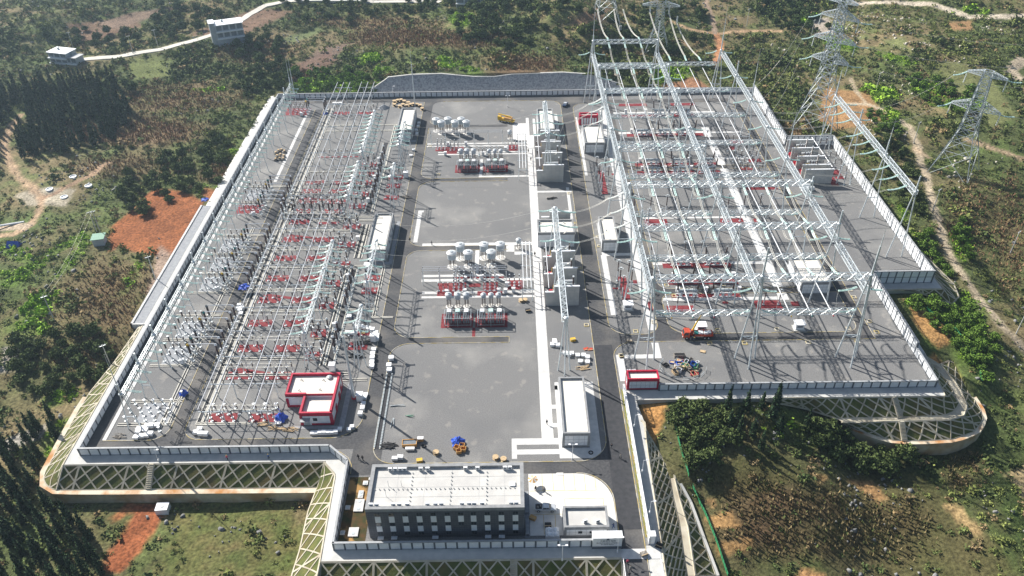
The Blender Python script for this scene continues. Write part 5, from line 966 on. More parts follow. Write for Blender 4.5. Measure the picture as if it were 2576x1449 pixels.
# ------------------------------------------------------------------ lattice transmission towers
def tower(label, x, y, zb, H, base, top, arms, rz=0, leg=.2, m='steel_dull'):
    t = E('transmission_tower', label, 'transmission tower', (x, y, zb), rz)
    def wd(z):
        f = z / H; knee = .45; wk = base * .36
        return (base + (wk - base) * (f / knee)) / 2 if f < knee else (wk + (top - wk) * ((f - knee) / (1 - knee))) / 2
    lv = [0]; 
    while lv[-1] < H - 1: lv.append(min(H, lv[-1] + max(2.2, wd(lv[-1]) * 1.35)))
    LG = [MB() for _ in range(4)]; c = MB(); cs = ((-1, -1), (1, -1), (1, 1), (-1, 1))
    for z0, z1 in zip(lv, lv[1:]):
        a, d = wd(z0), wd(z1)
        for i in range(4):
            p, q = cs[i], cs[(i + 1) % 4]
            LG[i].tube((p[0] * a, p[1] * a, z0), (p[0] * d, p[1] * d, z1), leg, n=4)
            c.tube((p[0] * a, p[1] * a, z0), (q[0] * d, q[1] * d, z1), leg * .55, n=4, cap=False); c.tube((q[0] * a, q[1] * a, z0), (p[0] * d, p[1] * d, z1), leg * .55, n=4, cap=False)
            c.tube((p[0] * d, p[1] * d, z1), (q[0] * d, q[1] * d, z1), leg * .6, n=4, cap=False)
    for b in LG: b.build('leg', m, t)
    c.build('bracing', 'steel', t)
    tips = []
    for z, L, hh, side in arms:
        for sx in side:
            a = MB(); wz = wd(z); n = 5; prev = None
            for i in range(n + 1):
                f = i / n; xx = sx * (wz + (L - wz) * f); yy = wz * (1 - f) + .5 * f; zt = z + hh * (1 - f) + .5 * f
                pts = [(xx, -yy, z), (xx, yy, z), (xx, yy * .7, zt), (xx, -yy * .7, zt)]
                for u in range(4): a.tube(pts[u], pts[(u + 1) % 4], leg * .4, n=4, cap=False)
                if prev:
                    for u in range(4): a.tube(prev[u], pts[u], leg * .7, n=4, cap=False); a.tube(prev[u], pts[(u + 1) % 4], leg * .4, n=4, cap=False)
                prev = pts
            a.build('cross_arm', 'steel', t); tips.append(Matrix.Rotation(rz, 4, 'Z') @ Vector((sx * L, 0, z)) + Vector((x, y, zb)))
    f = MB()
    for p in cs: f.box(p[0] * wd(0) - .7, p[1] * wd(0) - .7, -2, p[0] * wd(0) + .7, p[1] * wd(0) + .7, .3)
    f.build('footing', 'concrete', t); return t, tips
TZ2 = TZ.reshape(n_)
gz = lambda x, y: zq(x, y, TZ2)
T1, tip1 = tower('lattice tower at the top edge behind the left end of the big gantries', 56, 462, gz(56, 462) - .5, 46, 15, 3, [(34, 12, 3, (-1, 1)), (43, 8, 2.4, (-1, 1))], R_(4))
T2, tip2 = tower('lattice tower with wide level cross arm behind the big gantries', 83, 438, gz(83, 438) - .5, 27.5, 14, 4, [(25, 10, 2.5, (-1, 1))], R_(-10))
T3, tip3 = tower('tallest lattice tower with three pairs of cross arms on the right hillside', 143, 344, gz(143, 344) - .5, 61, 16, 2.6, [(34, 8.5, 3.4, (-1, 1)), (43, 9.5, 3.6, (-1, 1)), (53, 8.5, 3.4, (-1, 1)), (59.5, 6.5, 2, (-1, 1))], R_(-45))
T4, tip4 = tower('shorter wide-legged lattice tower near the right edge', 191.5, 305, gz(191.5, 305) - .5, 46, 17, 3, [(30, 9.5, 3.2, (-1, 1)), (44, 7.5, 2, (-1, 1))], R_(-42))
# line conductors up to the towers
def at_y(vx, vy, Y):
    d = ROT @ np.array([vx - CX, CY - vy, FPX]); t = Y / d[1]; p = d * t; return (p[0], Y, p[2] + CAMH)
for k, (vx, vy) in enumerate(((526, 0), (567, 0), (590, 0))):
    x, y, z = at_y((2200 + (430, 635, 750)[k] / 3.22) * .644, 32, 456)
    A = (PH[0][k], 376.6, 31); nm = '%s line conductor from the rearmost high beam to the top-edge tower' % PN[k]
    L = Vector((x, y, z + 3)) - Vector(A); e = Vector(A) + L.normalized() * 5.5
    istring(A, tuple(e), 'line insulator string of the ' + nm, dia=.2, sag=.1)
    cable([sagline(e, (x, y, z + 2), 3.0, 14, (o, 0, p_)) for o in (-.22, .22) for p_ in (0,)], .13, 'thick pale ' + nm, 'wire_bright')
for k, (px, py) in enumerate(((1090, 0), (1330, 0), (1430, 130))):
    x, y, z = at_y((2200 + px / 3.22) * .644, (50 + py / 3.22) * .644, 436)
    A = (PH[1][k], 376, 20.6); L = Vector((x, y, z)) - Vector(A); e = Vector(A) + L.normalized() * 5.5; nm = '%s line conductor from the rearmost lower beam to the wide-armed tower' % PN[k]
    istring(A, tuple(e), 'line insulator string of the ' + nm, dia=.2, sag=.1)
    cable([sagline(e, (x, y, z), 2.2, 14, (o, 0, 0)) for o in (-.22, .22)], .13, 'thick pale ' + nm, 'wire_bright')
    for q in range(1): istring((x, y, z), (x + .4, y + 2, z + 3.2), 'bright string hanging at the wide-armed tower, %s phase' % PN[k], 'white_glass', dia=.18)
for n_i, tips in enumerate((tip3, tip4)):
    for k, p in enumerate(tips[:6]):
        d = Vector((.93, -.1, -.12)) if k % 2 else Vector((-.93, -.12, -.2)); e = p + d * 6
        istring(tuple(p), tuple(e), 'green string at a cross arm of the %s tower, arm %s' % (('tallest', 'shorter right')[n_i], ORD[k]), dia=.17, sag=.4)
        istring((p.x, p.y, p.z), (p.x - .4, p.y - .2, p.z - 4.6), 'hanging string under a cross arm of the %s tower, arm %s' % (('tallest', 'shorter right')[n_i], ORD[k]), 'white_glass', pair=False, dia=.2, sag=.05)
        if n_i == 0: 
            tgt = Vector((103.5, 300 + k * 7, 25)) if k % 2 == 0 else Vector((p.x + 120, p.y - 10, p.z - 6))
            cable([sagline(e, tgt, 5, 16)], .05, 'thin line conductor of the tallest tower, arm %s' % ORD[k])
        else:
            tgt = Vector((140.5, 296 + k * 4, 26)) if k % 2 == 0 else Vector((p.x + 100, p.y - 6, p.z - 5))
            cable([sagline(e, tgt, 4, 16)], .045, 'thin line conductor of the shorter right tower, arm %s' % ORD[k])
# ------------------------------------------------------------------ switchyard equipment
def insul(b, x, y, z0, z1, r, n=8, k=None):          # ribbed insulator
    k = k or max(3, int((z1 - z0) / .35)); pr = []
    for i in range(k):
        a = z0 + (z1 - z0) * i / k; h = (z1 - z0) / k; pr += [(r * .75, a), (r * 1.1, a + h * .35), (r * .75, a + h * .6)]
    b.lathe(x, y, pr + [(r * .75, z1)], n)
def post_fn(hc, hi, rc, ri, ins='brown_porcelain', cap='steel', capr=None, two=False, ring=False, name='post_insulator'):
    def fn():
        t = E(name, 'x', name.replace('_', ' ')); MB().box(-.35, -.35, 0, .35, .35, .18).tube((0, 0, .18), (0, 0, hc), rc, n=8).build('support', 'steel', t)
        b = MB(); insul(b, 0, 0, hc, hc + hi * (.48 if two else 1), ri)
        if two: insul(b, 0, 0, hc + hi * .52, hc + hi, ri)
        b.build('insulator', ins, t)
        c = MB(); c.lathe(0, 0, [((capr or ri * 1.3), hc + hi), ((capr or ri * 1.3), hc + hi + .18)], 10)
        if ring:
            for i in range(12):
                a0, a1 = math.tau * i / 12, math.tau * (i + 1) / 12; c.tube((math.cos(a0) * .75, math.sin(a0) * .75, hc + hi - .2), (math.cos(a1) * .75, math.sin(a1) * .75, hc + hi - .2), .07, n=4)
            c.tube((-.75, 0, hc + hi - .2), (.75, 0, hc + hi - .2), .05, n=4)
        c.build('terminal_cap', cap, t); return t
    return fn
K_arr = Kit(post_fn(2.6, 2.0, .17, .27, capr=.4, name='surge_arrester')); K_arw = Kit(post_fn(2.6, 2.0, .17, .27, 'white_glass', capr=.4, name='surge_arrester'))
K_ds = Kit(post_fn(2.4, 1.9, .14, .19, capr=.2, name='disconnector_post')); K_sm = Kit(post_fn(1.7, .01, .14, .2, 'steel', 'white', capr=.42, name='bare_post')); K_short = Kit(post_fn(2.2, 1.3, .13, .17, name='short_insulator_post'))
K_hv = Kit(post_fn(4.2, 4.6, .25, .23, two=True, ring=True, name='ringed_post')); K_hv2 = Kit(post_fn(2.6, 3.6, .2, .2, two=True, ring=True, name='ringed_post')); K_hvp = Kit(post_fn(2.8, 2.6, .17, .18))
def cbr_fn(h0, h1, r, capm):
    def fn():
        t = E('circuit_breaker', 'x', 'circuit breaker'); b = MB(); b.box(-.5, -.4, 0, .5, .4, .2)
        for s in (-1, 1): b.tube((s * .35, 0, .2), (s * .3, 0, h0), .1, n=6)
        b.box(-.5, -.35, h0 - .2, .5, .35, h0 + .1); b.build('support', 'steel', t); MB().box(-.45, -.75, .9, .45, -.38, 2).build('control_box', 'cabinet', t)
        c = MB(); insul(c, 0, 0, h0 + .1, h1, r, 10); c.build('insulator', 'brown_porcelain', t)
        d = MB(); d.lathe(0, 0, [(r * 1.2, h1), (r * 1.3, h1 + .35), (r * .6, h1 + .6)], 10); d.build('head', capm, t); return t
    return fn
K_cb = {c: Kit(cbr_fn(3.1, 6.5, .36, m)) for c, m in zip('yrg', ('yellow', 'teal', 'equip_dark'))}; K_ct = Kit(cbr_fn(2.4, 6.4, .34, 'white')); K_cts = Kit(cbr_fn(1.9, 4.8, .28, 'steel'))
def cabinet_fn(w_, d_, h, m='cabinet'):
    def fn():
        t = E('control_cabinet', 'x', 'control cabinet'); MB().box(-w_ / 2, -d_ / 2, .15, w_ / 2, d_ / 2, h).build('casing', m, t); MB().box(-w_ / 2 - .1, -d_ / 2 - .1, h, w_ / 2 + .1, d_ / 2 + .1, h + .1).build('top', 'white', t); MB().box(-w_ / 2 + .1, -d_ / 2 - .03, .35, w_ / 2 - .1, -d_ / 2, h - .2).build('door', 'white_panel', t); return t
    return fn
K_cab = Kit(cabinet_fn(1.1, .8, 1.8)); K_cabb = Kit(cabinet_fn(1.8, 1.6, 2.6))
BN = lambda i: '%s bay from front' % ORD[i]
gl = 'left bays of the left yard'; PHN = ('near', 'middle', 'far')
for i, y in enumerate(BAYS):
    far = y > 360
    if y in (213.4, 262.6, 301): continue
    for k, dy in enumerate((-3.3, 0, 3.3)):
        yy = y + dy * (.75 if far else 1); nm = '%s phase, %s' % (PHN[k], BN(i))
        (K_arw if y > 215 and i % 2 else K_arr)((-108.1, yy, 0), 0, 'capped arrester nearest the left wall, ' + nm, 'outer post insulators of the left bays')
        for q, xx in enumerate((-105.7, -103.6, -101.7)): K_ds((xx, yy + .35, 0), 0, 'slim disconnector post, %s of row, %s, left bays' % (ORD[q], nm), 'disconnector posts of the left bays')
        sb = MB().tube((0, 0, 4.35), (2.1, .0, 4.4), .06, n=5).tube((2.1, 0, 4.4), (5.0, .9, 6.0) if k % 2 else (4, 0, 4.4), .07, n=5); tag(sb.build('switch_blade', 'alu', loc=(-105.7, yy + .35, 0)), 'silver switch blade across the disconnector posts, ' + nm, 'switch blade', 'switch blades of the left bays')
        K_cb['yrg'[k]]((-99.2 + rng.uniform(-.1, .1), yy, 0), 0, 'dark breaker column left of the narrow road, ' + nm, 'breaker columns left of the narrow road')
        K_ct((-90.8, yy, 0), 0, 'dark white-headed column right of the narrow road, ' + nm, 'columns right of the narrow road')
        tag(MB().tube((0, 0, 0), (8.3, 0, 0), .13, n=6).build('tube_conductor', 'alu', loc=(-99.1, yy, 7.02)), 'white tube bridging the narrow road, ' + nm, 'tube conductor', 'tubes bridging the narrow road')
        cable([sagline((-108, yy, 4.7), (-102.4, yy, 12.3), -.5, 6)], .035, 'thin lead up to the wall gantry, ' + nm)
        cable([sagline((-101.7, yy + .35, 4.4), (-99.2, yy, 7), .3, 4)], .05, 'short lead from disconnector to breaker, ' + nm)
    K_cab((-102, y - 4.4, 0), 0, 'grey control cabinet at the near edge, %s, left yard' % BN(i), 'control cabinets of the left bays')
for r in range(3):
    for q, xx in enumerate((-110.5, -107.6, -105, -102.3)[:4]):
        K_sm((xx + r * .15, 159.8 + r * 3.3, 0), 0, 'bare post with white plate, row %s, %s from left, empty front bay' % (ORD[r], ORD[q]), 'bare posts with white plates in the empty front bay')
for q, (xx, yy) in enumerate(((-98.6, 158.6), (-99.2, 163), (-99.4, 166.5), (-97.6, 169.8), (-99.4, 155.6))): K_sm((xx, yy, 0), 0, 'bare post with white plate beside the gravel island, %s' % ORD[q], 'bare posts by the gravel island')
for r in range(2):
    for q, xx in enumerate((-86.6, -83.5, -80.4, -75, -71.8, -68.6)): K_sm((xx, 160.6 + r * 3.6, 0), 0, 'bare white-plated post on front red paving, row %s, %s from left' % (ORD[r], ORD[q]), 'bare posts on the front red paving')
# busbars of the left yard on insulated portals
BX = (-87, -83.9, -80.7, -74.9, -71.6, -68.4)
for k, x in enumerate(BX):
    for nm, y0, y1 in (('front', 156, 260), ('rear', 275, 386)):
        t = E('tubular_busbar', 'white tubular busbar, %s of six in the left yard, %s section' % (ORD[k], nm), 'busbar', (x, y0, 7.95), group='white tubular busbars of the left yard')
        MB().tube((0, 0, 0), (0, y1 - y0, 0), .12, n=6).build('tube', 'alu', t)
        c = MB(); 
        for i in range(int((y1 - y0) / 2.1)): c.tube((0, i * 2.1, -.12), (0, i * 2.1 + .25, -.12), .17, n=5)
        c.build('clamp', 'white_glass', t)
def portal_fn():
    t = E('busbar_portal', 'x', 'busbar portal'); b = MB()
    for s in (-2.6, 2.6): b.tube((s, 0, 0), (s, 0, 5.6), .15, n=6)
    b.tube((-4, 0, 5.6), (4, 0, 5.6), .16, n=6); b.build('frame', 'steel', t)
    for s in (-3.15, 0, 3.15): c = MB(); insul(c, s, 0, 5.7, 7.8, .13); c.build('insulator', 'brown_porcelain', t)
    return t
K_port = Kit(portal_fn)
PY = [157.5, 168.5, 180.5, 192.5, 204.5, 216.5, 228.5, 240.5, 252, 259, 276.5, 288.5, 301, 313.2, 326.4, 339, 352, 364, 375, 384.5]
for i, y in enumerate(PY):
    for s, x in enumerate((-83.8, -71.6)): K_port((x, y, 0), 0, 'grey portal under three busbars, %s from front, %s set' % (ORD[i], ('left', 'right')[s]), 'portals under the left yard busbars')
for i, y in enumerate(RB):
    if 300 < y < 330: 
        for q in range(8): K_short((-85.5 + q * 2.6, y, 0), 0, 'short insulator post on the thin red strip, %s from the left' % ORD[q], 'short posts on the thin red strip')
        continue
    for s, xs in enumerate(((-85.8, -82.7, -79.6), (-74.2, -71, -67.8))):
        for k, x in enumerate(xs):
            for r in range(2):
                K_ds((x + r * .8, y - 1.3 + r * 2.6, 0), 0, 'post under the %s busbars, %s, %s side, %s' % (('left', 'right')[s], BN(i), ('near', 'far')[r], PN[k] + ' phase'), 'disconnector posts under the busbars')
            t = tag(MB().tube((0, 0, 0), (.8, 2.6, .1), .06, n=5).build('switch_blade', 'alu', loc=(x, y - 1.3, 4.35)), 'silver blade under the %s busbars, %s, %s phase' % (('left', 'right')[s], BN(i), PN[k]), 'switch blade', 'switch blades under the busbars')
    cable([[(-87, y + .4, 4.6), (-80, y + .6, 4.5), (-66.5, y + .2, 4.6)], [(-87, y - 1.1, 4.7), (-75, y - 1.2, 4.5), (-66.5, y - 1.4, 4.8)], [(-80.7, y, 7.9), (-79.6, y, 4.5)], [(-68.4, y, 7.9), (-67.8, y, 4.5)]], .075, 'silver jumpers between busbars and disconnectors, row %s' % BN(i), 'wire_bright')
for k, (x, y) in enumerate([(-89.6, 271.5), (-85.6, 271.7), (-81.2, 271.6), (-78.8, 274.4), (-75, 271.5), (-71.4, 271.6), (-67.4, 271.5)] + [(-89.4, 275), (-85.8, 275.2), (-82, 275.2), (-74.6, 275.2), (-70.8, 275.2), (-67, 275.2)]):
    K_ct((x, y - 2.5, 0), 0, 'thick dark column in the busbar gap, %s row, %s from the left' % (('near', 'rear')[k > 6], ORD[k % 7]), 'thick dark columns in the busbar gap')
# equipment along the cable trench
TY_ = (186.5, 197.5, 212, 224.5, 236, 249, 261.5, 277, 286.5, 296, 304.5, 312)
for i, y in enumerate(TY_):
    for k, x in enumerate((-64.2, -61.9, -59.6)):
        for r in range(2): (K_cts if (k + r) % 2 else K_ds)((x, y - 1.3 + 2.6 * r, 0), 0, 'dark column left of black trench, %s, %s side, %s' % (BN(i), ('near', 'far')[r], PN[k]), 'columns left of the black cable trench')
    cable([[(-66, y - 1.3, 5.1), (-59, y - 1.2, 5)], [(-66, y + 1.3, 4.6), (-59, y + 1.3, 4.7)], [(-62, y + 1.3, 4.8), (-62.6, y, 12.4)]], .07, 'silver leads over the trench-side columns, row %s' % BN(i), 'wire_bright')
    if i % 2: K_cab((-57.9, y + 3, 0), 0, 'pale cabinet beside the cable trench, row %s' % BN(i), 'cabinets beside the cable trench')
for i, y in enumerate((188, 191.5, 195, 209, 213, 217, 221, 225, 279, 283.5, 288, 292, 296.5, 301, 306, 311, 317)):
    K_ct((-55.6 + (i % 2) * .3, y, 0), 0, 'thick dark column right of the black cable trench, %s from the front' % ORD[i], 'thick columns right of the cable trench')
for i, y in enumerate((191, 198, 220, 227.5, 283.5, 293, 300.5)):
    for k, x in enumerate((-51.4, -49.4, -47.4)): K_ds((x, y, 0), 0, 'slim dark post on red paving by the left road, row %s, %s' % (BN(i), PN[k]), 'slim posts by the left road')
for i, (x, y) in enumerate(((-44.3, 193.5), (-41.3 - 3.5, 167), (-44.6, 300.5), (-51.7, 262.5 - 30), (-55, 178 + 2))):
    K_cabb((x, y, 0), 0, 'large white kiosk %s' % ('at the tip of the left road island', 'between tall pole and left road', 'by the left road near the far relay house', 'in front of the nearer relay house', 'above the red and white building')[i], 'white kiosks by the left road')
# ------------------------------------------------------------------ air-core reactors and capacitor racks
def reactor_fn(r, z0, z1, base=True):
    def fn():
        t = E('reactor', 'x', 'reactor'); b = MB()
        for i in range(6): a = i * math.tau / 6; b.tube((math.cos(a) * r * .62, math.sin(a) * r * .62, .15), (math.cos(a) * r * .62, math.sin(a) * r * .62, z0), .09, n=6)
        b.build('support_legs', 'brown_porcelain', t)
        MB().lathe(0, 0, [(r * .8, z0), (r * .95, z0 + .1), (r * .95, z1 - .45)], 24).build('drum', 'drum', t)
        MB().lathe(0, 0, [(r * 1.12, z1 - .5), (r * 1.12, z1 - .35), (r * .75, z1), (r * .3, z1 + .12)], 24).build('roof_cone', 'cabinet', t)
        MB().lathe(0, 0, [(r * .36, z1 + .1), (r * .36, z1 + .3)], 16).build('vent_cap', 'equip', t)
        MB().lathe(0, 0, [(r * 1.15, 0), (r * 1.15, .12)], 20).build('base_disc', 'parking', t); return t
    return fn
K_rb = Kit(reactor_fn(1.6, 3.7, 6.6)); K_rs = Kit(reactor_fn(1.05, 3.5, 5.7)); K_rt = Kit(reactor_fn(.88, 3.6, 5.2))
for i, (x, y) in enumerate(((-21.4, 233.8), (-18.6, 238.8), (-15.5, 234), (-10, 239), (-7.3, 234.2), (-4.1, 239.1))): K_rb((x, y, 0), 0, 'large white drum reactor, %s from the left behind the near capacitor banks' % ORD[i], 'large drum reactors behind the near banks')
for i, (x, y) in enumerate(((-34.5, 344.8), (-32, 342), (-29, 345.3), (-25.6, 341.9), (-22.8, 345), (-20.3, 341.7))): K_rb((x, y, 0), 0, 'large white drum reactor, %s from the left behind the far capacitor banks' % ORD[i], 'large drum reactors behind the far banks')
for i, x in enumerate((-21.2, -18.2, -15.3)): K_rs((x, 210.6, 0), 0, 'small white drum reactor, %s of the near left capacitor bank' % PN[i], 'small drum reactors of the near banks')
for i, x in enumerate((-9.6, -7.1, -4.6)): K_rt((x, 210.9, 0), 0, 'small white drum reactor, %s of the near right capacitor bank' % PN[i], 'small drum reactors of the near banks')
for i, x in enumerate((-21.7, -19, -16.1)): K_rs((x, 314.8, 0), 0, 'small white drum reactor, %s of the far left capacitor bank' % PN[i], 'small drum reactors of the far banks')
for i, x in enumerate((-9.4, -6.8, -4.2)): K_rt((x, 315, 0), 0, 'small white drum reactor, %s of the far right capacitor bank' % PN[i], 'small drum reactors of the far banks')
Kit(reactor_fn(.95, 2.4, 4.2))((2.6, 245.3, 0), 0, 'lone white drum reactor by the walkway beyond the near banks'); Kit(reactor_fn(.95, 2.4, 4.2))((-.2, 336, 0), 0, 'lone white drum reactor by the walkway beyond the far banks')
def caprack_fn():
    t = E('capacitor_bank', 'x', 'capacitor bank'); f = MB()
    for x in (-4.3, 0, 4.3):
        for y in (-2.3, 2.3): f.box(x - .07, y - .07, 0, x + .07, y + .07, 3.4)
    for z in (.5, 3.3):
        f.box(-4.4, -2.4, z, 4.4, -2.25, z + .12); f.box(-4.4, 2.25, z, 4.4, 2.4, z + .12); f.box(-4.4, -2.4, z, -4.25, 2.4, z + .12); f.box(4.25, -2.4, z, 4.4, 2.4, z + .12)
    f.build('fence_frame', 'steel_dull', t)
    g = MB()
    for i in range(18): g.box(-4.35 + i * .51, -2.34, .5, -4.32 + i * .51, -2.31, 3.3); g.box(-4.35 + i * .51, 2.31, .5, -4.32 + i * .51, 2.34, 3.3)
    g.build('mesh_panel', 'steel_dull', t)
    for k, x in enumerate((-2.8, 0, 2.8)):
        c = MB()
        for a in range(3):
            for b_ in range(5): c.box(x - 1 + a * .75, -1.8 + b_ * .75, .9, x - .5 + a * .75, -1.3 + b_ * .75, 3.1)
        c.build('capacitor_stack', 'equip_dark', t); d = MB()
        for a in range(3):
            for b_ in range(5): insul(d, x - .75 + a * .75, -1.55 + b_ * .75, 3.1, 3.5, .09, 6, 2)
        d.build('bushing', 'equip', t); MB().box(x - .7, .2, 4.0, x + .7, 1.8, 4.15).box(x - .6, .3, 3.1, x - .5, .4, 4).box(x + .5, 1.6, 3.1, x + .6, 1.7, 4).build('bus_plate', ('alu', 'teal', 'white')[k] if k != 1 else 'green_glass', t)
    return t
K_cr = Kit(caprack_fn)
for x, y, n in ((-17.9, 202.4, 'near left'), (-7.1, 202.3, 'near right'), (-18.7, 306.6, 'far left'), (-6.7, 306.6, 'far right')): K_cr((x, y, .05), 0, 'fenced capacitor bank on red paving, %s one' % n, 'fenced capacitor banks')
# low voltage bus frames
def lvbus(label, x0, x1, y, z, posts):
    t = E('elevated_busbar', label, 'elevated busbar', (x0, y, 0)); f = MB()
    for i in range(posts): xx = (x1 - x0) * i / (posts - 1); f.tube((xx, -1.1, 0), (xx, -1.1, z), .12, n=6); f.tube((xx, 1.1, 0), (xx, 1.1, z), .12, n=6); f.tube((xx, -1.5, z), (xx, 1.5, z), .12, n=5)
    f.build('frame', 'steel', t)
    for k in (-1.1, 0, 1.1):
        MB().tube((0, k, z + .9), (x1 - x0, k, z + .9), .085, n=6).build('tube', 'alu', t); c = MB()
        for i in range(posts): insul(c, (x1 - x0) * i / (posts - 1), k, z + .1, z + .85, .1, 6, 2)
        c.build('insulator', 'brown_porcelain', t)
lvbus('silver bus frame across the gravel behind the near capacitor banks', -31, -2, 224, 5.4, 6); lvbus('silver bus frame across the gravel behind the far capacitor banks', -36, -3.5, 331, 5.4, 6)
def lvcol(label, y0, y1):
    t = E('elevated_busbar', label, 'elevated busbar', (3.6, y0, 0)); f = MB(); n = 4
    for i in range(n + 1): yy = (y1 - y0) * i / n; f.tube((-.2, yy, 0), (-.2, yy, 4.9), .12, n=6); f.tube((3.2, yy, 0), (3.2, yy, 4.9), .12, n=6); f.tube((-.6, yy, 4.9), (3.6, yy, 4.9), .13, n=5)
    f.build('frame', 'steel', t)
    for k in (.2, 1.5, 2.8):
        MB().tube((k, 0, 5.8), (k, y1 - y0, 5.8), .13, n=6).build('tube', 'alu', t); c = MB()
        for i in range(n + 1): insul(c, k, (y1 - y0) * i / n, 5, 5.7, .1, 6, 2)
        c.build('insulator', 'white_glass', t)
lvcol('three upright white tubes on a frame beside the walkway, near group', 213, 241); lvcol('three upright white tubes on a frame beside the walkway, far group', 296.5, 330.5)
def lvgroup(x, y, n, lab, g_):
    for k in range(3):
        for r in range(n): K_short((x + k * 1.7, y + r * 1.7, 0), 0, 'short dark post, %s of three, row %s, %s' % (PN[k], ORD[r], lab), g_)
for i, (x, y, n) in enumerate(((-20.2, 219.5, 5), (-9.4, 219.5, 5), (-25.4, 219.4, 1), (-14.6, 226.5, 3), (-20.2, 228.5, 1), (-9.4, 228.5, 2), (-.9, 222, 2))): lvgroup(x, y, n, ('left feeder', 'right feeder', 'far left red pad', 'middle bus drop', 'left reactor feed', 'right reactor feed', 'walkway red pad')[i] + ' of the near banks', 'short insulator posts by the near banks')
for i, (x, y, n) in enumerate(((-33, 326, 3), (-27, 325, 3), (-20.5, 317.5, 3), (-9, 317.5, 3), (-14, 319, 2), (-1, 326, 2))): lvgroup(x, y, n, ('left pad', 'second pad', 'left bank feeder', 'right bank feeder', 'middle', 'walkway red pad')[i] + ' of the far banks', 'short insulator posts by the far banks')
for i, (x, y) in enumerate(((-16.4, 225.2), (-10.6, 226), (-5.2, 226), (-22.4, 217.6), (-16.3, 217.8), (-4.6, 218), (-2.3, 217.8), (.4, 218.4), (-1.8, 221.4))): K_cab((x, y, 0), 0, 'white cabinet among the near bank feeders, %s' % ORD[i], 'white cabinets by the near banks')
for i, (x, y) in enumerate(((-28.4, 329.4), (-20.2, 329.4), (-29, 320), (-12.2, 319.4), (-2.2, 323.8))): K_cab((x, y, 0), 0, 'white cabinet among the far bank feeders, %s' % ORD[i], 'white cabinets by the far banks')
# ------------------------------------------------------------------ gas insulated units of the right yard
def hgis_fn(L, dark='brown_porcelain'):
    def fn():
        t = E('switchgear_unit', 'x', 'switchgear unit'); b = MB(); b.tube((-L / 2, 0, 2.3), (L / 2, 0, 2.3), .48, n=12)
        for x in (-L / 2, -L / 4, 0, L / 4, L / 2): b.tube((x - .08, 0, 2.3), (x + .08, 0, 2.3), .62, n=12)
        b.build('tank', 'equip', t); c = MB()
        for x in (-L / 3, 0, L / 3): c.lathe(x, -.5, [(.38, .9), (.38, 2.1)], 10); c.box(x - .6, -1.3, .6, x + .3, -.8, 1.9)
        c.build('mechanism_box', 'cabinet', t); f = MB()
        for x in (-L / 2 + .4, 0, L / 2 - .4): f.box(x - .1, -.9, .1, x + .1, -.7, 1.9); f.box(x - .1, .7, .1, x + .1, .9, 1.9); f.box(x - .1, -.9, 1.8, x + .1, .9, 1.95)
        f.box(-L / 2 - .3, -1.1, .05, L / 2 + .3, -.85, .3); f.box(-L / 2 - .3, .85, .05, L / 2 + .3, 1.1, .3); f.build('support_frame', 'white_panel', t)
        for s in (-1, 1):
            g = MB(); a = Vector((s * L / 2, 0, 2.6)); e = Vector((s * (L / 2 + .5), 0, 7.2))
            for i in range(12): g.tube(a.lerp(e, i / 12), a.lerp(e, (i + 1) / 12), .36 - i * .012, .29 - i * .012, 8)
            g.build('bushing', dark, t); h = MB(); h.tube(e, e + Vector((0, 0, .5)), .14, n=6); 
            h.build('terminal', 'steel', t)
        return t
    return fn
K_hg = Kit(hgis_fn(6.6)); K_hg2 = Kit(hgis_fn(5.0))
rows = [(215, (59.4, 71.4)), (223.4, (59.4, 71.8)), (233.6, (60.4, 72.6)), (301.8, (60.4, 72.4, 84)), (309.2, (61, 73, 84.5)), (338.2, (60.9, 71.8, 82)), (360, (73, 84))]
for i, (y, xs) in enumerate(rows):
    for k, x in enumerate(xs): K_hg((x, y, .05), 0, 'grey tank with two dark bushings, %s row from the front, %s unit' % (ORD[i], PN[k] if len(xs) == 3 else ('left', 'right')[k]), 'tank switchgear units of the right yard')
    for q, x in enumerate((56.5, 66.2, 77.5)): K_cab((x, y + 2.2, 0), 0, 'white cabinet beside tank switchgear, %s row from front, %s' % (ORD[i], PN[q]), 'cabinets beside the tank switchgear')
for i, x in enumerate((48, 54.4, 60.6, 84.6, 90.8, 97)): K_hv((x, 267.5, 0), 0, 'tall ringed post insulator in the open middle row, %s from the left' % ORD[i], 'ringed posts of the open middle row')
for i, (x, y) in enumerate(((37.6, 224), (37.8, 219.5), (38.2, 214.8), (41.2, 223.5), (41.6, 218.6), (37.2, 300), (37.8, 293.5), (38.3, 287), (40.9, 299.5), (41.4, 292))): K_hv((x - .9, y, 0), 0, 'tall ringed post right of main road, %s group, %s' % (('near', 'far')[i > 4], ORD[i % 5]), 'ringed posts right of the main road')
for i, (x, y) in enumerate([(50.6 + 2.6 * q, 239) for q in (0, 2.4, 4.7, 7)] + [(54.6, 207.5), (60.2, 207.6), (84, 209.5), (89, 209.5), (53.5, 300), (53, 262), (58, 262), (66, 262), (82, 262), (88.5, 262), (95.4, 262)] + [(56 + 6.6 * q, 329) for q in range(6)] + [(57 + 7 * q, 296) for q in range(5)] + [(60 + 8 * q, 353) for q in range(4)] + [(58, 371), (66, 371), (82, 371), (90, 371)]):
    K_hv2((x, y, 0), 0, 'dark ringed post in the right yard, row %d m back, %d m across' % (y - 170, x - 30), 'dark ringed posts of the right yard')
for i, (x, y) in enumerate([(97 + 3.2 * (q % 4), 300 + 5.2 * (q // 4)) for q in range(24)]):
    K_hvp((x, y, 0), 0, 'grey-footed post in the right column field, row %s, %s from left' % (ORD[i // 4], ORD[i % 4]), 'post insulators of the right column line field')
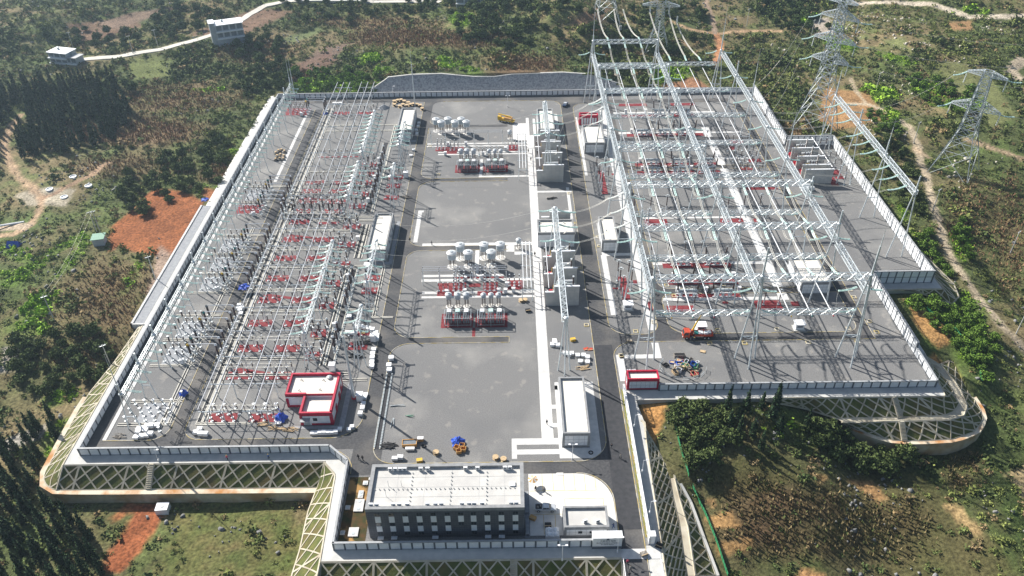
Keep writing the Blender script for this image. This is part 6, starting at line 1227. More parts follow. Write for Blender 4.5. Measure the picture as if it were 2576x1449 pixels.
for i, (x, y) in enumerate([(138 + (q % 2) * 2.6, 289 + 6.5 * (q // 2)) for q in range(12)]): K_hvp((x, y, 0), 0, 'slim post beside the outer firewalls, row %s, %s' % (ORD[i // 2], ('left', 'right')[i % 2]), 'slim posts beside the outer firewalls')
tag(MB().tube((0, 0, 0), (0, 29, 0), .14, n=6).build('tubular_busbar', 'alu', loc=(135, 297, 4.2)), 'short slanting silver busbar beside the outer firewalls', 'busbar')
# ------------------------------------------------------------------ firewalls and transformers
def firewall(label, x0, x1, y, h, lowx=None, lowh=0, th=.5):
    t = E('firewall', label, 'firewall', (x0, y, 0)); W = x1 - x0; b = MB(); b.box(0, 0, 0, W, th, h)
    if lowx: b.box(lowx - x0, .01, 0, -.01, th - .01, lowh)
    b.build('panel', 'concrete', t); MB().box(-.1, -.1, h, W + .1, th + .1, h + .22).build('coping', 'white_panel', t)
    if lowx: MB().box(lowx - x0 - .1, -.1, lowh, -.11, th + .1, lowh + .2).build('coping', 'white_panel', t)
    j = MB(); n = int(W / 1.5)
    for i in range(1, n): j.box(W * i / n - .03, -.015, .1, W * i / n + .03, 0, h)
    for i in range(1, int(h / 1.3) + 1): j.box(0, -.018, i * 1.3 - .03, W, 0, i * 1.3 + .03)
    j.build('panel_joints', 'joint' if 0 else 'wall_cap', t)
fwr = [(210.4, 'front, nearest'), (220.8, 'second'), (231, 'third'), (241.3, 'rear, against the wide building')]
for y, n in fwr[:3]: firewall('pale concrete firewall of the near transformers, %s' % n, 14 if y > 211 else 14, 22.2, y, 7.9, 11, 5.6)
firewall('pale firewall standing behind the wide transformer building', 14.5, 22.4, 257.6, 7.9, 11.5, 5.6)
for y, n in ((294.6, 'front, nearest'), (305.6, 'second'), (316.2, 'third'), (327, 'rear')): firewall('pale concrete firewall of the far transformers, %s' % n, 13.5, 22, y, 7.9, 10.8, 5.4)
for i, y in enumerate((290.6, 296.3, 303.8, 311.5, 319.2)): firewall('free-standing concrete firewall in the stepped-out yard, %s from the front' % ORD[i], 121.6, 133.2, y - 1.6 + (1.6 if i == 0 else 0), 6.4)
def trafo_fn(L, W, big=True):
    def fn():
        t = E('transformer', 'x', 'transformer'); MB().box(-L / 2, -W / 2, .6, L / 2, W / 2, 4.2).box(-L / 2 - .3, -W / 2 - .3, .3, L / 2 + .3, W / 2 + .3, .6).build('tank', 'equip', t)
        r = MB()
        for i in range(14): r.box(-L / 2 + .2 + i * (L - .5) / 14, W / 2 + .1, 1, -L / 2 + .38 + i * (L - .5) / 14, W / 2 + 1.2, 4)
        r.build('radiator', 'steel_dull', t); MB().tube((-L / 2 + .4, W / 2 - .4, 5.2), (L / 2 - .6, W / 2 - .4, 5.2), .5, n=12).build('conservator', 'cabinet', t)
        for k, (x, y, h) in enumerate(((L / 2 - .8, -W / 2 + .7, 9.2), (-L / 2 + 1, -W / 2 + .6, 7), (-L / 2 + 2.2, -W / 2 + .6, 6.6), (-L / 2 + 3.2, -W / 2 + .6, 6.6))):
            c = MB(); insul(c, x, y, 4.2, h, .28 if k == 0 else .2); c.build('bushing', 'brown_porcelain', t); MB().lathe(x, y, [(.35 if k == 0 else .25, h), (.35 if k == 0 else .25, h + .35)], 8).build('bushing_cap', 'steel', t)
        p = MB(); p.tube((-L / 2 - 1, -.3, 5), (-L / 2 + 1.5, -.3, 5), .13, n=6).tube((-L / 2 - 1, -.3, .3), (-L / 2 - 1, -.3, 5), .1, n=6); p.build('pipework', 'yellow', t)
        q = MB(); q.box(-L / 2 - 2.4, -W / 2, .1, -L / 2 - .6, -W / 2 + .5, 2.4).box(-L / 2 - 2.2, W / 2 - .5, .1, -L / 2 - .9, W / 2, 1.6); q.build('fire_gear', 'red_flange', t); return t
    return fn
K_tr = Kit(trafo_fn(6.4, 4.2)); K_tr2 = Kit(trafo_fn(4.6, 3))
for i, y in enumerate((215.4, 225.6, 236)): K_tr((18, y, .05), 0, 'grey transformer between the near firewalls, %s from the front' % ORD[i], 'transformers between the near firewalls')
for i, y in enumerate((300, 310.6, 321.4)): K_tr((17.8, y, .05), 0, 'grey transformer between the far firewalls, %s from the front' % ORD[i], 'transformers between the far firewalls')
for i, y in enumerate((298.8, 306.4, 314)): K_tr2((127, y, .05), 0, 'small grey reactor transformer between the outer firewalls, %s from the front' % ORD[i], 'transformers between the outer firewalls')
for g0, n in ((212, 'near'), (297, 'far')):
    tag(MB().tube((0, 0, 0), (0, 28, 0), .12, n=6).build('tubular_busbar', 'alu', loc=(12.2, g0, 6.4)), 'white tube running over the low firewall steps, %s group' % n, 'busbar')
    for i in range(4): K_ds((11.8, g0 + 1 + i * 8.6, 0), 0, 'dark post beside the walkway, %s, %s transformer group' % (ORD[i], n), 'insulator posts between walkway and transformers')
t = E('oil_tank', 'pair of pale blue-grey cylindrical tanks lying in front of the outer firewalls', 'tank', (119, 284.5, 0)); 
for k, (dy, L) in enumerate(((0, 5), (2.2, 4))): MB().tube((0, dy, 1.1), (L, dy, 1.1), .95, n=14).build('tank_shell', 'cabinet', t)
MB().box(.5, -.4, 0, .8, 2.8, .5).box(3.2, -.4, 0, 3.5, 2.8, .5).build('saddle', 'steel_dull', t)
for x, y, n in ((60.4, 196.8, 'behind the truck crane'), (92, 197, 'at the right end of the cross road'), (38.4, 208.4, 'right of the main road island')):
    s = E('small_hut', 'small white service hut ' + n, 'hut', (x, y, 0)); MB().box(-1.3, -1, 0, 1.3, 1, 2.3).build('wall', 'white_panel', s); MB().box(-1.7, -1.4, 2.3, 1.7, 1.4, 2.5).build('roof', 'white', s); MB().box(-.9, -1.05, 1.1, .9, -1.01, 1.7).build('louvre', 'equip_dark', s); MB().box(-1.8, -1.6, 0, 1.8, 1.5, .25).build('plinth', 'concrete', s)
# lamp posts
def lamp_fn(h=5.8, arms=2):
    def fn():
        t = E('street_lamp', 'x', 'street lamp'); MB().tube((0, 0, 0), (0, 0, h), .09, .06, 8).build('pole', 'white', t)
        for s in ((-1, 1) if arms == 2 else (1,)): MB().tube((0, 0, h - .1), (s * .9, 0, h + .1), .05, n=5).build('arm', 'white', t); MB().box(s * .9 - .3, -.2, h + .05, s * .9 + .3, .2, h + .2).build('lamp_head', 'white', t)
        MB().box(-.16, -.16, 0, .16, .16, .7).build('base_box', 'white', t); return t
    return fn
K_l = Kit(lamp_fn()); K_l1 = Kit(lamp_fn(4.4, 1))
for x, y, n in ((15.5, 143.5, 'in front of the long control building'), (24.3, 114.5, 'in front of the gate sign wall'), (11, 112.5, 'on the apron in front of the office wall'), (-1, 371, 'beside the back cross road')): K_l((x, y, 0), 0, 'white two-armed lamp post ' + n, 'white two-armed lamp posts')
for i, y in enumerate((153, 137, 124)): K_l1((33.2, y, 2.4), 0, 'small white lamp on the verge wall, %s from the back' % ORD[i], 'small lamps on the verge wall')
for x, y, n in ((-96, 144.8, 'left end of the front apron'), (-60, 388.4, 'back wall near the grey slope')): K_l1((x, y, 0), 0, 'small white lamp post on the ' + n, 'small lamps on walls and aprons')
# utility poles outside
def upole_fn(h):
    def fn():
        t = E('utility_pole', 'x', 'utility pole'); MB().tube((0, 0, -1), (0, 0, h), .2, .13, 8).build('pole', 'concrete', t); MB().box(-1, -.08, h - .6, 1, .08, h - .45).build('cross_arm', 'steel', t)
        for x in (-.85, 0, .85): (lambda c: (insul(c, x, 0, h - .45, h - .1, .09, 6, 2), c.build('insulator', 'white_glass', t)))(MB())
        return t
    return fn
K_up = Kit(upole_fn(10.5))
def up_at(vx, vy, n, k=K_up): x, y, z = ground_at(vx, vy); k((x, y, z), R_(35), 'concrete utility pole ' + n, 'utility poles outside the yard')
for vx, vy, n in ((137, 806, 'below the bright green shrubs'), (246, 590, 'behind the green-roofed hut, left'), (254, 588, 'behind the green-roofed hut, right'), (398, 119, 'by the village road bend'), (335, 135, 'by the village road near the white house'), (186, 125, 'beside the white-roofed house'), (2202, 232, 'by the hillside track'), (2298, 360, 'between track and outer gantry'), (2345, 533, 'right of the outer wall beside the track'), (2540, 640, 'low on the right hillside'), (2556, 840, 'near the right edge'), (2040, 95, 'on the bushy rise near the tallest tower'), (1878, 66, 'above the dirt crossing'), (392, 705, 'white-topped at the edge of the brown shrubs'), (283, 930, 'by the front left lattice wall'), (2095, 90, 'left of the tallest tower')): up_at(vx, vy, n)
p = [ground_at(246, 590), ground_at(137, 806)]
cable([sagline((p[0][0] + o, p[0][1], p[0][2] + 10), (p[1][0] + o, p[1][1], p[1][2] + 10), 2, 10) for o in (-.9, .9)], .015, 'thin wires between the two poles above the bright shrubs')
# ------------------------------------------------------------------ vehicles
def wheels(t, pts, r=.4, w_=.28):
    for x, y in pts:
        wh = MB().tube((x, y - w_ / 2, r), (x, y + w_ / 2, r), r, n=16).build('wheel', 'tyre', t); MB().tube((x, y - w_ / 2 - .02, r), (x, y + w_ / 2 + .02, r), r * .55, n=10).build('rim', 'silver_paint', wh)
def prism_y(b, prof, y0, y1):                    # side profile in x,z extruded along y
    n = len(prof); b.add([(x, y0, z) for x, z in prof] + [(x, y1, z) for x, z in prof], [tuple(range(n - 1, -1, -1)), tuple(range(n, 2 * n))] + [(i, (i + 1) % n, n + (i + 1) % n, n + i) for i in range(n)]); return b
# pickup, cab to the right
t = E('pickup_truck', 'silver double-cab pickup with loaded bed parked on the pale parking lot', 'pickup truck', (7.6, 127.2, .03), R_(-2))
prism_y(MB(), [(-2.6, .5), (2.65, .45), (2.7, .8), (2.55, 1.05), (1.5, 1.15), (-2.6, 1.1)], -.9, .9).build('body', 'silver_paint', t)
prism_y(MB(), [(-.75, 1.1), (1.5, 1.12), (.85, 1.72), (-.6, 1.78)], -.78, .78).build('cab', 'silver_paint', t)
b = MB(); b.add([(1.46, -.7, 1.19), (1.46, .7, 1.19), (.93, .66, 1.7), (.93, -.66, 1.7)], [(0, 1, 2, 3)]); b.build('windscreen', 'glass', t)
for s in (-1, 1): prism_y(MB(), [(-.6, 1.2), (.25, 1.2), (.2, 1.62), (-.52, 1.66)], s * .795 - .005, s * .795 + .005).build('window', 'glass', t); prism_y(MB(), [(.32, 1.2), (1.25, 1.2), (.8, 1.6), (.3, 1.62)], s * .795 - .005, s * .795 + .005).build('window', 'glass', t)
MB().box(-2.5, -.78, 1.0, -.85, .78, 1.13).build('load_bed', 'black', t); MB().box(-2.2, -.5, 1.13, -1.6, .1, 1.45).box(-1.4, -.1, 1.13, -1, .5, 1.35).build('cargo', 'debris', t)
b = MB(); [b.box(-2.55, s * .88 - .04, 1.1, -.8, s * .88 + .04, 1.3) for s in (-1, 1)]; b.box(-2.62, -.88, 1.1, -2.54, .88, 1.3); b.build('bed_rail', 'silver_paint', t)
for s in (-1, 1): MB().box(2.6, s * .7 - .15, .72, 2.72, s * .7 + .15, .92).build('headlight', 'white', t)
wheels(t, [(x, s * .82) for x in (-1.7, 1.7) for s in (-1, 1)])
# dark car far back
t = E('parked_car', 'small dark blue pickup at the far end of the main road', 'car', (27.6, 371.8, .05), R_(70))
prism_y(MB(), [(-2.4, .45), (2.4, .45), (2.45, .8), (1.3, 1), (-2.4, 1)], -.88, .88).build('body', 'navy', t); prism_y(MB(), [(-.9, 1), (1.3, 1), (.7, 1.55), (-.7, 1.6)], -.75, .75).build('cab', 'silver_paint', t); b = MB(); b.add([(1.24, -.7, 1.06), (1.24, .7, 1.06), (.78, .66, 1.52), (.78, -.66, 1.52)], [(0, 1, 2, 3)]); b.build('windscreen', 'glass', t)
wheels(t, [(x, s * .82) for x in (-1.5, 1.5) for s in (-1, 1)])
# truck crane, cab to the left
t = E('truck_crane', 'orange-red lorry with yellow loading crane standing on the front cross road', 'truck crane', (58.6, 193.2, .05), R_(-1))
MB().box(-4.4, -.5, .7, 4.6, .5, 1.05).build('chassis', 'black', t); MB().box(-1.1, -1.25, 1.3, 4.7, 1.25, 1.5).box(-1.1, -1.25, 1.5, 4.7, -1.15, 2.0).box(-1.1, 1.15, 1.5, 4.7, 1.25, 2.0).box(4.6, -1.15, 1.5, 4.7, 1.15, 2.0).build('load_bed', 'truck_red', t)
prism_y(MB(), [(-4.7, .6), (-2.6, .6), (-2.6, 2.9), (-4.3, 2.95), (-4.75, 1.9)], -1.2, 1.2).build('cab', 'truck_red', t); b = MB(); b.add([(-4.765, -1.05, 1.95), (-4.765, 1.05, 1.95), (-4.37, 1, 2.8), (-4.37, -1, 2.8)], [(0, 1, 2, 3)]); b.build('windscreen', 'glass', t)
for s in (-1, 1): MB().box(-4.3, s * 1.21 - .01, 1.8, -3.1, s * 1.21 + .01, 2.6).build('window', 'glass', t); MB().box(-4.82, s * .85 - .2, .8, -4.74, s * .85 + .2, 1.05).build('headlight', 'white', t)
wheels(t, [(x, s * 1.05) for x in (-3.5, 2.2, 3.4) for s in (-1, 1)], .52, .35)
MB().lathe(-1.8, 0, [(.5, 1), (.45, 2.6)], 10).box(-2.2, -.4, 2.4, -1.3, .4, 3).build('crane_turret', 'truck_red', t); b = MB(); b.tube((-1.8, 0, 2.8), (-.4, .6, 6.4), .3, .24, 6).tube((-.4, .6, 6.4), (.5, .95, 8.2), .19, .15, 6); b.build('crane_boom', 'yellow', t); MB().tube((.5, .95, 8.2), (.7, .95, 8.5), .25, n=8).build('boom_head', 'black', t)
MB().box(.2, -.8, 1.5, 1.6, .6, 2.3).box(1.9, -.9, 1.5, 3.2, .2, 2.5).box(3.3, -.4, 1.5, 4.2, .8, 2.2).build('cargo', 'white_panel', t); MB().box(-1.0, -.9, 1.5, 0, .8, 2.2).build('cargo', 'teal', t)
for x in (-2.3, -1.4): MB().tube((x, -1.5, .1), (x, -1.5, 1.2), .1, n=6).build('outrigger', 'steel_dull', t)
# yellow tracked/wheeled crane far back
t = E('crane_machine', 'yellow mobile crane parked on the far gravel field', 'mobile crane', (-1.6, 353.8, 0), R_(-24))
MB().box(-4.2, -1.2, .8, 3.8, 1.2, 1.5).build('chassis', 'yellow', t); MB().box(-4.3, -1.2, 1.5, -2.6, .1, 2.8).build('cab', 'yellow', t); MB().box(-4.32, -1.0, 1.9, -4.28, 0, 2.6).build('windscreen', 'glass', t); MB().box(-1, -1.1, 1.5, 2.6, 1.1, 2.6).build('superstructure', 'orange_wood', t); MB().tube((2, .2, 2.9), (-4.6, .4, 3.3), .35, .28, 6).build('crane_boom', 'yellow', t); wheels(t, [(x, s * 1.05) for x in (-3.2, -2, 1.4, 2.7) for s in (-1, 1)], .5, .35)
# ------------------------------------------------------------------ people: one skinned surface each, with hair or helmet and clothes
def person(label, x, y, z, rz, shirt, trousers, step=.25, arm=.3, hat='hair', bend=0.0, carry=None):
    t = E('person', label, 'person', (x, y, z), rz)
    J = [(0, 0, .95), (0, .01, 1.15), (0, .02, 1.4), (0, .02, 1.52), (0, .03, 1.62), (0, .02, 1.74),
         (-.1, 0, .9), (-.11, step * .5, .5), (-.11, step * .6 - .03, .09), (-.11, step * .6 + .14, .04), (.1, 0, .9), (.11, -step * .3, .5), (.11, -step * .9, .1), (.11, -step * .9 + .16, .04),
         (-.19, .02, 1.42), (-.25, -arm * .3 + .02, 1.16), (-.26, arm * .3, .92), (-.26, arm * .4, .83), (.19, .02, 1.42), (.25, arm * .3, 1.16), (.27, arm * .9, .95), (.27, arm, .86)]
    Rr = [.15, .14, .16, .065, .09, .085, .1, .065, .045, .04, .1, .065, .045, .04, .06, .045, .033, .035, .06, .045, .033, .035]
    Ed = [(0, 1), (1, 2), (2, 3), (3, 4), (4, 5), (0, 6), (6, 7), (7, 8), (8, 9), (0, 10), (10, 11), (11, 12), (12, 13), (2, 14), (14, 15), (15, 16), (16, 17), (2, 18), (18, 19), (19, 20), (20, 21)]
    if bend: J = [(a, b_ + max(0, c - .95) * math.sin(bend), .95 + (c - .95) * math.cos(bend) if c > .95 else c) for a, b_, c in J]
    me = bpy.data.meshes.new('body'); me.from_pydata(J, Ed, []); o = bpy.data.objects.new('body', me); COL.objects.link(o); o.parent = t; KIDS.setdefault(t.name, []).append(o)
    sk = o.modifiers.new('Skin', 'SKIN'); 
    for i, r in enumerate(Rr): me.skin_vertices[0].data[i].radius = (r, r * .8 if i < 3 else r)
    me.skin_vertices[0].data[0].use_root = True; su = o.modifiers.new('Subd', 'SUBSURF'); su.levels = 1; su.render_levels = 1
    me.materials.append(M['skin']); tp = J[5]; sh = J[2]
    MB().lathe(0, 0, [(.115, tp[2] - .1), (.13, tp[2] - .02), (.1, tp[2] + .08), (.03, tp[2] + .11)], 10).build('helmet' if hat != 'hair' else 'hair', hat, t, (tp[0], tp[1], 0))
    b = MB(); b.tube(J[0], J[1], .19, .18, 10).tube(J[1], (sh[0], sh[1], sh[2] + .02), .18, .2, 10); 
    for a, c in ((14, 15), (18, 19), (15, 16), (19, 20)): b.tube(J[a], J[c], .085, .065, 7)
    b.tube(J[14], J[18], .09, n=8); b.build('jacket', shirt, t)
    b = MB()
    for a, c, d in ((6, 7, 8), (10, 11, 12)): b.tube((J[a][0], J[a][1], .98), J[c], .12, .09, 8).tube(J[c], J[d], .09, .075, 8)
    b.build('trousers', trousers, t); b = MB()
    for a, c in ((8, 9), (12, 13)): b.tube(J[a], J[c], .06, .05, 6)
    b.build('shoes', 'black', t)
    for hh in (17, 21):                                      # fingers and a thumb, relaxed
        b = MB(); s = 1 if hh == 21 else -1
        for q in range(4): b.tube((J[hh][0] + (q - 1.5) * .018, J[hh][1], J[hh][2]), (J[hh][0] + (q - 1.5) * .02, J[hh][1] + .03, J[hh][2] - .075 + abs(q - 1.3) * .008), .009, .007, 4)
        b.tube((J[hh][0] - s * .035, J[hh][1], J[hh][2] + .02), (J[hh][0] - s * .05, J[hh][1] + .04, J[hh][2] - .03), .01, .008, 4); b.build('hand', 'skin', t)
    if carry == 'umbrella':
        pass
    return t
def umbrella(label, x, y, z, m1='cloth_grey', m2='black'):
    t = E('umbrella', label, 'umbrella', (x, y, z)); b = MB(); n = 12; vs = [(0, 0, 2.45)]
    for i in range(n): vs.append((math.cos(i * math.tau / n) * 1.3, math.sin(i * math.tau / n) * 1.3, 1.95))
    for i in range(n): b.cur = i % 2; b.add([vs[0], vs[1 + i], vs[1 + (i + 1) % n]], [(0, 1, 2)])
    b.build('canopy', [m1, m2], t); MB().tube((0, 0, 0), (0, 0, 2.45), .03, n=6).build('shaft', 'steel', t); return t
def rp(*a): return rng.uniform(*a)
pl = [('person in dark clothes standing beside the striped umbrella stand', 5.3, 133.2, R_(200), 'cloth_dark', 'cloth_dark'), ('person in grey walking on the parking lot with a long shadow', 7.5, 133.0, R_(150), 'cloth_grey', 'cloth_dark'),
      ('person in blue beside the guard house corner', 24.1, 121.4, R_(90), 'cloth_blue', 'cloth_blue'), ('person walking down the main road near the long control building', 25.5 + .9, 147.3, R_(180), 'cloth_dark', 'cloth_grey'), ('person in the middle of the road junction in the foreground', 28.4, 143.6, R_(220), 'cloth_grey', 'cloth_dark'),
      ('left of two dark-clad people walking together at the left road corner', -42, 144.6, R_(160), 'cloth_dark', 'cloth_dark'), ('right of two dark-clad people walking together at the left road corner', -40.8, 144.2, R_(170), 'black', 'cloth_dark'),
      ('person standing on the walkway strip left of the near drum reactors', -29.8, 248.2, R_(120), 'cloth_dark', 'black'), ('person on the white walkway beside the near bus frame', 8.4, 240.2, R_(180), 'cloth_dark', 'cloth_dark'), ('person on the white walkway beside the far transformers', 8.9, 314, R_(180), 'cloth_dark', 'cloth_dark'), ('person further back on the white walkway', 8, 322, R_(180), 'cloth_grey', 'cloth_dark'),
      ('person on the walkway left of the long control building', 9.2, 156.4, R_(200), 'cloth_dark', 'cloth_grey'), ('person by the gate sign wall holding a pale coat', 25.9, 117.6, R_(140), 'cloth_grey', 'cloth_grey'), ('person at the left road edge under the wall gantry wires', -38.2, 250.6, R_(180), 'cloth_dark', 'black'),
      ('person walking on the left road by the pallet stacks', -39.4, 176.4, R_(180), 'cloth_dark', 'cloth_dark'), ('person in a blue jacket on the front apron left of the office', -66.3, 144.5 + .6, R_(90), 'cloth_blue', 'cloth_dark'), ('person working at the front apron wall in red', -77.4, 144.9, R_(10), 'cloth_pink', 'cloth_dark'),
      ('person at the verge wall foot on the right apron', 34.4, 116, R_(30), 'cloth_dark', 'cloth_dark'), ('person sitting low on the right apron by the wall', 36 - .6, 120.4, R_(60), 'black', 'cloth_dark')]
for i in range(6): pl.append(('person walking in file down the entrance ramp, %s from the gate' % ORD[i], 26.3 + (i % 2) * .5, 111.4 - i * 1.7, R_(180), ('cloth_pink', 'cloth_grey', 'cloth_dark', 'white_panel', 'cloth_dark', 'cloth_pink')[i], 'cloth_dark'))
pl.append(('person beside the truck crane outriggers', 57.2, 191.0, R_(30), 'navy', 'cloth_dark'))
for i, (lab, x, y, rz, a, b_) in enumerate(pl): person(lab, x, y, .05, rz, a, b_, .2 + .12 * (i % 3), .2 + .1 * (i % 3), 'yellow' if i in (15, 16) or 'crane' in lab else 'hair')
umbrella('striped cream and dark sunshade standing on the parking lot', 4.7, 135.3, .03, 'parking', 'orange_wood')
# ------------------------------------------------------------------ pallets, boxes, drums and building debris
def boxthing(name, label, cat, x, y, z, w_, d_, h, m='white_panel', rz=0, top='white', group=None):
    t = E(name, label, cat, (x, y, z), rz, group); MB().box(-w_ / 2, -d_ / 2, .12, w_ / 2, d_ / 2, h).build('body', m, t); MB().box(-w_ / 2 - .03, -d_ / 2 - .03, h, w_ / 2 + .03, d_ / 2 + .03, h + .06).build('lid', top, t); MB().box(-w_ / 2, -d_ / 2, 0, w_ / 2, -d_ / 2 + .15, .12).box(-w_ / 2, d_ / 2 - .15, 0, w_ / 2, d_ / 2, .12).build('pallet', 'wood', t); return t
def boxes(pts, lab, grp, w_=1.3, d_=1.2, h=.9, m='white_panel'):
    for i, q in enumerate(pts): boxthing('pallet_stack', 'white wrapped pallet %s, %s' % (ORD[i % 30], lab), 'pallet', q[0], q[1], 0, w_ * .82, d_ * .8, h * rp(.8, 1.3), m, q[2] if len(q) > 2 else rp(-.1, .1), group=grp)
P_ = [S(0, 2, x, y, 0) for x, y in ((1030, 410), (1075, 400), (1110, 395), (1140, 385), (1048, 370), (1100, 355), (1055, 350), (1095, 340), (1115, 325), (1145, 325), (1190, 318))]
boxes([(p[0], p[1]) for p in P_], 'in the heap on the front left corner of the yard', 'white pallets at the front left corner', 1.7, 1.5)
P_ = [S(0, 2, x, y, 0) for x, y in ((1480, 375), (1517, 385), (1555, 388), (1512, 348))]
boxes([(p[0], p[1]) for p in P_], 'in the small group by the narrow road corner', 'white pallets by the narrow road corner', 1.6, 1.4)
P_ = [S(1, 2, x, y, 0) for x, y in ((428, 378), (455, 377), (485, 377), (515, 376), (545, 376), (575, 374), (605, 372), (635, 352), (703, 350), (727, 335))]
boxes([(p[0], p[1]) for p in P_], 'in the curved row before the red and white building', 'white pallets before the red and white building', 1.35, 1.3)
P_ = [S(1, 2, x, y, 0) for x, y in ((790, 235), (805, 190), (812, 155), (820, 110), (828, 90))]
boxes([(p[0], p[1]) for p in P_], 'in the row right of the red and white building', 'white pallets right of the red and white building', 1.5, 1.6)
P_ = [S(1, 1, x, y, 0) for x, y in ((690, 1070), (715, 1072), (745, 1072), (765, 1030), (795, 1028), (825, 1032), (855, 1038), (880, 1050), (905, 1070), (915, 1090), (912, 1118), (890, 1195), (882, 1230), (880, 1262), (876, 1295), (876, 1325))]
boxes([(p[0], p[1]) for p in P_], 'in the arc of pallets at the tip of the left road island', 'white pallets in the arc by the left road', 1.7, 1.7)
P_ = [S(1, 1, x, y, 0) for x, y in ((1022, 1265), (1005, 1320), (1008, 1352), (705, 945))]
boxes([(p[0], p[1]) for p in P_], 'beside the left road kerb', 'white pallets beside the left road kerb', 1.8, 1.8)
P_ = [S(2, 1, x, y, 0) for x, y in ((515, 1285), (540, 1240), (570, 1255), (570, 1290), (495, 1240), (450, 1225), (430, 1235), (400, 1225), (305, 1160), (325, 1150), (345, 1165), (320, 1130))]
boxes([(p[0], p[1]) for p in P_], 'in the fenced heap between walkway and main road', 'white boxes in the fenced heap', 1.6, 1.6)
P_ = [S(1, 2, x, y, 0) for x, y in ((1050, 572), (1090, 565))]
boxes([(p[0], p[1]) for p in P_], 'at the front edge of the big gravel field', 'white boxes at the gravel field edge', 1.9, 1.2)
P_ = [S(1, 0, x, y, 0) for x, y in ((1170, 1180), (1190, 1140), (1210, 990), (1225, 960), (1215, 1020), (1230, 935), (590, 785), (615, 788), (640, 785))]
boxes([(p[0], p[1]) for p in P_], 'near the far relay house', 'white boxes near the far relay house', 1.6, 1.4)
P_ = [S(0, 1, x, y, 0) for x, y in ((1810, 865), (1830, 885), (1815, 905), (1820, 925), (1795, 885))]
boxes([(p[0], p[1]) for p in P_], 'by the narrow road beneath the first busbar', 'white boxes beneath the first busbar', 1.6, 1.3)
boxthing('wooden_crate', 'white box on the yellow-edged ground by the pump house', 'box', 35.5, 176.4, 0, 2.6, 1.8, 1.2)
def tarp(label, x, y, z, r, h):
    b = MB(); n = 14; pr = []; vs = []; fs = []
    for k in range(5):
        for i in range(n): a = i * math.tau / n; q = r * (1 - k * .2) * (1 + .25 * math.sin(i * 2.3 + k)); vs.append((math.cos(a) * q, math.sin(a) * q, h * (k / 4) ** .7 + .12 * math.sin(i * 3.1 + k * 2)))
    for k in range(4):
        for i in range(n): j = (i + 1) % n; fs.append((k * n + i, k * n + j, (k + 1) * n + j, (k + 1) * n + i))
    fs.append(tuple(4 * n + i for i in range(n))); b.add(vs, fs); return tag(b.build('blue_tarpaulin', 'blue_tarp', loc=(x, y, z)), label, 'tarpaulin')
x, y, z = S(0, 2, 1385, 75); tarp('crumpled blue tarpaulin heap in the narrow left road', x, y, 0, 1.3, 1.6)
x, y, z = S(1, 2, 190, 260); tarp('blue tarpaulin heap in front of the red and white building', x, y, 0, 1.8, 1.9); boxthing('pallet_stack', 'flat white box in front of the blue tarpaulin heap', 'pallet', x - .3, y - 2, 0, 1.6, 1, .5)
x, y, z = S(0, 1, 1850, 755); tarp('flat blue tarpaulin among the left bays', x, y, 2.2, 1.9, .5)
x, y, z = S(1, 0, 525, 860); tarp('small dark blue tarpaulin beside the far narrow road', x, y, 0, 1.2, 1.4)
x, y, z = S(1, 2, 1525, 440); tarp('blue tarpaulin over the brown crates on the big gravel field', x, y, 0, 1.9, 1.7)
x, y, z = S(0, 1, 1550, 62); tarp('pale blue sheet at the corner of the red field', *ground_at(x * 0 + 516, 502), 1.6, .6)
for i, (a, b_) in enumerate(((1515, 490), (1555, 475), (1565, 500), (1530, 515))): x, y, z = S(1, 2, a, b_); t = E('wooden_crate', 'open orange-brown crate beside the blue tarpaulin, %s of four' % ORD[i], 'crate', (x, y, 0), rp(-.4, .4), 'open crates on the big gravel field'); MB().box(-.7, -.7, 0, .7, -.6, 1).box(-.7, .6, 0, .7, .7, 1).box(-.7, -.6, 0, -.6, .6, 1).box(.6, -.6, 0, .7, .6, 1).box(-.6, -.6, 0, .6, .6, .1).build('planks', 'orange_wood', t)
x, y, z = S(1, 2, 1160, 455); t = E('skip', 'rust-coloured open skip filled with dark netting on the gravel field', 'skip', (x, y, 0), .05); MB().box(-2, -1, 0, 2, -.85, 1).box(-2, .85, 0, 2, 1, 1).box(-2, -.85, 0, -1.85, .85, 1).box(1.85, -.85, 0, 2, .85, 1).build('side', 'orange_wood', t); MB().box(-1.84, -.84, 0, 1.84, .84, .8).build('netting', 'equip_dark', t)
boxthing('pallet_stack', 'white box with orange side right of the skip', 'box', x + 2.9, y + 1.3, 0, 1.6, 1, 1.1, 'orange_wood'); boxthing('pallet_stack', 'white round-ended tank in front of the skip', 'box', x + .3, y - 2, 0, 2.4, .8, .7)
def reel_fn(r, w_):
    def fn():
        t = E('cable_reel', 'x', 'cable reel'); 
        for s in (-1, 1): MB().tube((0, 0, w_ / 2 + s * w_ / 2), (0, 0, w_ / 2 + s * w_ / 2 + .08), r, n=16).build('flange', 'wood', t)
        MB().tube((0, 0, .08), (0, 0, w_), r * .6, n=12).build('drum', 'black', t); return t
    return fn
K_re = Kit(reel_fn(.85, .7)); K_re2 = Kit(reel_fn(1.0, 1.1))
for i, (c, r, a, b_) in enumerate(((1, 2, 1808, 562), (1, 2, 1868, 575), (2, 1, 68, 825), (2, 1, 98, 822), (1, 2, 1358, 525))): x, y, z = S(c, r, a, b_); K_re((x, y, .02), 0, ('wooden cable reel near the office rear, left', 'wooden cable reel near the office rear, right', 'cable reel left of the walkway, left one', 'cable reel left of the walkway, right one', 'small cable reel on the gravel near the crates')[i], 'wooden cable reels')
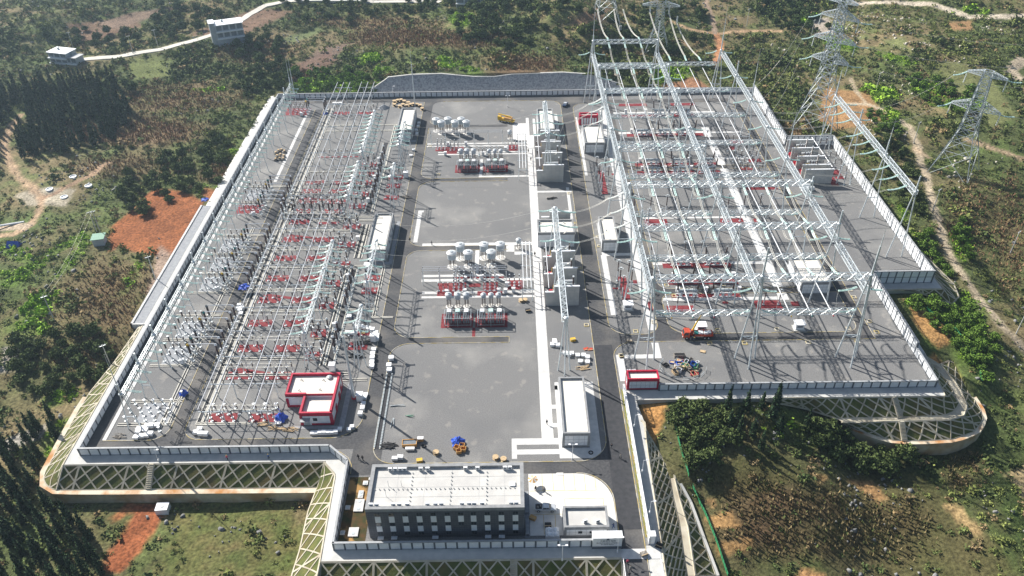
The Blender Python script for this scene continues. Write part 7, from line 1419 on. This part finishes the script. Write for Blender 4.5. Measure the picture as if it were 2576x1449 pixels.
for i, (a, b_) in enumerate(((1045, 775), (1070, 768), (1095, 765), (1120, 775), (1045, 800), (1085, 812), (1110, 800), (1140, 805), (1165, 800), (1190, 795), (1215, 800), (1240, 805), (1255, 830), (1150, 785))): x, y, z = S(1, 0, a, b_); K_re2((x, y, .02), rp(0, 3), 'cable reel in the heap behind the far relay house, %s' % ORD[i], 'cable reels behind the far relay house')
for i, (a, b_) in enumerate(((150, 1160), (170, 1145), (195, 1140), (215, 1150), (160, 1185), (185, 1175), (210, 1185), (150, 1210), (180, 1205), (205, 1205))): x, y, z = S(1, 0, a, b_); t = E('scrap_pile', 'dark bundle in the oval heap of coils and boxes by the white strip, %s' % ORD[i], 'scrap', (x, y, 0), rp(0, 3), 'scrap heap by the white strip'); MB().lathe(0, 0, [(.9, 0), (1, .5), (.5, .8)], 9).build('coil', 'debris', t); MB().box(-.6, -.4, .8, .4, .3, 1.2).build('box', 'wood', t)
b = MB(); b.lathe(0, 0, [(2.9, 0), (1.6, .9), (.3, 1.8)], 18); x, y, z = S(1, 0, 965, 815); tag(b.build('gravel_heap', 'gravel_pile', loc=(x, y, 0)), 'grey conical heap of gravel near the back wall', 'gravel heap')
# bagged and bundled site materials
def bundle(label, cat, x, y, n, L, m, spread=1.0, rz=0, name='timber_bundle', r=.09, h=.3, grp=None):
    b = MB()
    for i in range(n): a = rz + rp(-.35, .35) * spread; ox, oy = rp(-1, 1) * spread, rp(-.7, .7) * spread; z = rp(.1, h); b.tube((ox - math.cos(a) * L / 2, oy - math.sin(a) * L / 2, z), (ox + math.cos(a) * L / 2, oy + math.sin(a) * L / 2, z + rp(-.05, .1)), r, n=4)
    return tag(b.build(name, m, loc=(x, y, 0)), label, cat, grp)
for i, (c, r, a, b_, L, m, n, lab) in enumerate(((1, 2, 62, 305, 2.2, 'wood', 9, 'stack of short timber in front of the busbar ends'), (1, 2, 140, 335, 1.8, 'wood', 12, 'scattered timber below the blue tarpaulin'), (1, 2, 205, 340, 2.4, 'wood', 8, 'thin timber frame pieces on the gravel'), (1, 2, 270, 345, 3, 'wood', 10, 'low stack of long timber by the red building'), (0, 2, 900, 395, 2.2, 'debris', 10, 'tangle of rods at the front left corner'), (2, 1, 545, 1330, 3, 'wood', 10, 'loose timber by the fenced heap'), (1, 2, 1000, 470, 3.2, 'black', 22, 'heap of black bags and pipes beside the cable trench end'), (1, 2, 1075, 165, 4.2, 'steel_dull', 2, 'single long pipe on the big gravel field'), (1, 2, 1030, 295, 3.4, 'steel_dull', 3, 'upright-lying grey beam on the gravel field'), (1, 2, 1158, 245, 1.8, 'green_roof', 4, 'two green pipes on the gravel field'), (1, 1, 470, 1110, 2, 'wood', 5, 'pale plank pile by the cable trench'), (1, 1, 800, 1140, 4.4, 'black', 26, 'black steel members stacked inside the pallet arc'), (1, 1, 770, 1240, 3.6, 'black', 14, 'nearer stack of black steel members inside the pallet arc'), (2, 1, 300, 50, 2.5, 'black', 12, 'tangle of black hoses behind the wide building'), (1, 1, 1125, 40, 3, 'debris', 12, 'brown bundle on the left road verge'))):
    x, y, z = S(c, r, a, b_); bundle(lab, 'building material', x, y, n, L, m, 1.2 if n > 8 else .5, R_(90) if 'upright' in lab else rp(-.3, .3), r=.13 if n > 12 else .09)
bg_ = S(2, 1, 1290, 1330)
for i in range(34):
    a = rp(0, math.tau); q = rp(.5, 5.2); m = ('debris', 'wood', 'black', 'white_panel', 'green_net', 'blue_tarp', 'red_flange', 'wood', 'debris', 'steel_dull')[i % 10]; x, y = bg_[0] + math.cos(a) * q * 1.1, bg_[1] + math.sin(a) * q * .8
    t = E('open_crate', '%s crate or bundle in the round debris heap, piece %s' % ({'debris': 'mottled', 'wood': 'plank', 'black': 'black', 'white_panel': 'white', 'green_net': 'green', 'blue_tarp': 'blue', 'red_flange': 'red', 'steel_dull': 'grey'}[m], ORD[i % 30] + (' again' if i > 29 else '')), 'crate', (x, y, 0), rp(0, 3), 'pieces of the round debris heap')
    w_, d_, h = rp(.5, 1.1), rp(.4, .9), rp(.4, 1.1); MB().box(-w_, -d_, 0, w_, -d_ + .1, h).box(-w_, d_ - .1, 0, w_, d_, h).box(-w_, -d_, 0, -w_ + .1, d_, h).box(w_ - .1, -d_, 0, w_, d_, h).build('side', m, t); MB().box(-w_ + .1, -d_ + .1, .03, w_ - .1, d_ - .1, h * rp(.3, .9)).build('filling', ('black', 'debris', 'wood')[i % 3], t)
for i in range(9):
    a = R_(150 + i * 24); x, y = bg_[0] + math.cos(a) * 7, bg_[1] + math.sin(a) * 5.2; b = MB()
    for k in range(8): b.box(-1 + k * .28, -.02, .1, -.96 + k * .28, .02, 1.1)
    b.box(-1, -.03, .1, 1, .03, .16); b.box(-1, -.03, 1.05, 1, .03, 1.12); tag(b.build('barrier', 'steel', loc=(x, y, 0), rz=a + R_(90)), 'grey mesh barrier around the round debris heap, %s' % ORD[i], 'barrier', 'mesh barriers round the debris heap')
for i in range(3): x, y, z = S(2, 1, 1235 + i * 27, 1245); t = E('open_crate', 'dark-mouthed cube crate behind the debris heap, %s' % ORD[i], 'crate', (x, y, 0), .1, 'three cube crates'); MB().box(-.6, -.6, 0, .6, .6, 1.2).build('body', 'debris', t); MB().box(-.5, -.5, 1.2, .5, .5, 1.22).build('opening', 'black', t)
for i, (c, r, a, b_, m) in enumerate(((2, 1, 1440, 1205, 'wood'), (2, 1, 120, 900, 'black'), (2, 2, 272, 1073, 'black'), (2, 2, 157, 1018, 'orange_wood'), (1, 2, 1235, 585, 'yellow'), (2, 2, 1110, 1225, 'black'), (2, 2, 995, 1290, 'debris'), (2, 1, 460, 1120, 'yellow'), (2, 1, 560, 1185, 'truck_red'), (2, 1, 590, 1188, 'truck_red'), (1, 1, 805, 1062, 'yellow'), (2, 1, 885, 1130, 'debris'), (2, 2, 595, 520, 'tyre'), (1, 2, 1265, 470, 'tyre'))):
    x, y, z = S(c, r, a, b_); lab = ('pale flat board lying in front of the truck crane', 'black bin on the gravel left of the walkway', 'small black machine on the parking lot', 'orange-brown crate left of the parking lot', 'yellow pallet at the edge behind the office', 'black bag on the apron right of the verge wall', 'rock-like sack by the entrance ramp', 'yellow tool cart in the fenced heap', 'left red sheet near the fenced heap', 'right red sheet near the fenced heap', 'round yellow lid among the pallet arc', 'grey crate near the transformer forecourt', 'tyre beside the long control building', 'tyre on the big gravel field')[i]
    if m == 'tyre': b = MB(); [b.tube((math.cos(q * .6) * .55, math.sin(q * .6) * .55, .15), (math.cos(q * .6 + .6) * .55, math.sin(q * .6 + .6) * .55, .15), .15, n=6) for q in range(11)]; tag(b.build('tyre', 'tyre', loc=(x, y, 0)), lab, 'tyre')
    else: q = .2 if 'flat' in lab or 'sheet' in lab or 'lid' in lab else .8; t = E('site_box', lab, 'box', (x, y, 0), rp(-.6, .6)); MB().box(-.8, -.55, .0, .8, .55, q).build('body', m, t); MB().box(-.82, -.57, q, .82, -.4, q + .06).build('edge', 'wood', t)
# water tanks by the guard house
x, y, z = S(2, 2, 305, 1150); t = E('water_tank', 'white tank block with four domed lids beside the guard house', 'water tank', (x, y, 0)); MB().box(-1.6, -1.3, .3, 1.6, 1.3, 1.8).build('tank_body', 'white_panel', t); MB().box(-1.7, -1.4, 0, 1.7, 1.4, .3).build('base', 'steel_dull', t)
for i in range(4): MB().lathe((i % 2 - .5) * 1.6, (i // 2 - .5) * 1.3, [(.7, 1.8), (.6, 2.1), (.3, 2.35), (.05, 2.42)], 14).build('dome', 'white', t, smooth=True)
tag(MB().box(-.9, -.5, 0, .9, .5, .12).build('pit_cover', 'parking', loc=S(2, 2, 362, 682, 0)), 'pale pit cover at the rear edge of the parking lot', 'pit cover')
# white concrete tubes outside on the left ground
for i, (a, b_) in enumerate(((552, 1337), (668, 1405), (375, 1432), (485, 1491))): x, y, z = ground_at((a / 1.932) * .644, (b_ / 1.932) * .644); tag(MB().lathe(0, 0, [(1.5, -.4), (1.5, .5), (1.2, .5), (1.2, .2)], 18).build('foundation_ring', 'white_panel', loc=(x, y, z)), 'round white foundation ring on the bare ground, %s' % ('beside the dark rubble', 'right one', 'left one', 'lowest one')[i], 'foundation ring', 'round white foundation rings')
x, y, z = ground_at(22, 572); tag(MB().tube((-5, 0, .5), (5, 3, .6), .45, n=8).build('pipe_roll', 'white_panel', loc=(x, y, z)), 'long white roll lying by the left track', 'pipe')
# green debris net fences outside
def netfence(label, pts):
    P = [ground_at(*p) for p in pts]; P = resample(P, 26); b = MB()
    for p, q in zip(P, P[1:]):
        za, zb = gz(p[0], p[1]), gz(q[0], q[1]); b.add([(p[0], p[1], za - .3), (q[0], q[1], zb - .3), (q[0], q[1], zb + 1.1), (p[0], p[1], za + 1.1), (p[0] + .08, p[1], za - .3), (q[0] + .08, q[1], zb - .3), (q[0] + .08, q[1], zb + 1.1), (p[0] + .08, p[1], za + 1.1)], [(0, 1, 2, 3), (7, 6, 5, 4), (3, 2, 6, 7)]); b.tube((p[0], p[1], za - .3), (p[0], p[1], za + 1.4), .06, n=4)
    tag(b.build('net_fence', 'green_net'), label, 'net fence')
netfence('green net fence along the lower kerb wall right of the entrance', ((1742, 1225), (1772, 1290), (1800, 1360), (1830, 1449)))
netfence('green net fence running down through the scrub by the front right wall', ((1690, 1030), (1700, 1080), (1714, 1140), (1732, 1200)))
netfence('green net fence beside the hillside track', ((2330, 780), (2400, 830), (2450, 900), (2470, 960)))
# ------------------------------------------------------------------ vegetation
def leaf_cloud(rs, n, size, shape='bush', h=1.0, tri=False):
    """n small leaf-clump faces spread through a crown of unit radius; returns verts (n*4,3)"""
    if shape == 'bush':
        a = rs.random(n) * math.tau; u = rs.random(n) ** .45; c = rs.random(n) * 2 - 1; s = np.sqrt(1 - c * c)
        lump = 1 + .28 * np.sin(a * 3 + c * 4 + rs.random() * 6) * s
        P = np.stack([np.cos(a) * s * u * lump, np.sin(a) * s * u * lump, (c * u * .75 + .55) * h * (1 + .15 * np.sin(a * 2))], 1); P[:, 2] = np.maximum(P[:, 2], .05)
    else:                                        # cone
        t = 1 - np.sqrt(rs.random(n) * .97 + .0); a = rs.random(n) * math.tau; tier = .78 + .22 * np.cos(t * 50); lean = 1 + .2 * np.sin(a * 2 + t * 9)
        r = (1 - t) ** .85 * tier * lean * (.55 + .45 * rs.random(n)); P = np.stack([np.cos(a) * r, np.sin(a) * r, (.06 + .94 * t) * h], 1)
    d1 = rs.normal(size=(n, 3)); d1 /= np.linalg.norm(d1, axis=1)[:, None]; d2 = np.cross(d1, rs.normal(size=(n, 3))); d2 /= np.linalg.norm(d2, axis=1)[:, None]
    sz = size * (.6 + .8 * rs.random(n))[:, None]
    if shape != 'bush': d1[:, 2] = d1[:, 2] * .6 - .3
    return np.stack([P - d1 * sz, P - d2 * sz * .7, P + d1 * sz, P + d2 * sz * .7], 1)
def veg_object(name, V, C, m='leaf'):
    k = V.shape[0]; return np_mesh(name, V.reshape(-1, 3), np.arange(k * 4).reshape(k, 4), m, np.repeat(C, 4, axis=0))
KEEP = lambda x, y: sdist(x, y, PLAT) > 1.5
SLP = [close_poly([(-50.8, 143.8), (-121.4, 143.8), (-121.5, 203)], [(-52.6, 137)] + [S(0, 2, a, b_, -4.3) for a, b_ in ((620, 850), (430, 840), (300, 760), (300, 680), (380, 540), (620, 190), (830, -60))]), close_poly([(-51.2, 143.7), (-46.6, 113), (-46.6, 60)], [(p[0] - 1.8, p[1]) for p in FOOT_M]), [(-52, 113), (-52, 106), (26, 106), (26, 113)],
       close_poly([(72, 166), (127, 166), (127.5, 217)], [(p[0] + (1.5 if p[0] > 118 else 0), p[1] - 1.5) for p in RF_foot2]), close_poly([(36.8, 156.6), (34, 60)], [(p[0] + 1.3, p[1]) for p in R_foot2] ), close_poly([(128, 216.9), (147.5, 217), (147.5, 328)], AX_foot), [(24, 115), (36, 115), (36, 50), (24, 50)], [(-127.5, 203), (-121, 203), (-121, 280), (-125.5, 280)], [(-73, 388), (-63.7, 396), (-50, 398), (30, 398), (63, 392), (63, 388)]]
def free(x, y, mrg=.6):
    k = KEEP(x, y)
    for P in SLP: k &= sdist(x, y, P) > mrg
    return k
NV = 190000
sx = NR.uniform(-320, 320, NV); sy = 88 + NR.random(NV) ** .8 * 520
vx, vy = proj(np.stack([sx, sy, np.zeros(NV)], 1)); k = (vx > -80) & (vx < 2660) & (vy > -60) & (vy < 1560); sx, sy = sx[k], sy[k]
c_ = tfield(cov, sx, sy) * (1 - .7 * tfield(trk, sx, sy)); br = tfield(bright, sx, sy); cr = tfield(crop, sx, sy); rk = tfield(rock, sx, sy)
road_d = np.full(sx.shape, 1e9)
for a, b_ in zip(vr, vr[3:]): road_d = np.minimum(road_d, np.hypot(sx - (a[0] + b_[0]) / 2, sy - (a[1] + b_[1]) / 2))
k = free(sx, sy) & (NR.random(sx.size) < np.clip(np.maximum(c_ * .5 * (1 - cr * .75), br * .95), 0, 1)) & (road_d > 5.5)
sx, sy, br, cr = sx[k], sy[k], br[k], cr[k]; sz = tz(sx, sy)
big = vnoise(sx, sy, .05, 61, 3); rad = (.45 + 1.1 * NR.random(sx.size) ** 3) * (1 + .8 * np.clip((big - .52) * 5, 0, 1)) * np.where(sy > 330, 1.2, 1) * np.where(br > .3, 1.0, 1)
print('scrub', sx.size)
def grow(sel, nleaf, name, label, cat, cols, lsize=.27):
    x, y, z, r = sx[sel], sy[sel], sz[sel], rad[sel]; base = [leaf_cloud(np.random.default_rng(100 + i), nleaf, lsize) for i in range(10)]
    V = []; C = []
    for i in range(x.size):
        a = NR.random() * math.tau; ca, sa = math.cos(a), math.sin(a); q = base[i % 10]; w_ = np.empty_like(q); s = r[i]
        w_[..., 0] = (q[..., 0] * ca - q[..., 1] * sa) * s + x[i]; w_[..., 1] = (q[..., 0] * sa + q[..., 1] * ca) * s + y[i]; w_[..., 2] = q[..., 2] * s * .85 + z[i] - .1
        V.append(w_); C.append(np.tile(cols[i], (nleaf, 1)) * (.65 + .7 * NR.random((nleaf, 1))))
    o = veg_object(name, np.concatenate(V), np.concatenate(C)); tag(o, label, cat, kind='stuff')
n_a = vnoise(sx, sy, .04, 71, 3); n_b = NR.random(sx.size)
dark = np.stack([.07 + .06 * n_b, .1 + .06 * n_b, .035 + .015 * n_b], 1); brown = np.stack([.2 + .08 * n_b, .15 + .05 * n_b, .08 + .02 * n_b], 1); brg = np.stack([.17 + .12 * n_b, .31 + .12 * n_b, .03 + .02 * n_b], 1); olive = np.stack([.16 + .08 * n_b, .19 + .07 * n_b, .055 + .02 * n_b], 1)
cl = dark * 1; q = ((n_a > .52) & (n_b < .45))[:, None]; cl = np.where(q, olive, cl); q = ((NR.random(sx.size) < .12 + cr * .6))[:, None]; cl = np.where(q, brown, cl); isb = (br > .3) & (NR.random(sx.size) < .92); cl = np.where(isb[:, None], brg, cl)
grow(~isb, 30, 'scrub', 'dark green and brown scrub covering the hills around the yard', 'scrub', cl[~isb])
grow(isb, 30, 'bright_shrubs', 'bright yellow-green young shrubs in patches among the scrub', 'shrubs', cl[isb], .3)
# dry crops
NC = 700000
x = NR.uniform(-320, 320, NC); y = 95 + NR.random(NC) * 460; vx, vy = proj(np.stack([x, y, np.zeros(NC)], 1))
cr_ = tfield(crop, x, y); cv_ = tfield(cov, x, y); k = free(x, y) & (cr_ * .9 > NR.random(NC)) & (vx > -40) & (vx < 2620) & (vy > -30) & (vy < 1500); x, y = x[k], y[k]; u = x * .35 + y * .94; u2 = np.round(u / 1.1) * 1.1; x += (u2 - u) * .35; y += (u2 - u) * .94; z = tz(x, y); n = x.size; print('crop', n)
h = .5 + NR.random(n) * .9; a = NR.random(n) * 3.14; w_ = .16 + .16 * NR.random(n); dx, dy = np.cos(a) * w_, np.sin(a) * w_; lx, ly = NR.normal(size=n) * .15, NR.normal(size=n) * .15
V = np.stack([np.stack([x - dx * .4, y - dy * .4, z - .1], 1), np.stack([x + dx * .4, y + dy * .4, z - .1], 1), np.stack([x + dx + lx, y + dy + ly, z + h], 1), np.stack([x - dx + lx, y - dy + ly, z + h * .8], 1)], 1)
near = (y < 175)[:, None]; C = np.where((NR.random(n) < .7)[:, None], np.where(near, C_(.19, .15, .075), C_(.23, .13, .08)), np.where(near, C_(.1, .12, .04), C_(.15, .14, .06))) * (.6 + .8 * NR.random((n, 1))); tag(veg_object('dry_crops', V, C), 'reddish brown dry crop stalks standing in rows on the fields', 'crops', kind='stuff')
# rocks
NK = 60000
x = NR.uniform(-320, 320, NK); y = 88 + NR.random(NK) * 470; rk_ = tfield(rock, x, y); k = free(x, y, 1) & (rk_ > NR.random(NK) * .9) ; x, y = x[k], y[k]; z = tz(x, y); n = x.size; print('rocks', n)
BV = np.array([(-1, -1, -1), (1, -1, -1), (1, 1, -1), (-1, 1, -1), (-1, -1, 1), (1, -1, 1), (1, 1, 1), (-1, 1, 1)], float); BF = np.array([(0, 3, 2, 1), (4, 5, 6, 7), (0, 1, 5, 4), (1, 2, 6, 5), (2, 3, 7, 6), (3, 0, 4, 7)])
def rocks(sel, m, label):
    n = sel.sum(); s = .2 + .55 * NR.random(n) ** 2.6; V = BV[None] * s[:, None, None] * NR.uniform(.5, 1.15, (n, 8, 3)); V[:, 4:, :2] *= NR.uniform(.3, .8, (n, 1, 1)); V[..., 2] *= .9; V += NR.normal(size=V.shape) * .18 * s[:, None, None]; a = NR.random(n) * math.tau; ca, sa = np.cos(a)[:, None], np.sin(a)[:, None]
    W = V.copy(); W[..., 0] = V[..., 0] * ca * 1.3 - V[..., 1] * sa + x[sel][:, None]; W[..., 1] = V[..., 0] * sa * 1.3 + V[..., 1] * ca + y[sel][:, None]; W[..., 2] += z[sel][:, None] + .1
    F = (BF[None] + (np.arange(n) * 8)[:, None, None]).reshape(-1, 4); tag(np_mesh('rocks', W.reshape(-1, 3), F, m), label, 'rocks', kind='stuff')
tn = ((x > 150) & (y > 260)); rocks(~tn, 'rock', 'grey limestone rocks scattered through the scrub'); rocks(tn, 'rock_tan', 'pale tan limestone rocks on the terraces beyond the right towers')
# trees, each with trunk and crown
def tree_kit(kind, seed):
    def fn():
        rs = np.random.default_rng(seed); t = E(kind, 'x', 'shrub' if kind == 'large_shrub' else 'tree')
        if kind == 'conifer_tree':
            V = leaf_cloud(rs, 620, .3, 'cone', 9.5) ; V = V.copy(); c = V.mean(1, keepdims=True); V[..., :2] = V[..., :2] - c[..., :2] + c[..., :2] * 1.55; C = np.array([[.03, .055, .026]]) * (.4 + 1.2 * rs.random((620, 1))) + (rs.random((620, 1)) < .1) * np.array([[.03, .035, .01]])
            b = MB().tube((0, 0, -.5), (0, 0, 5), .18, .1, 6).tube((0, 0, 5), (0, 0, 8.8), .1, .03, 5)
            for i in range(8): a = i * 2.4; b.tube((0, 0, 1.5 + i * .9), (math.cos(a) * (1.5 - i * .14), math.sin(a) * (1.5 - i * .14), 1.2 + i * .9), .05, .02, 4)
        else:
            n = 800; V = leaf_cloud(rs, n, .14); V = V * np.array([2.6, 2.6, 2.4]) + np.array([0, 0, 1.2]); lim = []
            b = MB().tube((0, 0, -.5), (.1, 0, 1.8), .16, .1, 6)
            for i in range(6): a = i * 1.1; b.tube((.1, 0, 1.2 + i * .15), (math.cos(a) * 1.4, math.sin(a) * 1.4, 2.6 + (i % 3) * .4), .08, .03, 5)
            base = {'leafy_tree': (.075, .11, .035), 'large_shrub': (.085, .115, .038), 'bright_tree': (.12, .2, .035)}[kind]; C = np.array([base]) * (.55 + .9 * rs.random((n, 1)))
        cr_ = veg_object('crown', V, C); cr_.parent = t; KIDS.setdefault(t.name, []).append(cr_); b.build('trunk', 'bark', t); return t
    return fn
KT = {(kd, s): Kit(tree_kit(kd, s)) for kd in ('conifer_tree', 'leafy_tree', 'bright_tree', 'large_shrub') for s in range(4)}
def plant(kd, i, x, y, sc, label, grp):
    z = gz(x, y); o = KT[(kd, i % 4)]((x, y, z - .2), rp(0, 6.28), label, grp); o.scale = (sc, sc, sc * rp(.85, 1.2))
def stand(poly, n, kd, s0, s1, label, grp, mind=2.2):
    P = np.array(poly); pts = []; tr = 0
    while len(pts) < n and tr < n * 40:
        tr += 1; vx, vy = rp(P[:, 0].min(), P[:, 0].max()), rp(P[:, 1].min(), P[:, 1].max())
        if sdist(np.array([vx]), np.array([vy]), poly)[0] > 0: continue
        x, y, z = ground_at(vx, vy)
        if zq(x, y, trk.reshape(n_)) > .1 or not free(np.array([x]), np.array([y]), 2.0)[0] or any(math.hypot(x - a, y - b_) < mind for a, b_ in pts): continue
        pts.append((x, y)); plant(kd, len(pts), x, y, rp(s0, s1), label, grp)
    print(label, len(pts))
stand([(-40, 1120), (60, 1130), (110, 1180), (130, 1240), (140, 1300), (230, 1330), (245, 1400), (280, 1480), (-40, 1500)], 62, 'conifer_tree', .75, 1.15, 'dark pointed conifer in the shaded stand at the bottom left corner', 'conifers at the bottom left', 2.8)
stand([(70, 1040), (150, 1060), (170, 1120), (110, 1170), (60, 1100)], 10, 'conifer_tree', .7, 1.0, 'dark conifer beside the bright shrubs at the front left lattice wall', 'conifers by the front left lattice', 2.2)
stand([(-60, 240), (40, 230), (130, 225), (290, 215), (330, 290), (300, 350), (200, 380), (60, 400), (-60, 420)], 150, 'conifer_tree', 1.0, 1.5, 'dark tall conifer in the dense wood below the white-roofed house', 'conifers in the left wood', 3.6)
stand([(250, 180), (330, 190), (340, 260), (300, 330), (250, 300)], 11, 'leafy_tree', 0.79, 1.22, 'dark bushy tree at the right edge of the conifer wood', 'bushy trees by the conifer wood', 3)
stand([(1800, 1010), (2030, 1000), (2040, 1090), (1860, 1150)], 12, 'conifer_tree', .75, 1.15, 'slim conifer on the scrubby slope below the front right wall', 'slim conifers below the front right wall', 3.5)
stand([(2030, 1010), (2130, 1080), (2300, 1150), (2200, 1200), (2040, 1120)], 22, 'large_shrub', .8, 1.2, 'dark bushy shrub under the curved front right retaining wall', 'bushy trees under the curved wall', 3.5)
stand([(1680, 1010), (1800, 1000), (1860, 1120), (1740, 1180)], 26, 'large_shrub', .6, 1.0, 'olive bushy shrub on the rocky slope below the front right wall', 'bushy trees on the rocky slope', 3)
stand([(2290, 740), (2440, 760), (2510, 860), (2480, 960), (2400, 940), (2330, 860)], 46, 'bright_tree', 0.48, 0.80, 'bright green bushy tree in the hollow right of the yard', 'bright trees right of the yard', 3)
stand([(2300, 620), (2360, 560), (2420, 560), (2450, 660), (2380, 700)], 20, 'bright_tree', 0.48, 0.80, 'green bushy tree between outer wall and track', 'green trees by the right track', 3)
stand([(2190, 360), (2260, 330), (2330, 420), (2340, 520), (2290, 560), (2250, 480)], 22, 'large_shrub', .6, 1.0, 'green bushy shrub outside the stepped-out yard', 'bushy trees outside the stepped-out yard', 3)
stand([(2180, 280), (2290, 300), (2300, 340), (2200, 340)], 12, 'bright_tree', 0.56, 0.80, 'bright bushy tree beside the hillside track bend', 'bright trees by the track bend', 3)
stand([(2240, 180), (2420, 210), (2500, 280), (2360, 290)], 26, 'bright_tree', 0.56, 0.96, 'bright bushy tree along the terrace between the two right towers', 'bright trees between the right towers', 4)
stand([(720, 180), (960, 180), (940, 225), (740, 232)], 34, 'bright_tree', 0.64, 1.04, 'light green bushy tree behind the back left wall', 'light green trees behind the back wall', 3.5)
stand([(580, 200), (720, 150), (760, 200), (690, 240), (600, 250)], 20, 'leafy_tree', 0.65, 1.15, 'dark green bushy tree beyond the back left corner', 'dark trees beyond the back left corner', 4)
stand([(1120, 0), (1420, 0), (1440, 90), (1300, 130), (1150, 100)], 56, 'leafy_tree', 0.72, 1.37, 'dark bushy tree on the rocky knoll at the top edge', 'trees on the rocky knoll', 4)
stand([(1440, 40), (1800, 0), (1800, 60), (1700, 140), (1600, 190), (1500, 180)], 48, 'leafy_tree', 0.72, 1.22, 'dark bushy tree behind the big gantries', 'trees behind the big gantries', 4)
stand([(1900, 0), (2100, 0), (2080, 80), (2000, 90), (1880, 40)], 32, 'leafy_tree', 0.72, 1.22, 'bushy tree on the slope left of the tallest tower', 'trees left of the tallest tower', 4)
stand([(380, 10), (560, 40), (540, 80), (380, 110)], 20, 'leafy_tree', 0.79, 1.37, 'dark bushy tree above the village road', 'trees above the village road', 5)
stand([(590, 90), (720, 100), (700, 150), (600, 160)], 14, 'leafy_tree', 0.72, 1.22, 'dark bushy tree right of the three-storey house', 'trees right of the three-storey house', 5)
stand([(100, 60), (380, 90), (330, 125), (100, 110)], 17, 'leafy_tree', 0.72, 1.22, 'bushy tree behind the white-roofed house', 'trees behind the white-roofed house', 5)
stand([(700, 0), (1100, 0), (1100, 50), (760, 60)], 32, 'leafy_tree', 0.65, 1.08, 'dark bushy tree below the top road', 'trees below the top road', 5)
stand([(300, 450), (560, 330), (620, 420), (520, 480), (330, 560)], 40, 'large_shrub', .6, 1.1, 'dark green shrub left of the long wall', 'shrub trees left of the long wall', 5)
stand([(20, 860), (240, 840), (330, 900), (260, 960), (60, 1010)], 34, 'large_shrub', .6, 1.1, 'dark green shrub on the slope below the bright shrubs', 'shrub trees on the left slope', 4.5)
# access strip outside the left wall, two brown outbuildings of stone
b = MB(); b.box(-125.6, 203, -1.5, -124.9, 279, .35).box(-125.6, 203, -1.5, -121.2, 203.6, .35); tag(b.build('kerb_wall', 'paving'), 'pale low wall edging the paved strip outside the left wall', 'low wall'); struct(MB().poly([(-124.9, 203.6), (-121.4, 203.6), (-121.4, 279), (-124.9, 279)], .03).build('outer_path', 'pale_pad'))
b = MB(); b.box(-123.6, 279, -1.2, -121.4, 389.5, -.01); struct(b.build('outer_apron', 'parking'))
# ------------------------------------------------------------------ air between the camera and the far hills
HZ = bpy.data.materials.new('haze'); HZ.use_nodes = True; n_t = HZ.node_tree; n_t.nodes.remove(n_t.nodes['Principled BSDF']); pv = n_t.nodes.new('ShaderNodeVolumePrincipled'); pv.inputs['Density'].default_value = HAZE; pv.inputs['Color'].default_value = (.6, .8, 1, 1); pv.inputs['Anisotropy'].default_value = .4
n_t.links.new(pv.outputs[0], n_t.nodes['Material Output'].inputs['Volume'])
hz = MB().box(-4600, -4600, float(TZ.min()) - 120, 4600, 4600, 420).build('haze', HZ); hz['kind'] = 'stuff'
